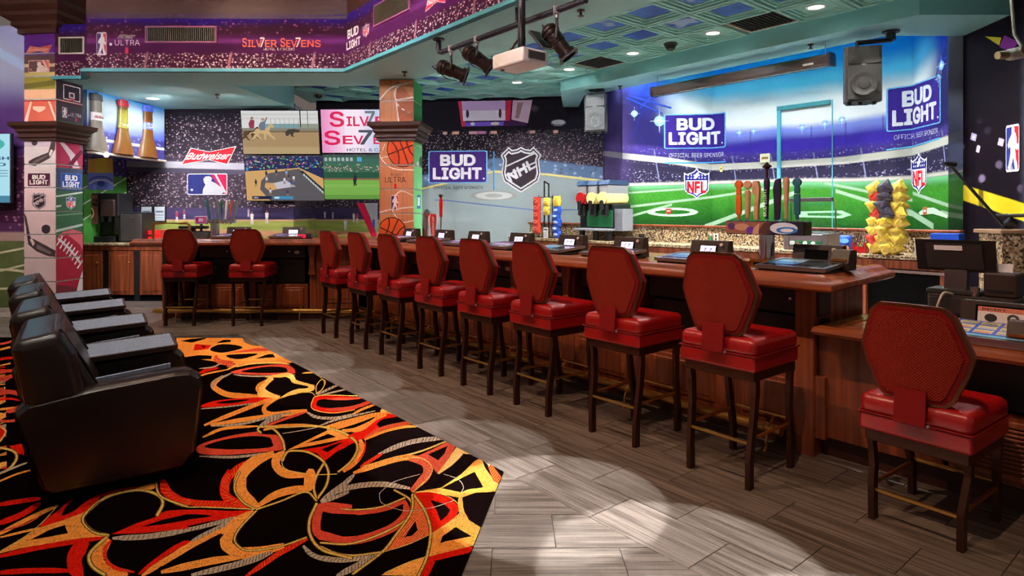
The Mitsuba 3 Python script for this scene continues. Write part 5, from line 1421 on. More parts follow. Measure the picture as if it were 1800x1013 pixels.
t = Thing('napkin_holder', 'brass-coloured napkin caddy on the bar beside the chrome column', 'napkin holder', at_bar(*uv_of(bar_px(1322, 3.62)), 1.073))
t.part('tray', cat(bx(-.06, .06, 0, .09, 0, .012), bx(-.06, .06, .08, .09, 0, .05), bx(-.06, -.052, 0, .09, 0, .035), bx(.052, .06, 0, .09, 0, .035)), 'mat_brass')
t.part('slot', bx(-.035, .035, .074, .081, .012, .03), 'mat_void')

# ---------------------------------------------------------------- beer taps
def handle_shape(kind, h):
    if kind == 'paddle':
        return lathe([(.0001, 0), (.012, .004), (.010, .03), (.013, .1 * h / .26), (.018, .75 * h), (.020, .9 * h), (.014, .99 * h), (.0001, h)], 16)
    if kind == 'round':
        return cat(lathe([(.0001, 0), (.012, .004), (.018, .05), (.020, .70 * h), (.010, .76 * h), (.0001, .78 * h)], 16), mv(lathe([(.0001, -.012), (.026, -.010), (.029, 0), (.026, .010), (.0001, .012)], 22), tr(0, 0, h - .03) @ rx(math.pi / 2)))
    if kind == 'square':
        return cat(bx(-.019, .019, -.010, .010, .03, h * .62, .004), bx(-.017, .017, -.010, .010, h * .63, h * .80, .004), lathe([(.0001, 0), (.01, 0), (.01, .04), (.0001, .04)], 10), mv(lathe([(.0001, -.012), (.026, -.010), (.029, 0), (.026, .010), (.0001, .012)], 22), tr(0, 0, h - .026) @ rx(math.pi / 2)))
    if kind == 'hook':
        g = Polygon([(-.010, 0), (.010, 0), (.010, .06), (.018, .16), (.020, .21), (.010, .25), (-.018, .25), (-.026, .22), (-.024, .175), (-.016, .165), (-.006, .16), (-.010, .10), (-.014, .04)]).buffer(.003)
        return mv(up(ext(g, .026)), tr(0, .013, 0))
    g = Polygon([(-.012, 0), (.012, 0), (.016, .06), (.020, .20), (.016, .26), (-.008, .25), (-.020, .20), (-.012, .08)]).buffer(.003)
    return mv(up(ext(g, .024)), tr(0, .012, 0))
mat('mat_handlewood', rgb(196, 148, 112), 0.4)
mat('mat_tealhandle', rgb(44, 96, 112), 0.35)
mat('mat_navy', rgb(40, 30, 60), 0.35)
tp = bar_px(1348, 3.86)
t = Thing('beer_tower', 'chrome beer tower with a printed head and seven tap handles on the long bar', 'beer tap', at_bar(*uv_of(tp), 1.058))
t.part('column', lathe([(.0001, 0), (.075, 0), (.075, .012), (.050, .02), (.048, .06), (.048, .215), (.0001, .215)], 28), 'mat_chrome', 40)
R2 = mat4((1, 0, 0), (0, 1, 0), (0, 0, 1), (0, 0, 0))
hz = .215
t.part('head', bx(-.27, .27, -.05, .05, hz, hz + .088, .006), 'mat_black')
q = [(sbox(0, 0, 1, 1), (70, 46, 58)), (sbox(0, 0, .55, 1), (150, 100, 86)), (ell(.08, .6, .05, .3), (90, 60, 120)), (ell(.22, .55, .10, .3), (196, 146, 120)), (ell(.34, .3, .06, .3), (112, 60, 180)), (Polygon([(.42, .1), (.52, .95), (.60, .9), (.56, 0)]), (84, 56, 50)), (Polygon([(.38, .5), (.46, .9), (.44, 0), (.36, 0)]), (206, 160, 130)), (sbox(.60, 0, 1, 1), (40, 34, 70)), (ell(.76, .5, .17, .46), (214, 226, 246)), (ell(.80, .35, .13, .26), (60, 130, 214)), (ell(.80, .34, .08, .15), (230, 238, 250)), (sbox(.93, 0, 1, 1), (40, 36, 44))]
t.print('head_picture', [(g.intersection(sbox(0, 0, 1, 1)), c) for g, c in fitl(q, 0, 1, 0, 1)], tr(-.265, -.052, hz + .004) @ mat4((.53, 0, 0), (0, 0, .08), (0, -1, 0), (0, 0, 0)), mat='mat_glossprint')
spec = [(-.20, 'square', 'mat_orange', 'orange handle with a round top'), (-.135, 'round', 'mat_handlewood', 'tan handle with a disc'), (-.07, 'hook', 'mat_handlewood', 'tan carved handle with a bird shape'), (0.0, 'paddle', 'mat_navy', 'dark purple handle with white lettering'), (.07, 'blade', 'mat_navy', 'dark purple curved handle'), (.13, 'paddle', 'mat_handlewood', 'tan paddle handle'), (.20, 'square', 'mat_tealhandle', 'blue handle with a round badge')]
for x, kind, m, lb in spec:
    k = t.part('handle', handle_shape(kind, .26 if kind != 'paddle' else .27), m, 40, L=tr(x, 0, hz + .10), label=lb)
    t.part('ferrule', lathe([(.0001, 0), (.012, 0), (.009, .02), (.0001, .02)], 12), 'mat_chrome', 30, L=tr(x, 0, hz + .086), of=k)
    if x == 0.0:
        t.print('lettering', [(affinity.rotate(fit(tpoly('BUD LIGHT'), -.09, .09, -.012, .012), 90, origin=(0, 0)), (240, 240, 246))], tr(x, -.0275, hz + .21) @ mat4((1, 0, 0), (0, 0, 1), (0, -1, 0), (0, 0, 0)), of=k)
        t.part('finial', cat(tube([(0, 0, .27), (0, 0, .33)], .008, 8), mv(lathe([(.0001, -.022), (.012, -.018), (.036, 0), (.012, .018), (.0001, .03)], 4), tr(0, 0, .345))), 'mat_crown', L=tr(x, 0, hz + .10), of=k)
    t.part('faucet', cat(tube([(x, -.05, hz + .06), (x, -.10, hz + .055), (x, -.115, hz + .02)], .009, 8)), 'mat_chrome', 40) if False else None
# tower on the cross bar
xt = (378 - CX) / F * 8.45
t = Thing('beer_tower', 'chrome beer tower with a row of slim tap handles on the cross bar', 'beer tap', at(xt, 8.45, 1.058))
t.part('column', lathe([(.0001, 0), (.075, 0), (.075, .012), (.058, .02), (.055, .215), (.0001, .215)], 24), 'mat_chrome', 40)
t.part('head', mv(cyl((-.10, 0, .24), (.28, 0, .24), .028, n=18), np.eye(4)), 'mat_chrome', 40)
for i, (m, lb) in enumerate([('mat_tealhandle', 'blue handle'), ('mat_steel', None), ('mat_steel', None), ('mat_green', 'green handle'), ('mat_white', 'white handle'), ('mat_orange', 'orange handle'), ('mat_steel', None)]):
    t.part('handle', handle_shape('paddle' if i % 2 else 'blade', .25), m, 40, L=tr(-.07 + i * .053, 0, .27) @ mat4((.75 * math.cos(.07 * (i - 3)), 0, -.75 * math.sin(.07 * (i - 3))), (0, .75, 0), (math.sin(.07 * (i - 3)), 0, math.cos(.07 * (i - 3))), (0, 0, 0)), label=lb)
for i in range(7):
    t.part('faucet', tube([(-.07 + i * .053, -.02, .24), (-.07 + i * .053, -.07, .235), (-.07 + i * .053, -.085, .20)], .010, 8), 'mat_chrome', 40)
# red tower at the bend
yb_ = 7.75
t = Thing('beer_tower', 'polished single beer tap with a big red handle beside the court pillar', 'beer tap', at((750 - CX) / F * 7.75, 7.75, 1.058))
t.part('column', cat(tube([(-.02, .02, 0), (-.02, .02, .20), (-.015, .02, .29), (.0, .015, .345)], [.040, .036, .034, .030], 18), mv(trimesh.creation.icosphere(3, .05), tr(.0, .015, .345))), 'mat_chrome', 40)
k = t.part('handle', lathe([(.0001, .0), (.022, .004), (.028, .04), (.034, .16), (.042, .24), (.040, .29), (.026, .31), (.0001, .312)], 20), 'mat_red', 40, L=tr(.085, -.03, .03), label='tall red handle with white script')
t.print('lettering', [(affinity.rotate(affinity.skew(fit(tpoly('Budweiser', False), -.12, .12, -.02, .02), 10), 90, origin=(0, 0)), (246, 236, 236))], tr(.085, -.075, .19) @ mat4((1, 0, 0), (0, 0, 1), (0, -1, 0), (0, 0, 0)), of=k)
t = Thing('tap_handle', 'slim red tap handle standing behind the big red beer tap', 'beer tap', at((775 - CX) / F * 8.0, 8.0, 1.2))
t.part('post', tube([(0, 0, -.142), (0, 0, .16)], .010, 10), 'mat_steel', 30)
t.part('grip', lathe([(.0001, .15), (.018, .16), (.026, .34), (.018, .40), (.0001, .41)], 14), 'mat_red', 40)
t.part('crown', cat(lathe([(.0001, .40), (.015, .405), (.03, .44), (.0001, .45)], 12)), 'mat_brownbox', 30)

# ---------------------------------------------------------------- back counter
DB = 7.5
uL, uR = uv_of(bar_px(893, DB))[0], uv_of(bar_px(1662, DB))[0]
v0 = DB - 3.388
bc = Thing('back_counter', 'long back counter with speckled granite top and wooden fronts below the football wall', 'counter', at_bar(0, 0))
bc.part('granite_top', bx(-uL, -uR, v0, v0 + .56, .905, .95, .008), 'mat_granite')
bc.part('splashback', bx(-uL, -uR, v0 + .54, v0 + .60, .95, 1.19, .004), 'mat_granite', label='speckled granite splashback')
bc.part('ledge', bx(-uL - .02, -uR, v0 + .51, v0 + .64, 1.19, 1.222, .008), 'mat_wood', label='wooden ledge on the splashback')
bc.part('body', bx(-uL, -uR, v0 + .10, v0 + .54, 0, .905), 'mat_void')
n = 9; w = (uL - uR) / n
for i in range(n):
    x0 = -uL + i * w
    bc.part('rail', bx(x0 + .01, x0 + w - .01, v0 + .03, v0 + .06, .80, .895, .004), 'mat_wood')
    if i in (1, 4):
        bc.part('door', bx(x0 + .02, x0 + w - .02, v0 + .04, v0 + .07, .08, .79, .006), 'mat_wood')
    bc.part('stile', bx(x0 - .02, x0 + .02, v0 + .03, v0 + .10, 0, .90, .004), 'mat_wood')
bc.part('stile', bx(-uR - .06, -uR, v0 + .03, v0 + .5, 0, .905, .004), 'mat_wood')
bc.part('under_shelf', bx(-uL, -uR, v0 + .02, v0 + .05, .76, .79), 'mat_steel')

def on_bc(px, D=7.72, z=.951, rz=0.0):
    return at_bar(*uv_of(bar_px(px, D)), z, rz)
bag_shape = None
def bag_mesh(w, h, d, seed):
    n, m = 9, 11
    r = np.random.default_rng(seed)
    X, Z = np.meshgrid(np.linspace(-1, 1, n), np.linspace(-1, 1, m))
    bul = np.clip((1 - X ** 4) * (1 - Z ** 2), 0, None) ** .5
    wob = r.normal(0, .10, X.shape) * (bul > 0)
    v, f = [], []
    for s in (-1, 1):
        pinch = 1 - .06 * (1 - Z ** 2)
        v.append(np.column_stack([(X * pinch * w / 2).ravel(), (s * d / 2 * (bul * (1 + wob) + .01)).ravel(), (Z * h / 2).ravel()]))
    for s in (0, 1):
        for i in range(m - 1):
            for j in range(n - 1):
                a = s * n * m + i * n + j
                q = [(a, a + 1, a + n + 1), (a, a + n + 1, a + n)]
                f += q if s == 0 else [x[::-1] for x in q]
    bd = [j for j in range(n)] + [i * n + n - 1 for i in range(1, m)] + [(m - 1) * n + j for j in range(n - 2, -1, -1)] + [i * n for i in range(m - 2, 0, -1)]
    for a, b in zip(bd, bd[1:] + bd[:1]):
        f += [(a, a + n * m, b + n * m), (a, b + n * m, b)]
    mm = trimesh.Trimesh(np.vstack(v), f, process=False); trimesh.repair.fix_normals(mm)
    return mm
bag_ply = {}
def bag(M, m, txt, group, w=.15, h=.15, d=.06, seed=0, logo=None):
    key = (m, w, h, d, seed)
    if key not in bag_ply:
        bag_ply[key] = mikit.ply(bag_mesh(w, h, d, seed), m, True)
    k = numbered('snack_bag')
    scene[k] = {**bag_ply[key], 'to_world': T4(M)}
    note(k, txt, 'snack bag', group)
    if logo:
        v, f, c = sheet([(ell(0, .01, w * .30, h * .16), logo[0]), (ell(0, .01, w * .22, h * .09), logo[1])])
        put(f'{k}__printed_logo', (v, f), 'mat_glossprint', False, M @ mat4((1, 0, 0), (0, 0, 1), (0, -1, 0), (0, -d / 2 - .004, 0)), color=c)
mat('mat_redbag', rgb(214, 58, 40), 0.25, coat=0.4); mat('mat_yellowbag', rgb(238, 202, 70), 0.25, coat=0.4); mat('mat_bluebag', rgb(36, 84, 196), 0.25, coat=0.4); mat('mat_darkbag', rgb(50, 46, 60), 0.25, coat=0.4)
ordn = ['topmost', 'second from the top', 'third from the top', 'fourth from the top', 'fifth from the top', 'sixth from the top', 'seventh from the top', 'eighth from the top']
for i in range(5):
    bag(on_bc(944, 7.70, 1.62 - i * .13), 'mat_redbag', f'red snack bag on the wire clip strip, {ordn[i]}', 'red snack bags on the clip strip', .19, .17, .09, i, ((240, 190, 160), (200, 30, 30)))
for i in range(2):
    bag(on_bc(961, 7.66, 1.60 - i * .15), 'mat_yellowbag', f'yellow snack bag hanging in front of the black hoop, {["upper", "lower"][i]} one', 'yellow snack bags by the hoop', .18, .17, .09, 10 + i, ((250, 236, 160), (240, 160, 40)))
bag(on_bc(979, 7.68, 1.61), 'mat_yellowbag', 'yellow snack bag hanging above the blue bags', 'yellow snack bags over blue', .19, .20, .10, 13, ((250, 236, 160), (240, 160, 40)))
for i in range(5):
    bag(on_bc(980 - (i % 2) * 2, 7.68, 1.45 - i * .11), 'mat_bluebag', f'blue snack bag under the yellow bag, {ordn[i]}', 'blue snack bags on the strip', .20, .15, .09, 20 + i, ((160, 190, 240), (230, 236, 250)))
t = Thing('snack_rack', 'thin black wire rack with a tall hoop holding the hanging snack bags', 'snack rack', on_bc(962, 7.74))
t.part('hoop', cat(*[tube([a, b], .013, 8) for a, b in (((-.08, 0, 0), (-.08, 0, 1.04)), ((.04, 0, 0), (.04, 0, .98)), ((-.08, 0, 1.04), (.04, 0, .98)))]), 'mat_black')
t.part('foot', bx(-.30, .35, -.06, .10, 0, .012), 'mat_black')
t.part('strip', cat(tube([(-.2, -.03, 0), (-.2, -.03, .78)], .008, 6)), 'mat_black'); t.part('strip', tube([(.17, -.03, 0), (.17, -.03, .78)], .008, 6), 'mat_black')
t.part('crossbar', tube([(-.2, -.02, .74), (.24, -.02, .74)], .006, 6), 'mat_black')
t = Thing('price_card', 'small white price card standing between the red and blue snack bags', 'card', on_bc(959, 7.56))
t.part('card', bx(-.06, .06, 0, .012, 0, .19, .002), 'mat_white')
t.print('lines', [(sbox(-.045, z, .045, z + .006), (120, 120, 130)) for z in (.03, .05, .07, .09, .11)] + [(sbox(-.05, .14, .05, .17), (90, 90, 100))], tr(0, -.002, 0) @ mat4((1, 0, 0), (0, 0, 1), (0, -1, 0), (0, 0, 0)))
t = Thing('candy_tray', 'low tray of red candy bars at the foot of the slush machine', 'tray', on_bc(995, 7.58))
t.part('tray', cat(bx(-.16, .16, 0, .14, 0, .02), bx(-.16, .16, .12, .14, 0, .06)), 'mat_black')
for i in range(5):
    t.part('bar', bx(-.14 + i * .06, -.09 + i * .06, .02, .11, .02, .055, .008), ['mat_red', 'mat_orange', 'mat_red', 'mat_yellow', 'mat_red'][i])

# slush machine with three bowls
sl = Thing('slush_machine', 'three-bowl frozen drink machine with red and yellow slush on the back counter', 'slush machine', on_bc(1042, 7.60) @ at(0, 0, 0, math.radians(0)))
for s in (-.30, .02, .30):
    sl.part('leg', cat(bx(s - .04, s + .04, .02, .10, 0, .16, .008)), 'mat_black')
sl.part('drip_tray', bx(-.40, .40, -.06, .16, .16, .20, .008), 'mat_grey')
sl.part('body', bx(-.38, .38, .08, .52, .18, .60, .015), 'mat_black')
sl.part('front_panel', bx(-.20, .37, .062, .082, .22, .50, .006), 'mat_green', label='dark green front panel')
mat('mat_slushred', rgb(150, 24, 26), 0.2, coat=.5); mat('mat_slushyellow', rgb(240, 220, 140), 0.25, coat=.4); mat('mat_lid', rgb(44, 64, 92), 0.2, coat=.5); mat('mat_bowl', rgb(140, 140, 142), 0.15, coat=.4)
for i, (x, m, lb) in enumerate(((-.25, 'mat_slushred', 'red slush'), (0.0, 'mat_slushyellow', 'pale yellow slush'), (.25, 'mat_slushyellow', 'pale yellow slush'))):
    b = sl.part('bowl', cat(rbox(x - .105, x + .105, -.02, .50, .72, .92, .03)), 'mat_bowl', 40, label='clear bowl')
    sl.part('slush', cat(rbox(x - .112, x + .112, -.03, .50, .60, .80, .05), mv(cyl((0, -.05, 0), (0, .50, 0), .10, n=24), tr(x, 0, .70))), m, 40, of=b, label=lb)
    sl.part('lid', hull([(x + a, y, z) for a in (-.11, .11) for y, z in ((-.03, .92), (.51, .92), (.02, .995), (.46, .995))]), 'mat_lid', of=b)
    sl.part('spout', cat(bx(x - .03, x + .03, -.09, -.02, .50, .66, .012), tube([(x, -.07, .52), (x, -.08, .42)], .014, 8), bx(x - .07, x + .07, -.02, .06, .40, .60, .02)), 'mat_black', label='black spout')
sl.part('side_louvre', cat(bx(.385, .56, .10, .36, .16, .52, .006)), 'mat_grey', label='grey notice panel on the side')
for q in range(7):
    sl.part('slat', bx(.40, .55, .092, .102, .20 + q * .042, .206 + q * .042), 'mat_grey')
t = Thing('cup_holder', 'little black cup holder on the counter next to the slush machine', 'cup holder', on_bc(1128, 7.85))
t.part('cup', lathe([(.0001, 0), (.045, 0), (.05, .12), (.044, .12), (.04, .01), (.0001, .01)], 16), 'mat_black', 30)
t.part('arm', tube([(-.04, 0, .02), (-.26, -.02, .10)], .008, 6), 'mat_black')
t = Thing('bottle', 'small green bottle in front of the granite splashback', 'bottle', on_bc(1249, 7.95))
t.part('body', lathe([(.0001, 0), (.032, 0), (.034, .06), (.022, .10), (.012, .12), (.012, .13), (.0001, .13)], 16), 'mat_green', 40); t.part('cap', lathe([(.0001, .13), (.014, .13), (.014, .15), (.0001, .15)], 12), 'mat_white')
t = Thing('socket_plate', 'pale wall socket on the granite splashback beside the beer tower', 'socket', at_bar(*uv_of(bar_px(1259, 8.03)), 1.05))
t.part('plate', bx(-.04, .04, -.008, .0, -.06, .06, .002), 'mat_offwhite'); t.part('hole', bx(-.012, .012, -.010, -.006, .01, .04), 'mat_black'); t.part('hole', bx(-.012, .012, -.010, -.006, -.04, -.01), 'mat_black')

# roller grill with sneeze guard
rg = Thing('roller_grill', 'stainless roller grill with a green control strip and a glass guard', 'roller grill', on_bc(1416, 7.62))
rg.part('body', cat(bx(-.26, .26, 0, .38, .0, .20, .008)), 'mat_steel')
rg.part('side', bx(.20, .275, -.015, .38, 0, .215, .01), 'mat_steel'); rg.part('side', bx(-.275, -.20, -.015, .38, 0, .215, .01), 'mat_steel')
rg.part('control_strip', bx(-.20, .20, -.012, 0, .06, .115), 'mat_green', label='green control strip')
for q in range(6):
    rg.part('roller', cyl((-.2, .04 + q * .055, .215), (.2, .04 + q * .055, .215), .015, n=12), 'mat_chrome', 40)
for x in (.0, .10):
    rg.part('dial', lathe([(.0001, .02), (.022, .018), (.026, 0)], 18).apply_transform(tr(x, -.012, .087) @ rx(math.pi / 2)), 'mat_white', 30)
rg.print('badge', [(sbox(-.19, .065, -.13, .11), (226, 226, 230)), (fit(tpoly('APW', True), -.183, -.137, .078, .096), (60, 60, 80)), (ell(-.09, .088, .012, .012), (210, 60, 50))], mat4((1, 0, 0), (0, 0, 1), (0, -1, 0), (0, -.0135, 0)))
sg = [(-.02, .62), (.20, .62), (.36, .56), (.42, .40), (.44, .24)]
rg.part('guard_bar', bx(-.30, .24, .18, .22, .60, .65, .006), 'mat_char', label='dark top bar of the guard')
for s in (-.28, .27):
    rg.part('guard_post', tube([(s, .2, .2), (s, .2, .62)], .008, 8), 'mat_chrome')
gl = np.array([(x, y, z) for x in (-.28, .27) for y, z in ((.0, .24), (.02, .42), (.08, .55), (.19, .61))])
rg.part('guard_glass', (gl, np.array([(i, i + 1, i + 5) for i in range(3)] + [(i, i + 5, i + 4) for i in range(3)])), 'mat_glass')
t = Thing('snack_bag', 'upright blue and orange cookie bag beside the roller grill', 'snack bag', on_bc(1487, 7.62, 1.05))
bm = bag_mesh(.14, .20, .08, 77)
t.part('pouch', bm, 'mat_bluebag', True)
t.print('printed_logo', [(ell(0, -.05, .055, .035), (214, 130, 70)), (fit(tpoly('OREO'), -.05, .05, .01, .055), (240, 244, 250))], mat4((1, 0, 0), (0, 0, 1), (0, -1, 0), (0, -.046, 0)), mat='mat_glossprint') if False else t.print('printed_logo', [(ell(0, -.05, .055, .035), (214, 130, 70)), (ell(0, .035, .05, .03), (120, 190, 240))], mat4((1, 0, 0), (0, 0, 1), (0, -1, 0), (0, -.046, 0)), mat='mat_glossprint')
t = Thing('basket', 'small red wire basket next to the blue cookie bag', 'basket', on_bc(1509, 7.62))
t.part('tray', cat(bx(-.07, .07, 0, .12, 0, .02), bx(-.07, .07, 0, .008, 0, .07), bx(-.07, -.062, 0, .12, 0, .12), bx(.062, .07, 0, .12, 0, .12)), 'mat_red')
t.part('wire', cat(*[tube([(x, .0, .06), (x, .06, .20), (x, .12, .12)], .004, 6) for x in (-.05, 0, .05)]), 'mat_black')
# big rack of yellow and dark snack bags
bx0 = on_bc(1560, 7.58)
t = Thing('snack_rack', 'narrow clip rack buried in yellow chip bags at the end of the back counter', 'snack rack', bx0)
t.part('pole', cat(tube([(0, .05, 0), (0, .05, .74)], .012, 8), tube([(-.09, .02, .76), (.09, .02, .76)], .006, 6), bx(-.12, .12, 0, .12, 0, .01)), 'mat_char')
rr_ = np.random.default_rng(4)
cnt = 0
for row in range(8):
    for cx_ in range(3):
        z = .08 + row * .093
        m = 'mat_yellowbag' if not (cx_ == 1 and row >= 4) else 'mat_darkbag'
        if cx_ == 0 and row in (1, 4, 6):
            m = 'mat_redbag'
        lbl = {'mat_yellowbag': 'yellow', 'mat_darkbag': 'black', 'mat_redbag': 'red'}[m]
        half = .10 * math.sin(min(1, (row + 2.5) / 7) * math.pi * .62)
        bag(bx0 @ at((cx_ - 1) * (.06 + half * .6) + rr_.normal(0, .012), -.02 - (.03 if cx_ == 1 else 0), z, rr_.normal(0, .3)) @ mat4(*[tuple(x) for x in np.array([[math.cos(.5), 0, math.sin(.5)], [0, 1, 0], [-math.sin(.5), 0, math.cos(.5)]])], (0, 0, 0)), m,
            f'{lbl} chip bag on the crowded clip rack, row {["one", "two", "three", "four", "five", "six", "seven", "eight"][row]} from below, {["grill side", "middle", "microphone side"][cx_]}', 'chip bags on the crowded rack', .17, .15, .10, 40 + (row * 3 + cx_) % 6)
t = Thing('price_card', 'narrow white tag hanging at the side of the crowded chip rack', 'card', on_bc(1535, 7.54, .96))
t.part('card', bx(-.025, .025, 0, .006, 0, .17), 'mat_white')
t = Thing('snack_bag', 'white paper bag standing beyond the crowded chip rack', 'snack bag', on_bc(1620, 7.62, 1.04))
t.part('pouch', bag_mesh(.14, .18, .07, 5), 'mat_white', True)
t.print('printed_lines', [(sbox(-.04, z, .04, z + .008), (60, 90, 170)) for z in (.0, .03)], mat4((1, 0, 0), (0, 0, 1), (0, -1, 0), (0, -.042, 0)))
t = Thing('box', 'plain bright blue carton at the end of the back counter', 'box', on_bc(1660, 7.75))
t.part('carton', bx(-.13, .13, 0, .2, 0, .24, .004), 'mat_blue')
# framed papers on the football wall
for px, py, w_, h_, c, txt in ((1175, 371, .085, .085, (190, 60, 50), 'small red and white sticker on the printed football field'), (1268, 297, .055, .10, (240, 226, 150), 'small yellow tag on the printed stand under the beer sign'), (1345, 278, .16, .14, (244, 240, 200), 'cream note stuck to the printed stand beside the door frame'), (1627, 371, .08, .10, (170, 90, 50), 'small brown sticker on the printed yard number')):
    s, z = nfl.st(px, py)
    i = int(np.searchsorted(nfl.s, s) - 1)
    t = Thing('note_card', txt, 'note', nfl.frame(i, .006) @ tr(s, z, 0))
    t.part('sheet', bx(-w_ / 2, w_ / 2, -h_ / 2, h_ / 2, -.004, .002), 'mat_white')
    t.print('marks', [(sbox(-w_ / 2, -h_ / 2, w_ / 2, h_ / 2), c), (sbox(-w_ / 3, -h_ / 8, w_ / 3, h_ / 8), (236, 226, 220) if c[1] < 100 else (150, 120, 70))], tr(0, 0, .0035))

# ---------------------------------------------------------------- screens above the cross bar
def tv(txt, art, cx_, cy_, wpx, hpx, Y, tilt=9, nm='television', k=1.0):
    c = P(cx_, cy_, Y); w, h = wpx * Y / F, hpx * Y / F
    a = math.radians(tilt)
    M = mat4((1, 0, 0), (0, -math.sin(a), math.cos(a)), (0, -math.cos(a), -math.sin(a)), c)
    t = Thing(nm, txt, 'television', M, 'televisions over the cross bar')
    t.part('housing', rbox(-w / 2, w / 2, -h / 2, h / 2, -.06, .0, .012), 'mat_black', 30)
    t.part('bracket', bx(-.2, .2, -.15, .15, -.16, -.05), 'mat_char')
    v, f, cc = sheet(fitl(art, -w / 2 + .012, w / 2 - .012, -h / 2 + .014, h / 2 - .012))
    kx = t.part('picture', (v + np.array([0, 0, .003]), f), 'mat_screen', color=cc)
    scene[kx]['emitter'] = {'type': 'area', 'radiance': {'type': 'mesh_attribute', 'name': 'vertex_color', 'scale': k}, 'sampling_weight': 0.5}
    return t
U = sbox(0, 0, 1, 1)
def clipU(l):
    return [(g.intersection(U), c) for g, c in l if g.intersection(U).area > 1e-7]
def horse(x, y, s, c, flip=1):
    body = [(-.5, .05), (-.35, .28), (0, .30), (.35, .32), (.5, .60), (.62, .66), (.80, .44), (.74, .38), (.60, .44), (.46, .12), (.55, -.15), (.85, -.5), (.80, -.55), (.42, -.2), (.25, -.05), (.22, -.55), (.16, -.55), (.14, -.05), (-.25, -.05), (-.22, -.3), (-.05, -.55), (-.12, -.56), (-.34, -.28), (-.60, -.52), (-.70, -.58), (-.66, -.48), (-.44, -.12), (-.62, .0), (-.85, -.2), (-.80, -.05)]
    return (affinity.scale(affinity.translate(Polygon(body).buffer(.02), 0, 0), s * flip, s * 1.5, origin=(0, 0)), c, x, y)
def placed(hh):
    return (affinity.translate(hh[0], hh[2], hh[3]), hh[1])
rodeo = [(sbox(0, 0, 1, 1), (226, 226, 224)), (sbox(0, .9, 1, .93), (206, 208, 206)), (sbox(0, .8, 1, .84), (212, 214, 212)), (sbox(.3, .58, .74, .70), (126, 164, 170)), (sbox(.74, .60, 1, .70), (150, 160, 140)), (sbox(.0, .54, 1, .6), (140, 136, 122)), (sbox(0, 0, 1, .54), (176, 146, 104)), (sbox(0, .50, 1, .54), (130, 104, 70)), (sbox(0, .0, 1, .16), (190, 164, 120))]
rodeo += [(sbox(x, .5, x + .004, .82), (120, 120, 116)) for x in np.arange(.38, .78, .06)] + [(sbox(.76, .62, .775, 1), (70, 74, 78)), (sbox(.86, .62, .868, 1), (90, 94, 98))]
rodeo += [placed(horse(.10, .46, .17, (84, 60, 42))), placed(horse(.26, .50, .20, (214, 180, 126))), (Polygon([(.235, .55), (.30, .55), (.31, .72), (.34, .84), (.33, .86), (.30, .76), (.25, .74), (.22, .66)]), (110, 120, 140)), (ell(.28, .80, .022, .035), (190, 150, 120)), (Polygon([(.10, .60), (.16, .60), (.17, .78), (.12, .80), (.09, .7)]), (150, 50, 70)), (ell(.14, .83, .02, .03), (170, 120, 90)), (Polygon([(.56, .50), (.60, .57), (.68, .58), (.74, .56), (.76, .58), (.74, .50), (.68, .50), (.66, .44), (.68, .40), (.65, .40), (.62, .47), (.60, .42), (.57, .42)]), (64, 58, 48))]
tv('screen showing a rodeo rider on a pale horse chasing a calf', clipU(rodeo), 493, 233, 137, 78, 10.45, k=.85)
grad = [(U, (250, 232, 246))] + [(sbox(.5 + i * .05, 0, .55 + i * .05, 1), tuple(int(a + (b - a) * i / 10) for a, b in zip((246, 226, 246), (130, 190, 222)))) for i in range(10)] + [(sbox(i * .05, 0, .05 + i * .05, 1), tuple(int(a + (b - a) * i / 6) for a, b in zip((238, 150, 200), (250, 226, 244)))) for i in range(6)]
pk, gy = (226, 24, 84), (110, 120, 130)
ss = [(fit(tpoly('S'), .11, .30, .60, .96), pk), (fit(tpoly('IL'), .33, .50, .62, .84), pk), (fit(tpoly('V'), .50, .62, .62, .84), pk), (fit(tpoly('ER'), .70, .98, .62, .84), pk), (fit(tpoly('7'), .57, .70, .62, .97), gy), (fit(tpoly('S'), .03, .24, .18, .52), pk), (fit(tpoly('E'), .27, .40, .20, .40), pk), (fit(tpoly('V'), .41, .54, .20, .40), pk), (fit(tpoly('ENS'), .67, 1.0, .20, .40), pk), (fit(tpoly('7'), .48, .66, .19, .53), (70, 80, 90)), (fit(tpoly('HOTEL & CASINO', False), .32, .99, .03, .105), (40, 60, 90))]
tv('pink and blue screen with large red casino lettering beside the court pillar', clipU(grad + ss), 633, 231, 138, 78, 10.45, k=.95)
rg_ = np.random.default_rng(11)
hoops = [(U, (30, 40, 90))] + [(ell(x, y, .012, .016), tuple(int(q) for q in rg_.integers(40, 220, 3))) for x, y in zip(rg_.random(150), .72 + .28 * rg_.random(150))]
hoops += [(Polygon([(0, .66), (.70, .74), (1, .50), (1, 0), (0, 0)]), (226, 176, 110)), (Polygon([(.30, .62), (.70, .72), (1.0, .14), (1, 0), (.30, 0), (.18, .25), (.20, .45)]), (96, 92, 96)), (Polygon([(.36, .40), (.52, .46), (.64, .32), (.40, .26)]), (210, 206, 220)), (Polygon([(.25, .40), (.36, .40), (.40, .26), (.30, .22), (.24, .3)]), (226, 176, 110)), (Polygon([(.70, .66), (.74, .68), (1, .26), (1, .16)]), (40, 44, 52))]
hoops += [(Polygon([(.74 + .028 * i, .60 - .047 * i), (.76 + .028 * i, .61 - .047 * i), (.775 + .028 * i, .56 - .047 * i), (.755 + .028 * i, .54 - .047 * i)]), (200, 214, 214)) for i in range(9)]
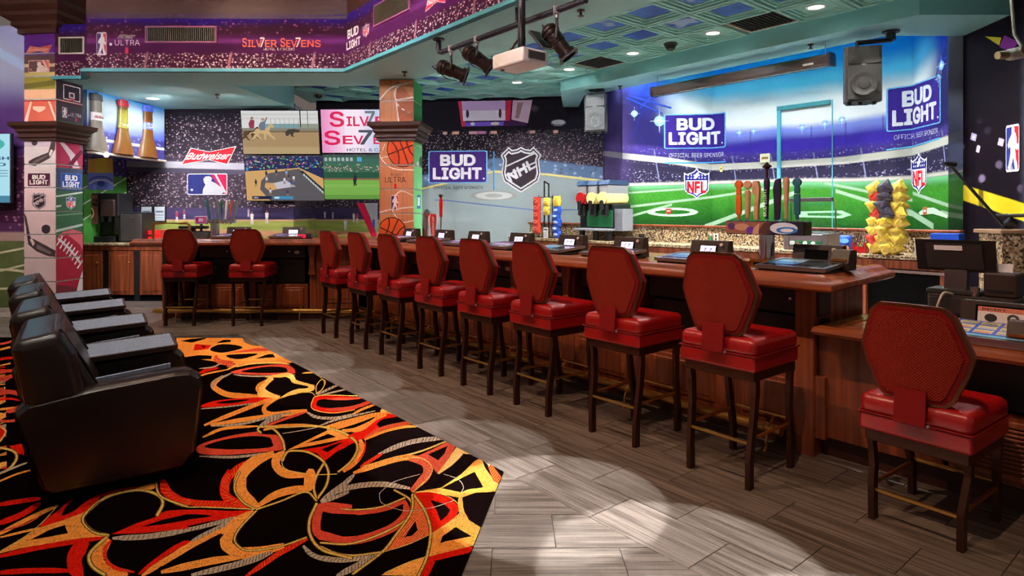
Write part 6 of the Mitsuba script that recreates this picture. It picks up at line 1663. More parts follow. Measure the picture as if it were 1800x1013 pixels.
for x, y, c in ((.13, .38, (40, 36, 50)), (.27, .46, (220, 220, 226)), (.50, .44, (230, 230, 236)), (.55, .52, (40, 50, 100)), (.59, .38, (60, 80, 170)), (.62, .48, (230, 230, 236)), (.31, .18, (220, 220, 226)), (.53, .16, (50, 60, 110)), (.27, .58, (30, 36, 60)), (.40, .62, (30, 36, 60)), (.53, .60, (150, 170, 220))):
    hoops += [(Polygon([(x - .012, y), (x + .012, y), (x + .016, y + .07), (x - .014, y + .07)]), c), (Polygon([(x - .014, y - .07), (x - .006, y - .07), (x + .002, y), (x - .012, y)]), (150, 120, 100)), (Polygon([(x + .018, y - .06), (x + .012, y - .065), (x, y), (x + .012, y)]), (150, 120, 100)), (ell(x, y + .09, .010, .018), (120, 84, 66))]
hoops += [(sbox(.07, .03, .32, .10), (24, 30, 60)), (sbox(.34, .03, .60, .10), (60, 150, 200)), (sbox(.62, .03, .94, .09), (90, 90, 92)), (ell(.03, .70, .018, .03), (60, 160, 220)), (sbox(.36, .045, .42, .085), (230, 240, 246)), (fit(tpoly('NBA', True), .09, .15, .048, .082), (230, 230, 236))]
tv('screen showing a basketball game seen along the court', clipU(hoops), 500, 314, 139, 81, 10.45, k=.8)
bb_ = [(U, (60, 120, 90)), (sbox(0, .92, 1, 1), (60, 96, 84)), (sbox(0, .82, 1, .9), (64, 110, 96)), (sbox(0, .48, 1, .62), (34, 90, 66)), (sbox(0, .44, 1, .48), (150, 110, 80)), (sbox(0, .0, 1, .44), (128, 186, 80)), (sbox(0, .0, 1, .10), (104, 160, 66)), (sbox(0, .28, 1, .34), (140, 196, 88))]
bb_ += [(ell(x, y, .009, .012), c) for x, y, c in zip(rg_.random(190), .63 + .17 * rg_.random(190), [(214, 180, 170) if q > .5 else (90, 80, 80) for q in rg_.random(190)])]
bb_ += [(sbox(x, .87, x + .035, .95), (180, 196, 190)) for x in np.arange(.02, .4, .055)] + [(sbox(.44, .86, .5, .96), (80, 180, 220)), (sbox(.77, .90, 1, .97), (140, 160, 200)), (Polygon([(.385, .34), (.41, .34), (.425, .44), (.43, .54), (.39, .54), (.38, .44)]), (44, 38, 44)), (Polygon([(.38, .30), (.395, .30), (.40, .36), (.385, .36)]), (44, 38, 44)), (Polygon([(.41, .31), (.425, .31), (.42, .36), (.405, .36)]), (44, 38, 44)), (ell(.408, .57, .012, .018), (60, 46, 44))]
tv('screen showing a fielder on a green baseball outfield', clipU(bb_), 637, 312, 138, 80, 10.45, k=.8)
dg = [(U, (170, 220, 236)), (ell(.45, .85, .42, .10), (70, 176, 170)), (ell(.45, .85, .3, .06), (200, 238, 240)), (fit(tpoly('FISH'), .35, .98, .62, .67), (30, 70, 110)), (fit(tpoly('ED'), .5, .9, .53, .58), (30, 70, 110))] + [(sbox(.3, y, .95, y + .012), (110, 150, 170)) for y in (.46, .42, .38)] + [(sbox(0, 0, 1, .1), (70, 130, 160))]
tv('tall pale blue information screen on the far stadium wall', clipU(dg), -18, 296, 74, 124, 9.0, 0, 'information_screen', 1.0)
labels[[k for k in labels if k.startswith('information_screen')][0]]['group'] = 'information screen'

# ---------------------------------------------------------------- lamps, projector and loudspeakers under the ceiling
pz = 3.05
pp = [bar_px(771, 3.46), bar_px(1030, 3.46)]
t = Thing('lamp_pipe', 'black pipe hung from the ceiling edge carrying theatre lamps', 'pipe')
dirp = (pp[1] - pp[0]) / np.linalg.norm(pp[1] - pp[0])
t.part('pipe', tube([(*pp[0], SOF_Z), (*pp[0], pz + .05), (*(pp[0] + dirp * .02), pz + .015), (*(pp[0] + dirp * .06), pz), (*pp[1], pz)], .027, 14), 'mat_black', 40)
t.part('flange', lathe([(.0001, 0), (.06, 0), (.06, -.012), (.03, -.02), (.0001, -.02)], 18).apply_transform(tr(*pp[0], SOF_Z)), 'mat_black', 30)
t.part('hanger', tube([(*bar_px(908, 3.46), SOF_Z), (*bar_px(908, 3.46), pz)], .012, 10), 'mat_black')
t.part('hanger', tube([(*bar_px(1020, 3.46), SOF_Z), (*bar_px(1020, 3.46), pz)], .012, 10), 'mat_black')
mat('mat_parcan', rgb(40, 28, 22), 0.32, 0.6)
def par_can(px, drop, dirv, txt, twist=0.0, s=1.0):
    b = bar_px(px, 3.46); o = np.array([b[0], b[1], pz])
    d = np.asarray(dirv, float); d /= np.linalg.norm(d)
    x = np.cross(d, (0, 0, 1)); x /= np.linalg.norm(x); y = np.cross(x, d)
    c = o + np.array([0, 0, -drop])
    M = mat4(x, d, np.cross(x, d), c)
    M = mat4(x, y, d, c)
    if np.linalg.det(M[:3, :3]) < 0:
        M = mat4(-x, y, d, c)
    t = Thing('stage_lamp', txt, 'stage lamp', M, 'stage lamps on the pipe')
    body = lathe([(.0001, -.15), (.04, -.145), (.065, -.125), (.073, -.09), (.073, -.06), (.066, -.055), (.066, .02), (.060, .03), (.060, .11), (.075, .115), (.075, .16), (.07, .16), (.055, .12), (.0001, .118)], 28)
    t.part('body', body, 'mat_parcan', 30)
    for z in (-.10, -.07):
        t.part('cooling_ring', lathe([(.070, z - .006), (.079, z), (.070, z + .006)], 28), 'mat_parcan', 30)
    t.part('gel_frame', cat(bx(-.085, .085, -.085, .085, .155, .165).difference(lathe([(.0001, .1), (.066, .1), (.066, .2), (.0001, .2)], 24)) if False else ext(sbox(-.085, -.085, .085, .085).difference(Point(0, 0).buffer(.066)), .012, .155)), 'mat_black')
    t.part('lens', lathe([(.0001, .125), (.06, .125), (.06, .13), (.0001, .135)], 24), 'mat_glossgreen' if 'green' in txt else 'mat_grey', True)
    Li = np.linalg.inv(M)
    def loc(p):
        return (Li @ np.array([*p, 1]))[:3]
    up_ = np.array([0, 0, 1.0])
    sx = x
    a, bb = c + sx * .085, c - sx * .085
    t.part('yoke', cat(tube([loc(a), loc(a + up_ * (drop - .09)), loc(o - up_ * .07)], .011, 8), tube([loc(bb), loc(bb + up_ * (drop - .09)), loc(o - up_ * .07)], .011, 8)), 'mat_black')
    t.part('clamp', cat(tube([loc(o - up_ * .075), loc(o + up_ * .04)], .018, 10), mv(bx(-.03, .03, -.03, .03, -.035, .035, .006), mat4(loc(o + np.array([1, 0, 0])) - loc(o), loc(o + np.array([0, 1, 0])) - loc(o), loc(o + up_) - loc(o), loc(o)))), 'mat_steel', 30)
    t.part('cable', tube([loc(c - d * .15), loc(c - d * .20 - up_ * .03), loc(c - d * .05 - up_ * .10), loc(c + d * .06 - up_ * .08)], .005, 6), 'mat_black')
mat('mat_glossgreen', rgb(40, 140, 70), 0.2, coat=.5)
par_can(793, .215, (.86, .05, -.32), 'brown stage lamp at the end of the pipe, closest to the court pillar')
par_can(838, .175, (.74, .05, -.50), 'brown stage lamp next to the white projector')
par_can(979, .245, (.52, -.05, -.70), 'brown stage lamp with a green lens beyond the projector')
# projector
pc_ = np.array([*(np.array([(919 - CX) / F, 1.0]) * 4.85)])
Mp = mat4((d1[0], d1[1], 0), (-d2[0], -d2[1], 0), (0, 0, 1), (pc_[0], pc_[1], 2.60))
t = Thing('projector', 'white projector on a black ceiling pole between the stage lamps', 'projector', Mp)
t.part('body', rbox(0, .40, -.27, 0, 0, .125, .022), 'mat_white', 40)
k = t.part('vent_grille', bx(-.004, .004, -.235, -.05, .035, .105, .002), 'mat_grey')
for q in range(14):
    t.part('slat', bx(-.008, .0, -.23 + q * .0128, -.224 + q * .0128, .04, .10), 'mat_char', of=k)
t.part('foot', lathe([(.0001, -.012), (.018, -.012), (.018, .005), (.0001, .005)], 12).apply_transform(tr(.33, -.06, 0)), 'mat_grey')
t.part('lens', cyl((.10, -.27, .07), (.10, -.31, .07), .04, n=20), 'mat_black', 30)
t.part('pole', cat(tube([(.18, -.14, .12), (.18, -.14, SOF_Z - 2.60)], .032, 14), bx(.10, .26, -.22, -.06, .12, .15, .006)), 'mat_black', 30)
t.part('bracket', cat(tube([(.10, -.07, .13), (.15, -.12, .24)], .012, 8), tube([(.28, -.2, .13), (.21, -.15, .24)], .012, 8), tube([(.26, -.07, .13), (.2, -.12, .24)], .012, 8)), 'mat_black')
t.part('cable', tube([(.16, -.1, .13), (.10, -.05, .22), (.14, -.09, .36), (.17, -.12, .50)], .006, 6), 'mat_black'); t.part('cable', tube([(.2, -.18, .13), (.25, -.24, .25), (.2, -.17, .42)], .006, 6), 'mat_black')
t = Thing('receiver_box', 'flat black box leaning on the projector pole', 'receiver', Mp @ tr(.06, -.24, .22) @ mat4((.6, .2, .77), (-.2, .97, -.1), (-.77, -.1, .63), (0, 0, 0)))
t.part('case', bx(-.10, .10, -.07, .07, -.012, .012, .004), 'mat_black')
# loudspeakers
def speaker(txt, c, rz, gr):
    M = at(c[0], c[1], c[2], rz)
    t = Thing('loudspeaker', txt, 'loudspeaker', M)
    body = hull([(x, y, z) for z in (0, .62) for x, y in ((-.185, 0), (.185, 0), (.185, .10), (-.185, .10), (-.11, .30), (.11, .30))])
    t.part('cabinet', body, 'mat_char')
    g = Polygon([(-.16, .03), (.16, .03), (.16, .38), (.13, .40), (.05, .405), (0, .425), (-.05, .405), (-.13, .40), (-.16, .38)]).buffer(.005)
    t.part('woofer_grille', mv(up(ext(g, .012)), tr(0, -.0, 0)), gr)
    t.part('woofer', mv(lathe([(.0001, .02), (.05, .012), (.058, .002), (.12, .016), (.13, .018), (.13, .012), (.0001, .0)], 30), tr(0, -.012, .19) @ rx(math.pi / 2)), gr, 30)
    t.part('horn', mv(up(ext(sbox(-.15, .43, .15, .60).buffer(.006), .010)), tr(0, 0, 0)), gr)
    t.part('badge', bx(-.02, .02, -.016, -.006, .405, .42), 'mat_steel')
    t.part('handle', bx(-.05, .05, .295, .31, .25, .38, .004), 'mat_black')
    for x in (-.13, -.02, .12):
        t.part('foot', bx(x - .018, x + .018, .04, .09, -.03, .0), 'mat_black')
    return t
cs = P(1518, 178, 6.95)
mat('mat_spkgrille', mikit.proc(lambda p, n, uv: mix(rgb(60, 57, 54), rgb(34, 33, 33), noise(p.x * 240, p.y * 240, p.z * 240))), 0.45, 0.4)
t = speaker('large black loudspeaker hanging from the beam in front of the football wall', cs, math.radians(-16), 'mat_spkgrille')
bp = G(1566, 55, BEAM_Z)
Li = np.linalg.inv(at(cs[0], cs[1], cs[2], math.radians(-16)))
def lc(p):
    return (Li @ np.array([*p, 1]))[:3]
t.part('arm', cat(tube([lc((cs[0] - .02, cs[1] + .1, cs[2] + .60)), lc((cs[0] - .02, cs[1] + .1, cs[2] + .68)), lc((bp[0], bp[1], BEAM_Z - .10)), lc((bp[0], bp[1], BEAM_Z))], .026, 12), mv(lathe([(.0001, 0), (.09, 0), (.09, -.015), (.05, -.03), (.05, -.10), (.0001, -.10)], 18), tr(*lc((bp[0], bp[1], BEAM_Z))))), 'mat_black', 30)
cs2 = P(1046, 231, 10.3)
t = speaker('grey-fronted loudspeaker under the beam at the corner of hockey and football walls', cs2, math.radians(-24), 'mat_grille')
t.part('arm', cat(bx(-.03, .03, .06, .12, .62, BEAM_Z - cs2[2] - .01), bx(-.12, .12, .02, .16, BEAM_Z - cs2[2] - .02, BEAM_Z - cs2[2]), bx(-.14, .14, .05, .12, .61, .66)), 'mat_black')
# roller screen case
a, b = bar_px(1150, 7.62), bar_px(1460, 7.62)
ua, ub = uv_of(a), uv_of(b)
t = Thing('roller_screen', 'long dark brown projection screen case hanging under the beam', 'projection screen', at_bar(0, ua[1], 3.17))
cas = Polygon([(-.06, 0), (.07, 0), (.075, .03), (.075, .10), (.06, .135), (-.05, .135), (-.07, .11), (-.07, .02)]).buffer(-.008).buffer(.008)
m = mv(ext(cas, ua[0] - ub[0]), mat4((0, 1, 0), (0, 0, 1), (1, 0, 0), (-ua[0], 0, 0)))
t.part('case', m, 'mat_brownbox', 40)
t.part('end_cap', mv(ext(cas.buffer(.006), .02), mat4((0, 1, 0), (0, 0, 1), (1, 0, 0), (-ua[0] - .02, 0, 0))), 'mat_black', 40)
t.part('end_cap', mv(ext(cas.buffer(.012), .025), mat4((0, 1, 0), (0, 0, 1), (1, 0, 0), (-ub[0], 0, 0))), 'mat_black', 40)
t.part('bottom_bar', bx(-ua[0] + .02, -ub[0] - .02, -.05, -.03, -.012, .004), 'mat_steel')
t.part('sticker', bx(-ub[0] - .30, -ub[0] - .17, -.075, -.066, .03, .055), 'mat_offwhite')
for u in (ua[0] - .06, ub[0] + .06):
    t.part('wire', tube([(-u, 0, .13), (-u, 0, BEAM_Z - 3.17)], .006, 6), 'mat_steel')

# ---------------------------------------------------------------- right end: till, microphone, granite wall
gw = np.array([(1762 - CX) / F * 5.1, 5.1])
t = Thing('granite_wall', 'raised granite-faced wall with a tan cap beside the dark arena print', 'counter', at(gw[0], gw[1], 0, math.radians(-5.6)))
t.part('facing', bx(0, .42, 0, .30, 0, 1.24, .004), 'mat_granite')
mat('mat_tan', rgb(150, 122, 92), 0.4)
t.part('cap', bx(-.03, .45, -.03, .33, 1.24, 1.275, .008), 'mat_tan', label='tan stone cap')
Ms = at_bar(*uv_of(bar_px(1700, 4.50)))
t = Thing('work_shelf', 'low dark work counter behind the low bar carrying the till', 'counter', Ms)
t.part('top', bx(-.5, .5, -.1, .45, .745, .775, .004), 'mat_char'); t.part('body', bx(-.48, .48, -.06, .42, 0, .745), 'mat_void')
zt = .775
t = Thing('cash_drawer', 'wide dark cash drawer under the till monitor', 'cash drawer', Ms)
t.part('case', bx(-.22, .22, .04, .40, zt, zt + .13, .006), 'mat_brownbox'); t.part('front', bx(-.21, .21, .03, .045, zt + .015, zt + .115, .004), 'mat_char'); t.part('lock', bx(-.01, .01, .024, .032, zt + .03, zt + .10), 'mat_brass')
t = Thing('till_monitor', 'till monitor seen from behind with a white label over the cash drawer', 'monitor', Ms @ tr(-.10, .16, zt + .13))
t.part('foot', bx(-.14, .14, -.08, .12, 0, .03, .006), 'mat_char'); t.part('neck', hull([(x, y, z) for x in (-.06, .06) for y, z in ((-.02, .03), (.05, .03), (.0, .18), (.05, .18))]), 'mat_brownbox')
t.part('shell', hull([(x, y, z) for x in (-.21, .21) for y, z in ((0.0, .14), (.03, .14), (-.06, .34), (-.03, .34))]), 'mat_black')
t.part('back_panel', hull([(x, y, z) for x in (-.15, .15) for y, z in ((-.012, .16), (.0, .16), (-.074, .32), (-.06, .32))]), 'mat_char')
t.part('label', hull([(x, y, z) for x in (-.10, .05) for y, z in ((-.062, .275), (-.05, .275), (-.072, .305), (-.06, .305))]), 'mat_white', label='white sticker')
t = Thing('receipt_printer', 'dark receipt printer beside the till monitor, towards the granite wall', 'printer', Ms @ tr(.13, .12, zt + .13))
t.part('case', rbox(-.08, .085, 0, .18, 0, .15, .015), 'mat_brownbox', 30); t.part('slot', bx(-.065, .07, -.005, .005, .03, .045), 'mat_black'); t.part('paper', hull([(x, y, z) for x in (-.03, .05) for y, z in ((.07, .15), (.075, .15), (.08, .20), (.085, .20))]), 'mat_white')
t = Thing('cup', 'small steel cup between the till monitor and the printer', 'cup', Ms @ tr(.015, .10, zt + .13))
t.part('body', lathe([(.0001, 0), (.022, 0), (.026, .055), (.022, .055), (.02, .005), (.0001, .005)], 16), 'mat_steel', 30)
t = Thing('cable', 'pale loose cable behind the low counter below the till', 'cable', Ms)
t.part('lead', tube([tuple(q) for q in curve([(-.16, -.02, .78), (-.14, -.03, .86), (-.12, .0, .92), (-.09, .06, .91)], 6)], .007, 8), 'mat_offwhite', True)
t = Thing('charger', 'small grey cylinder standing behind the back of the shorter stool', 'charger', at_bar(*uv_of(bar_px(1607, 4.1)), .79))
t.part('body', lathe([(.0001, 0), (.025, 0), (.025, .075), (.02, .085), (.0001, .085)], 16), 'mat_grey', 30)
# microphone on a boom stand
ma, mb, mc = P(1668, 288, 5.6), P(1773, 407, 5.3), P(1800, 379, 5.2)
t = Thing('microphone_stand', 'black boom microphone reaching across the dark arena print', 'microphone stand')
t.part('boom', tube([ma, mb], .013, 10), 'mat_black', 30)
t.part('arm', tube([P(1752, 379, 5.35), mc, mc + (.3, 0, 0)], .016, 10), 'mat_black', 30)
t.part('post', tube([mb, (mb[0], mb[1], 0.02)], .014, 10), 'mat_black'); t.part('base', lathe([(.0001, 0), (.14, 0), (.14, .02), (.03, .03), (.0001, .03)], 20).apply_transform(tr(mb[0], mb[1], 0)), 'mat_black', 30)
t.part('microphone', cat(tube([ma + (-.03, 0, .0), ma + (.06, 0, -.005)], .022, 12), tube([ma + (-.05, 0, .0), ma + (-.03, 0, .0)], [.012, .02], 12)), 'mat_black', 30)
t.part('counterweight', tube([P(1770, 388, 5.3), P(1784, 396, 5.28)], .045, 14), 'mat_black', 30)
t.part('cable', tube([tuple(q) for q in curve([P(1773, 392, 5.3), P(1758, 405, 5.3), P(1735, 410, 5.4), P(1712, 408, 5.5)], 6)], .005, 6), 'mat_black')
# ceiling camera and coloured boards at the edge
t = Thing('security_camera', 'beige bullet camera below the beam in front of the arena print', 'camera', at(*P(1783, 96, 5.6)))
t.part('body', hull(np.vstack([np.array(q) + _sph * .055 for q in ((-.03, 0, 0), (.16, 0, .04))])), 'mat_offwhite', 40)
t.part('lens_tube', cyl((-.16, -.01, -.01), (-.06, 0, 0), .035, .04, 18), 'mat_tan', 30); t.part('joint', mv(lathe([(.0001, -.02), (.05, -.02), (.05, .02), (.0001, .02)], 20), tr(.05, -.055, .03) @ rx(math.pi / 2)), 'mat_tan', 30)
t.part('bracket', tube([(.10, .02, .05), (.04, .05, .20), (.0, .06, BEAM_Z - P(1783, 96, 5.6)[2] + .12)], .014, 10), 'mat_offwhite', 30)
mat('mat_purple', rgb(120, 40, 130), 0.5)
q = nba.st(1772, 86)
def nbp(p):
    return nba.pl(p)
nba.print('printed_banner', [(Polygon(nbp([(1732, 64), (1761, 66), (1757, 80)])), (206, 186, 40)), (Polygon(nbp([(1757, 82), (1766, 62), (1792, 74), (1776, 92)])), (120, 40, 130))], None)

# ---------------------------------------------------------------- signs and emblems on the walls
def banner(w, name, x0, y0, x1, y1, layers, label=None, off=.005):
    s0, s1, t0, t1 = w.rect(x0, y0, x1, y1)
    w.print(name, fitl(layers, s0, s1, t0, t1), label, off)

# football wall: two beer signs across the folds, two shields, underlines, door frame
def fold_sign(x0, xf, x1, yt0, yb0, yt1, yb1):
    s0, t1 = nfl.st(x0, yt0); s1, t3 = nfl.st(x1, yt1); b0, b1 = nfl.st(x0, yb0)[1], nfl.st(x1, yb1)[1]
    tt, bb = (t1 + t3) / 2, (b0 + b1) / 2
    nfl.print('beer_sign', fitl(bud(), s0, s1, bb, tt), 'framed purple beer sign printed in white capitals')
    return s0, s1, bb, tt
s0, s1, bb, tt = fold_sign(1167, 1252, 1276, 202, 263, 196, 258)
a = s1 - s0
nfl.print('sign_caption', [(fit(tpoly('OFFICIAL BEER SPONSOR', False), s0 + .08 * a, s1 - .04 * a, bb - .14 * a, bb - .07 * a), (236, 236, 244)), (sbox(s0, bb - .235 * a, s1, bb - .215 * a), (96, 180, 240))])
s0, s1, bb, tt = fold_sign(1558, 1603, 1654, 156, 233, 130, 216)
a = s1 - s0
nfl.print('sign_caption', [(fit(tpoly('OFFICIAL BEER SPONSOR', False), s0 + .10 * a, s1 - .06 * a, bb - .12 * a, bb - .05 * a), (236, 236, 244)), (Polygon([(s0, bb - .26 * a), (s0 + .5 * a, bb - .23 * a), (s1, bb - .20 * a), (s1, bb - .18 * a), (s0 + .5 * a, bb - .21 * a), (s0, bb - .24 * a)]), (96, 190, 230))])
banner(nfl, 'football_shield', 1202, 295, 1247, 350, shield_nfl(), 'football league shield with stars')
banner(nfl, 'football_shield', 1601, 267, 1630, 342, shield_nfl(), 'football league shield with stars')
num = [('5', 1140, 362, 1230, 384), ('0', 1136, 362, 1228, 383)]
nfl.print('yard_number', [(ell((nfl.st(1136, 372)[0] + nfl.st(1228, 372)[0]) / 2, nfl.st(1180, 373)[1], .42, .075).difference(ell((nfl.st(1136, 372)[0] + nfl.st(1228, 372)[0]) / 2, nfl.st(1180, 373)[1], .29, .035)), (186, 222, 190))])
nfl.print('yard_number', [(Polygon(nfl.pl([(1615, 374), (1626, 366), (1642, 365), (1666, 378), (1666, 384), (1640, 376), (1618, 378)])), (196, 228, 200))])
nfl.print('yard_number', [(Polygon(nfl.pl([(1402, 372), (1480, 370), (1498, 378), (1480, 384), (1402, 382)])), (150, 200, 160)), (Polygon(nfl.pl([(1420, 375), (1470, 374), (1482, 378), (1470, 380), (1420, 379)])), (50, 110, 52))])
# stadium floodlights in the print
for px, py, r in ((1115, 200, .07), (1159, 213, .11), (1300, 233, .05), (1325, 230, .05), (1410, 224, .06), (1450, 218, .06), (1480, 211, .06), (1655, 115, .07), (1650, 138, .06)):
    s, z = nfl.st(px, py)
    star = unary_union([ell(s, z, r * .35, r * .35), ell(s, z, r * 1.5, r * .06), ell(s, z, r * .06, r * 1.8)])
    nfl.print('printed_floodlight', [(ell(s, z, r * .8, r * .8), (150, 200, 252)), (star, (246, 252, 255))])
nfl.print('printed_truss', [(nfl.stroke(q, .03), (40, 60, 150)) for q in ([(1100, 172), (1165, 200)], [(1105, 168), (1180, 190)], [(1125, 190), (1150, 165)], [(1640, 160), (1662, 70)], [(1648, 110), (1665, 100)])])
i = 2
s0, s1, t0, t1 = nfl.rect(1367, 182, 1464, 396)
Mdoor = nfl.frame(i, .0)
ztop = nfl.st(1412, 182)[1]
k = 'door_1'
mat('mat_doorframe', rgb(88, 176, 200), 0.45)
put(k, cat(bx(s0, s0 + .055, 0.95, ztop, -.01, .03, .004), bx(s1 - .012, s1, .95, ztop, -.01, .008)), 'mat_doorframe', False, Mdoor)
labels[k] = {'kind': 'structure', 'label': 'blue door frame in the printed football wall'}
put(k + '__header', bx(s0, s1 - .03, ztop - .065, ztop, -.01, .035, .004), 'mat_tealdark', False, Mdoor)

# hockey wall
q = nhl.rect(753, 265, 857, 322)
nhl.print('beer_sign', fitl(bud((62, 38, 110)), *q), 'framed purple beer sign printed in white capitals')
a = q[1] - q[0]
nhl.print('sign_caption', [(fit(tpoly('OFFICIAL BEER SPONSOR', False), q[0] + .09 * a, q[1] - .08 * a, q[2] - .10 * a, q[2] - .05 * a), (44, 40, 54))])
banner(nhl, 'hockey_shield', 880, 258, 952, 339, shield_nhl(), 'hockey league shield with a diagonal band', .006)
banner(nhl, 'printed_jumbotron', 805, 177, 936, 222, [(Polygon([(.0, 1), (1, 1), (.92, 0), (.05, 0)]), (60, 30, 70)), (Polygon([(.0, 1), (.06, 1), (.11, 0), (.05, 0)]), (200, 50, 80)), (Polygon([(.65, 1), (.72, 1), (.70, .2), (.64, .2)]), (196, 40, 70)), (Polygon([(.05, 1), (.64, 1), (.64, .22), (.07, .22)]), (196, 160, 210)), (Polygon([(.06, .62), (.64, .62), (.64, .22), (.07, .22)]), (226, 210, 232)), (Polygon([(.74, 1), (1, 1), (.94, .1), (.72, .25)]), (206, 170, 196)), (Polygon([(.80, .9), (.88, .9), (.82, .3), (.77, .3)]), (150, 110, 120)), (ell(.13, .5, .02, .16), (60, 40, 80)), (ell(.57, .5, .02, .18), (90, 40, 60)), (Polygon([(.09, .16), (.62, .18), (.61, .02), (.10, .0)]), (110, 80, 190)), (ell(.2, .1, .03, .07), (230, 226, 240)), (ell(.5, .1, .06, .06), (226, 220, 200))], 'printed scoreboard cube')
nhl.print('printed_pole', [(nhl.stroke([(868, 266), (868, 334)], .028), (70, 150, 214))])
banner(nhl, 'printed_lamp', 968, 210, 995, 222, [(ell(.5, .5, .5, .5), (120, 110, 130)), (ell(.5, .6, .42, .34), (200, 200, 206))])
nhl.print('printed_beam', [(nhl.poly([(627, 357), (640, 357), (663, 415), (654, 418)]), (196, 30, 66)), (nhl.poly([(640, 357), (664, 357), (664, 412)]), (150, 150, 156)), (nhl.poly([(655, 386), (659, 386), (659, 400), (655, 400)]), (60, 70, 150))])
# baseball wall
banner(base, 'beer_emblem', 319, 257, 416, 290, bowtie(), 'red bow-tie beer emblem with white script', .006)
banner(base, 'baseball_badge', 329, 305, 400, 343, badge_mlb(), 'baseball league badge with a batter', .006)
def player(w, px, py, h, c, name='printed_player'):
    s, z = w.st(px, py); k = h
    w.print(name, [(Polygon([(s - .1 * k, z), (s - .04 * k, z), (s, z + .42 * k), (s + .05 * k, z), (s + .12 * k, z), (s + .10 * k, z + .5 * k), (s - .09 * k, z + .5 * k)]), (206, 200, 204)), (Polygon([(s - .11 * k, z + .45 * k), (s + .12 * k, z + .45 * k), (s + .15 * k, z + .84 * k), (s - .14 * k, z + .84 * k)]), c), (ell(s, z + .92 * k, .07 * k, .085 * k), (150, 110, 90))])
for px, py, h, c in ((311, 390, .19, (150, 50, 80)), (324, 385, .17, (130, 60, 90)), (443, 395, .22, (214, 210, 210)), (437, 382, .15, (150, 140, 160)), (469, 393, .22, (226, 222, 222)), (353, 398, .16, (226, 222, 222))):
    player(base, px, py, h, c)
for px, py, h, c in ((543, 402, .24, (60, 40, 50)), (607, 405, .24, (214, 210, 214)), (628, 392, .2, (150, 60, 80)), (622, 391, .2, (196, 190, 196)), (534, 385, .15, (190, 180, 190)), (571, 384, .15, (190, 180, 190)), (585, 385, .15, (150, 140, 170))):
    player(nhl, px, py, h, c) if px > 556 else player(base, px, py, h, c) if px < 500 else player(nhl, px, py, h, c)
# arena wall badge
banner(nba, 'basketball_badge', 1769, 219, 1793, 302, badge_nba(), 'basketball league badge', .006)
for px, py, w_ in ((1712, 241, .10), (1760, 250, .09), (1778, 259, .05), (1720, 262, .06)):
    s, z = nba.st(px, py)
    nba.print('printed_glint', [(affinity.rotate(sbox(s - w_ / 2, z - .04, s + w_ / 2, z + .04), -20), (190, 170, 210)), (ell(s, z, w_ * .2, .02), (240, 230, 250))])
# fascia lettering and vents
banner(fo, 'basketball_badge', 170, 57, 188, 97, badge_nba((70, 46, 90), (214, 60, 60), (250, 226, 216)), 'basketball league badge')
banner(fo, 'beer_lettering', 202, 70, 246, 80, [(fit(tpoly('ULTRA', False), 0, 1, 0, 1), (232, 214, 214))], 'white capitals of a beer brand')
banner(fo, 'beer_lettering', 209, 60, 240, 68, [(affinity.skew(fit(tpoly('Michelob', False), 0, .9, 0, 1), 15), (216, 196, 160))])
s, z = fo.st(195, 78); fo.print('printed_dot', [(ell(s, z, .018, .018), (240, 226, 226))])
s, z = fo.st(223, 89); fo.print('printed_ribbon', [(sbox(s - .02, z - .04, s + .02, z + .04), (206, 40, 60))])
or_ = (240, 92, 62)
banner(fo, 'casino_lettering', 426, 66, 564, 83, [(fit(tpoly('S'), 0, .06, 0, .95), or_), (fit(tpoly('ILV'), .07, .25, 0, .75), or_), (fit(tpoly('7'), .225, .285, 0, 1), (236, 206, 180)), (fit(tpoly('ER'), .29, .44, 0, .75), or_), (fit(tpoly('S'), .485, .55, 0, .95), or_), (fit(tpoly('EV'), .56, .70, 0, .75), or_), (fit(tpoly('7'), .68, .745, 0, 1), (236, 206, 180)), (fit(tpoly('ENS'), .75, 1, 0, .75), or_)], 'orange casino name in large capitals')
banner(fo, 'casino_lettering', 464, 84, 518, 89, [(fit(tpoly('HOTEL & CASINO', False), 0, 1, 0, 1), (244, 220, 200))])
s0, s1, t0, t1 = fo.rect(609, 48, 634, 84)
fo.print('beer_lettering', [(fit(heavy('BUD'), s0 + .03, s1 - .05, (t0 + t1) / 2 + .01, t1), (236, 226, 226)), (fit(heavy('LIGHT'), s0, s1, t0, (t0 + t1) / 2 - .02), (236, 226, 226))], 'white capitals of a beer brand')
s0, s1, t0, t1 = fo.rect(638, 40, 650, 66)
fo.print('football_shield', fitl(shield_nfl((220, 200, 200), (110, 60, 90), (190, 50, 60)), s0, s1, t0, t1), 'football league shield')
banner(fo, 'beer_emblem', 748, -22, 790, 12, bowtie(), 'red bow-tie beer emblem')
def fascia_vent(x0, y0, x1, y1, txt, c):
    s0, s1, t0, t1 = fo.rect(x0, y0, x1, y1)
    i = max(0, int(np.searchsorted(fo.s, (s0 + s1) / 2) - 1))
    t = Thing('air_grille', txt, 'vent', fo.frame(i, .0))
    t.part('backing', bx(s0, s1, t0, t1, .0, .006), 'mat_void')
    t.part('frame', cat(bx(s0 - .02, s1 + .02, t0 - .02, t0, 0, .02), bx(s0 - .02, s1 + .02, t1, t1 + .02, 0, .02), bx(s0 - .02, s0, t0, t1, 0, .02), bx(s1, s1 + .02, t0, t1, 0, .02)), c)
    n = int((s1 - s0) / .026)
    m = mikit.ply(bx(-.005, .005, t0, t1, .004, .018), 'mat_slat')
    for j in range(n):
        L = tr(s0 + (j + .5) * (s1 - s0) / n, 0, 0)
        kk = numbered(f'{t.key}__slat'); scene[kk] = {**m, 'to_world': T4(t.M @ L)}
mat('mat_slat', rgb(64, 60, 44), 0.5); mat('mat_purpletrim', rgb(120, 60, 90), .5)
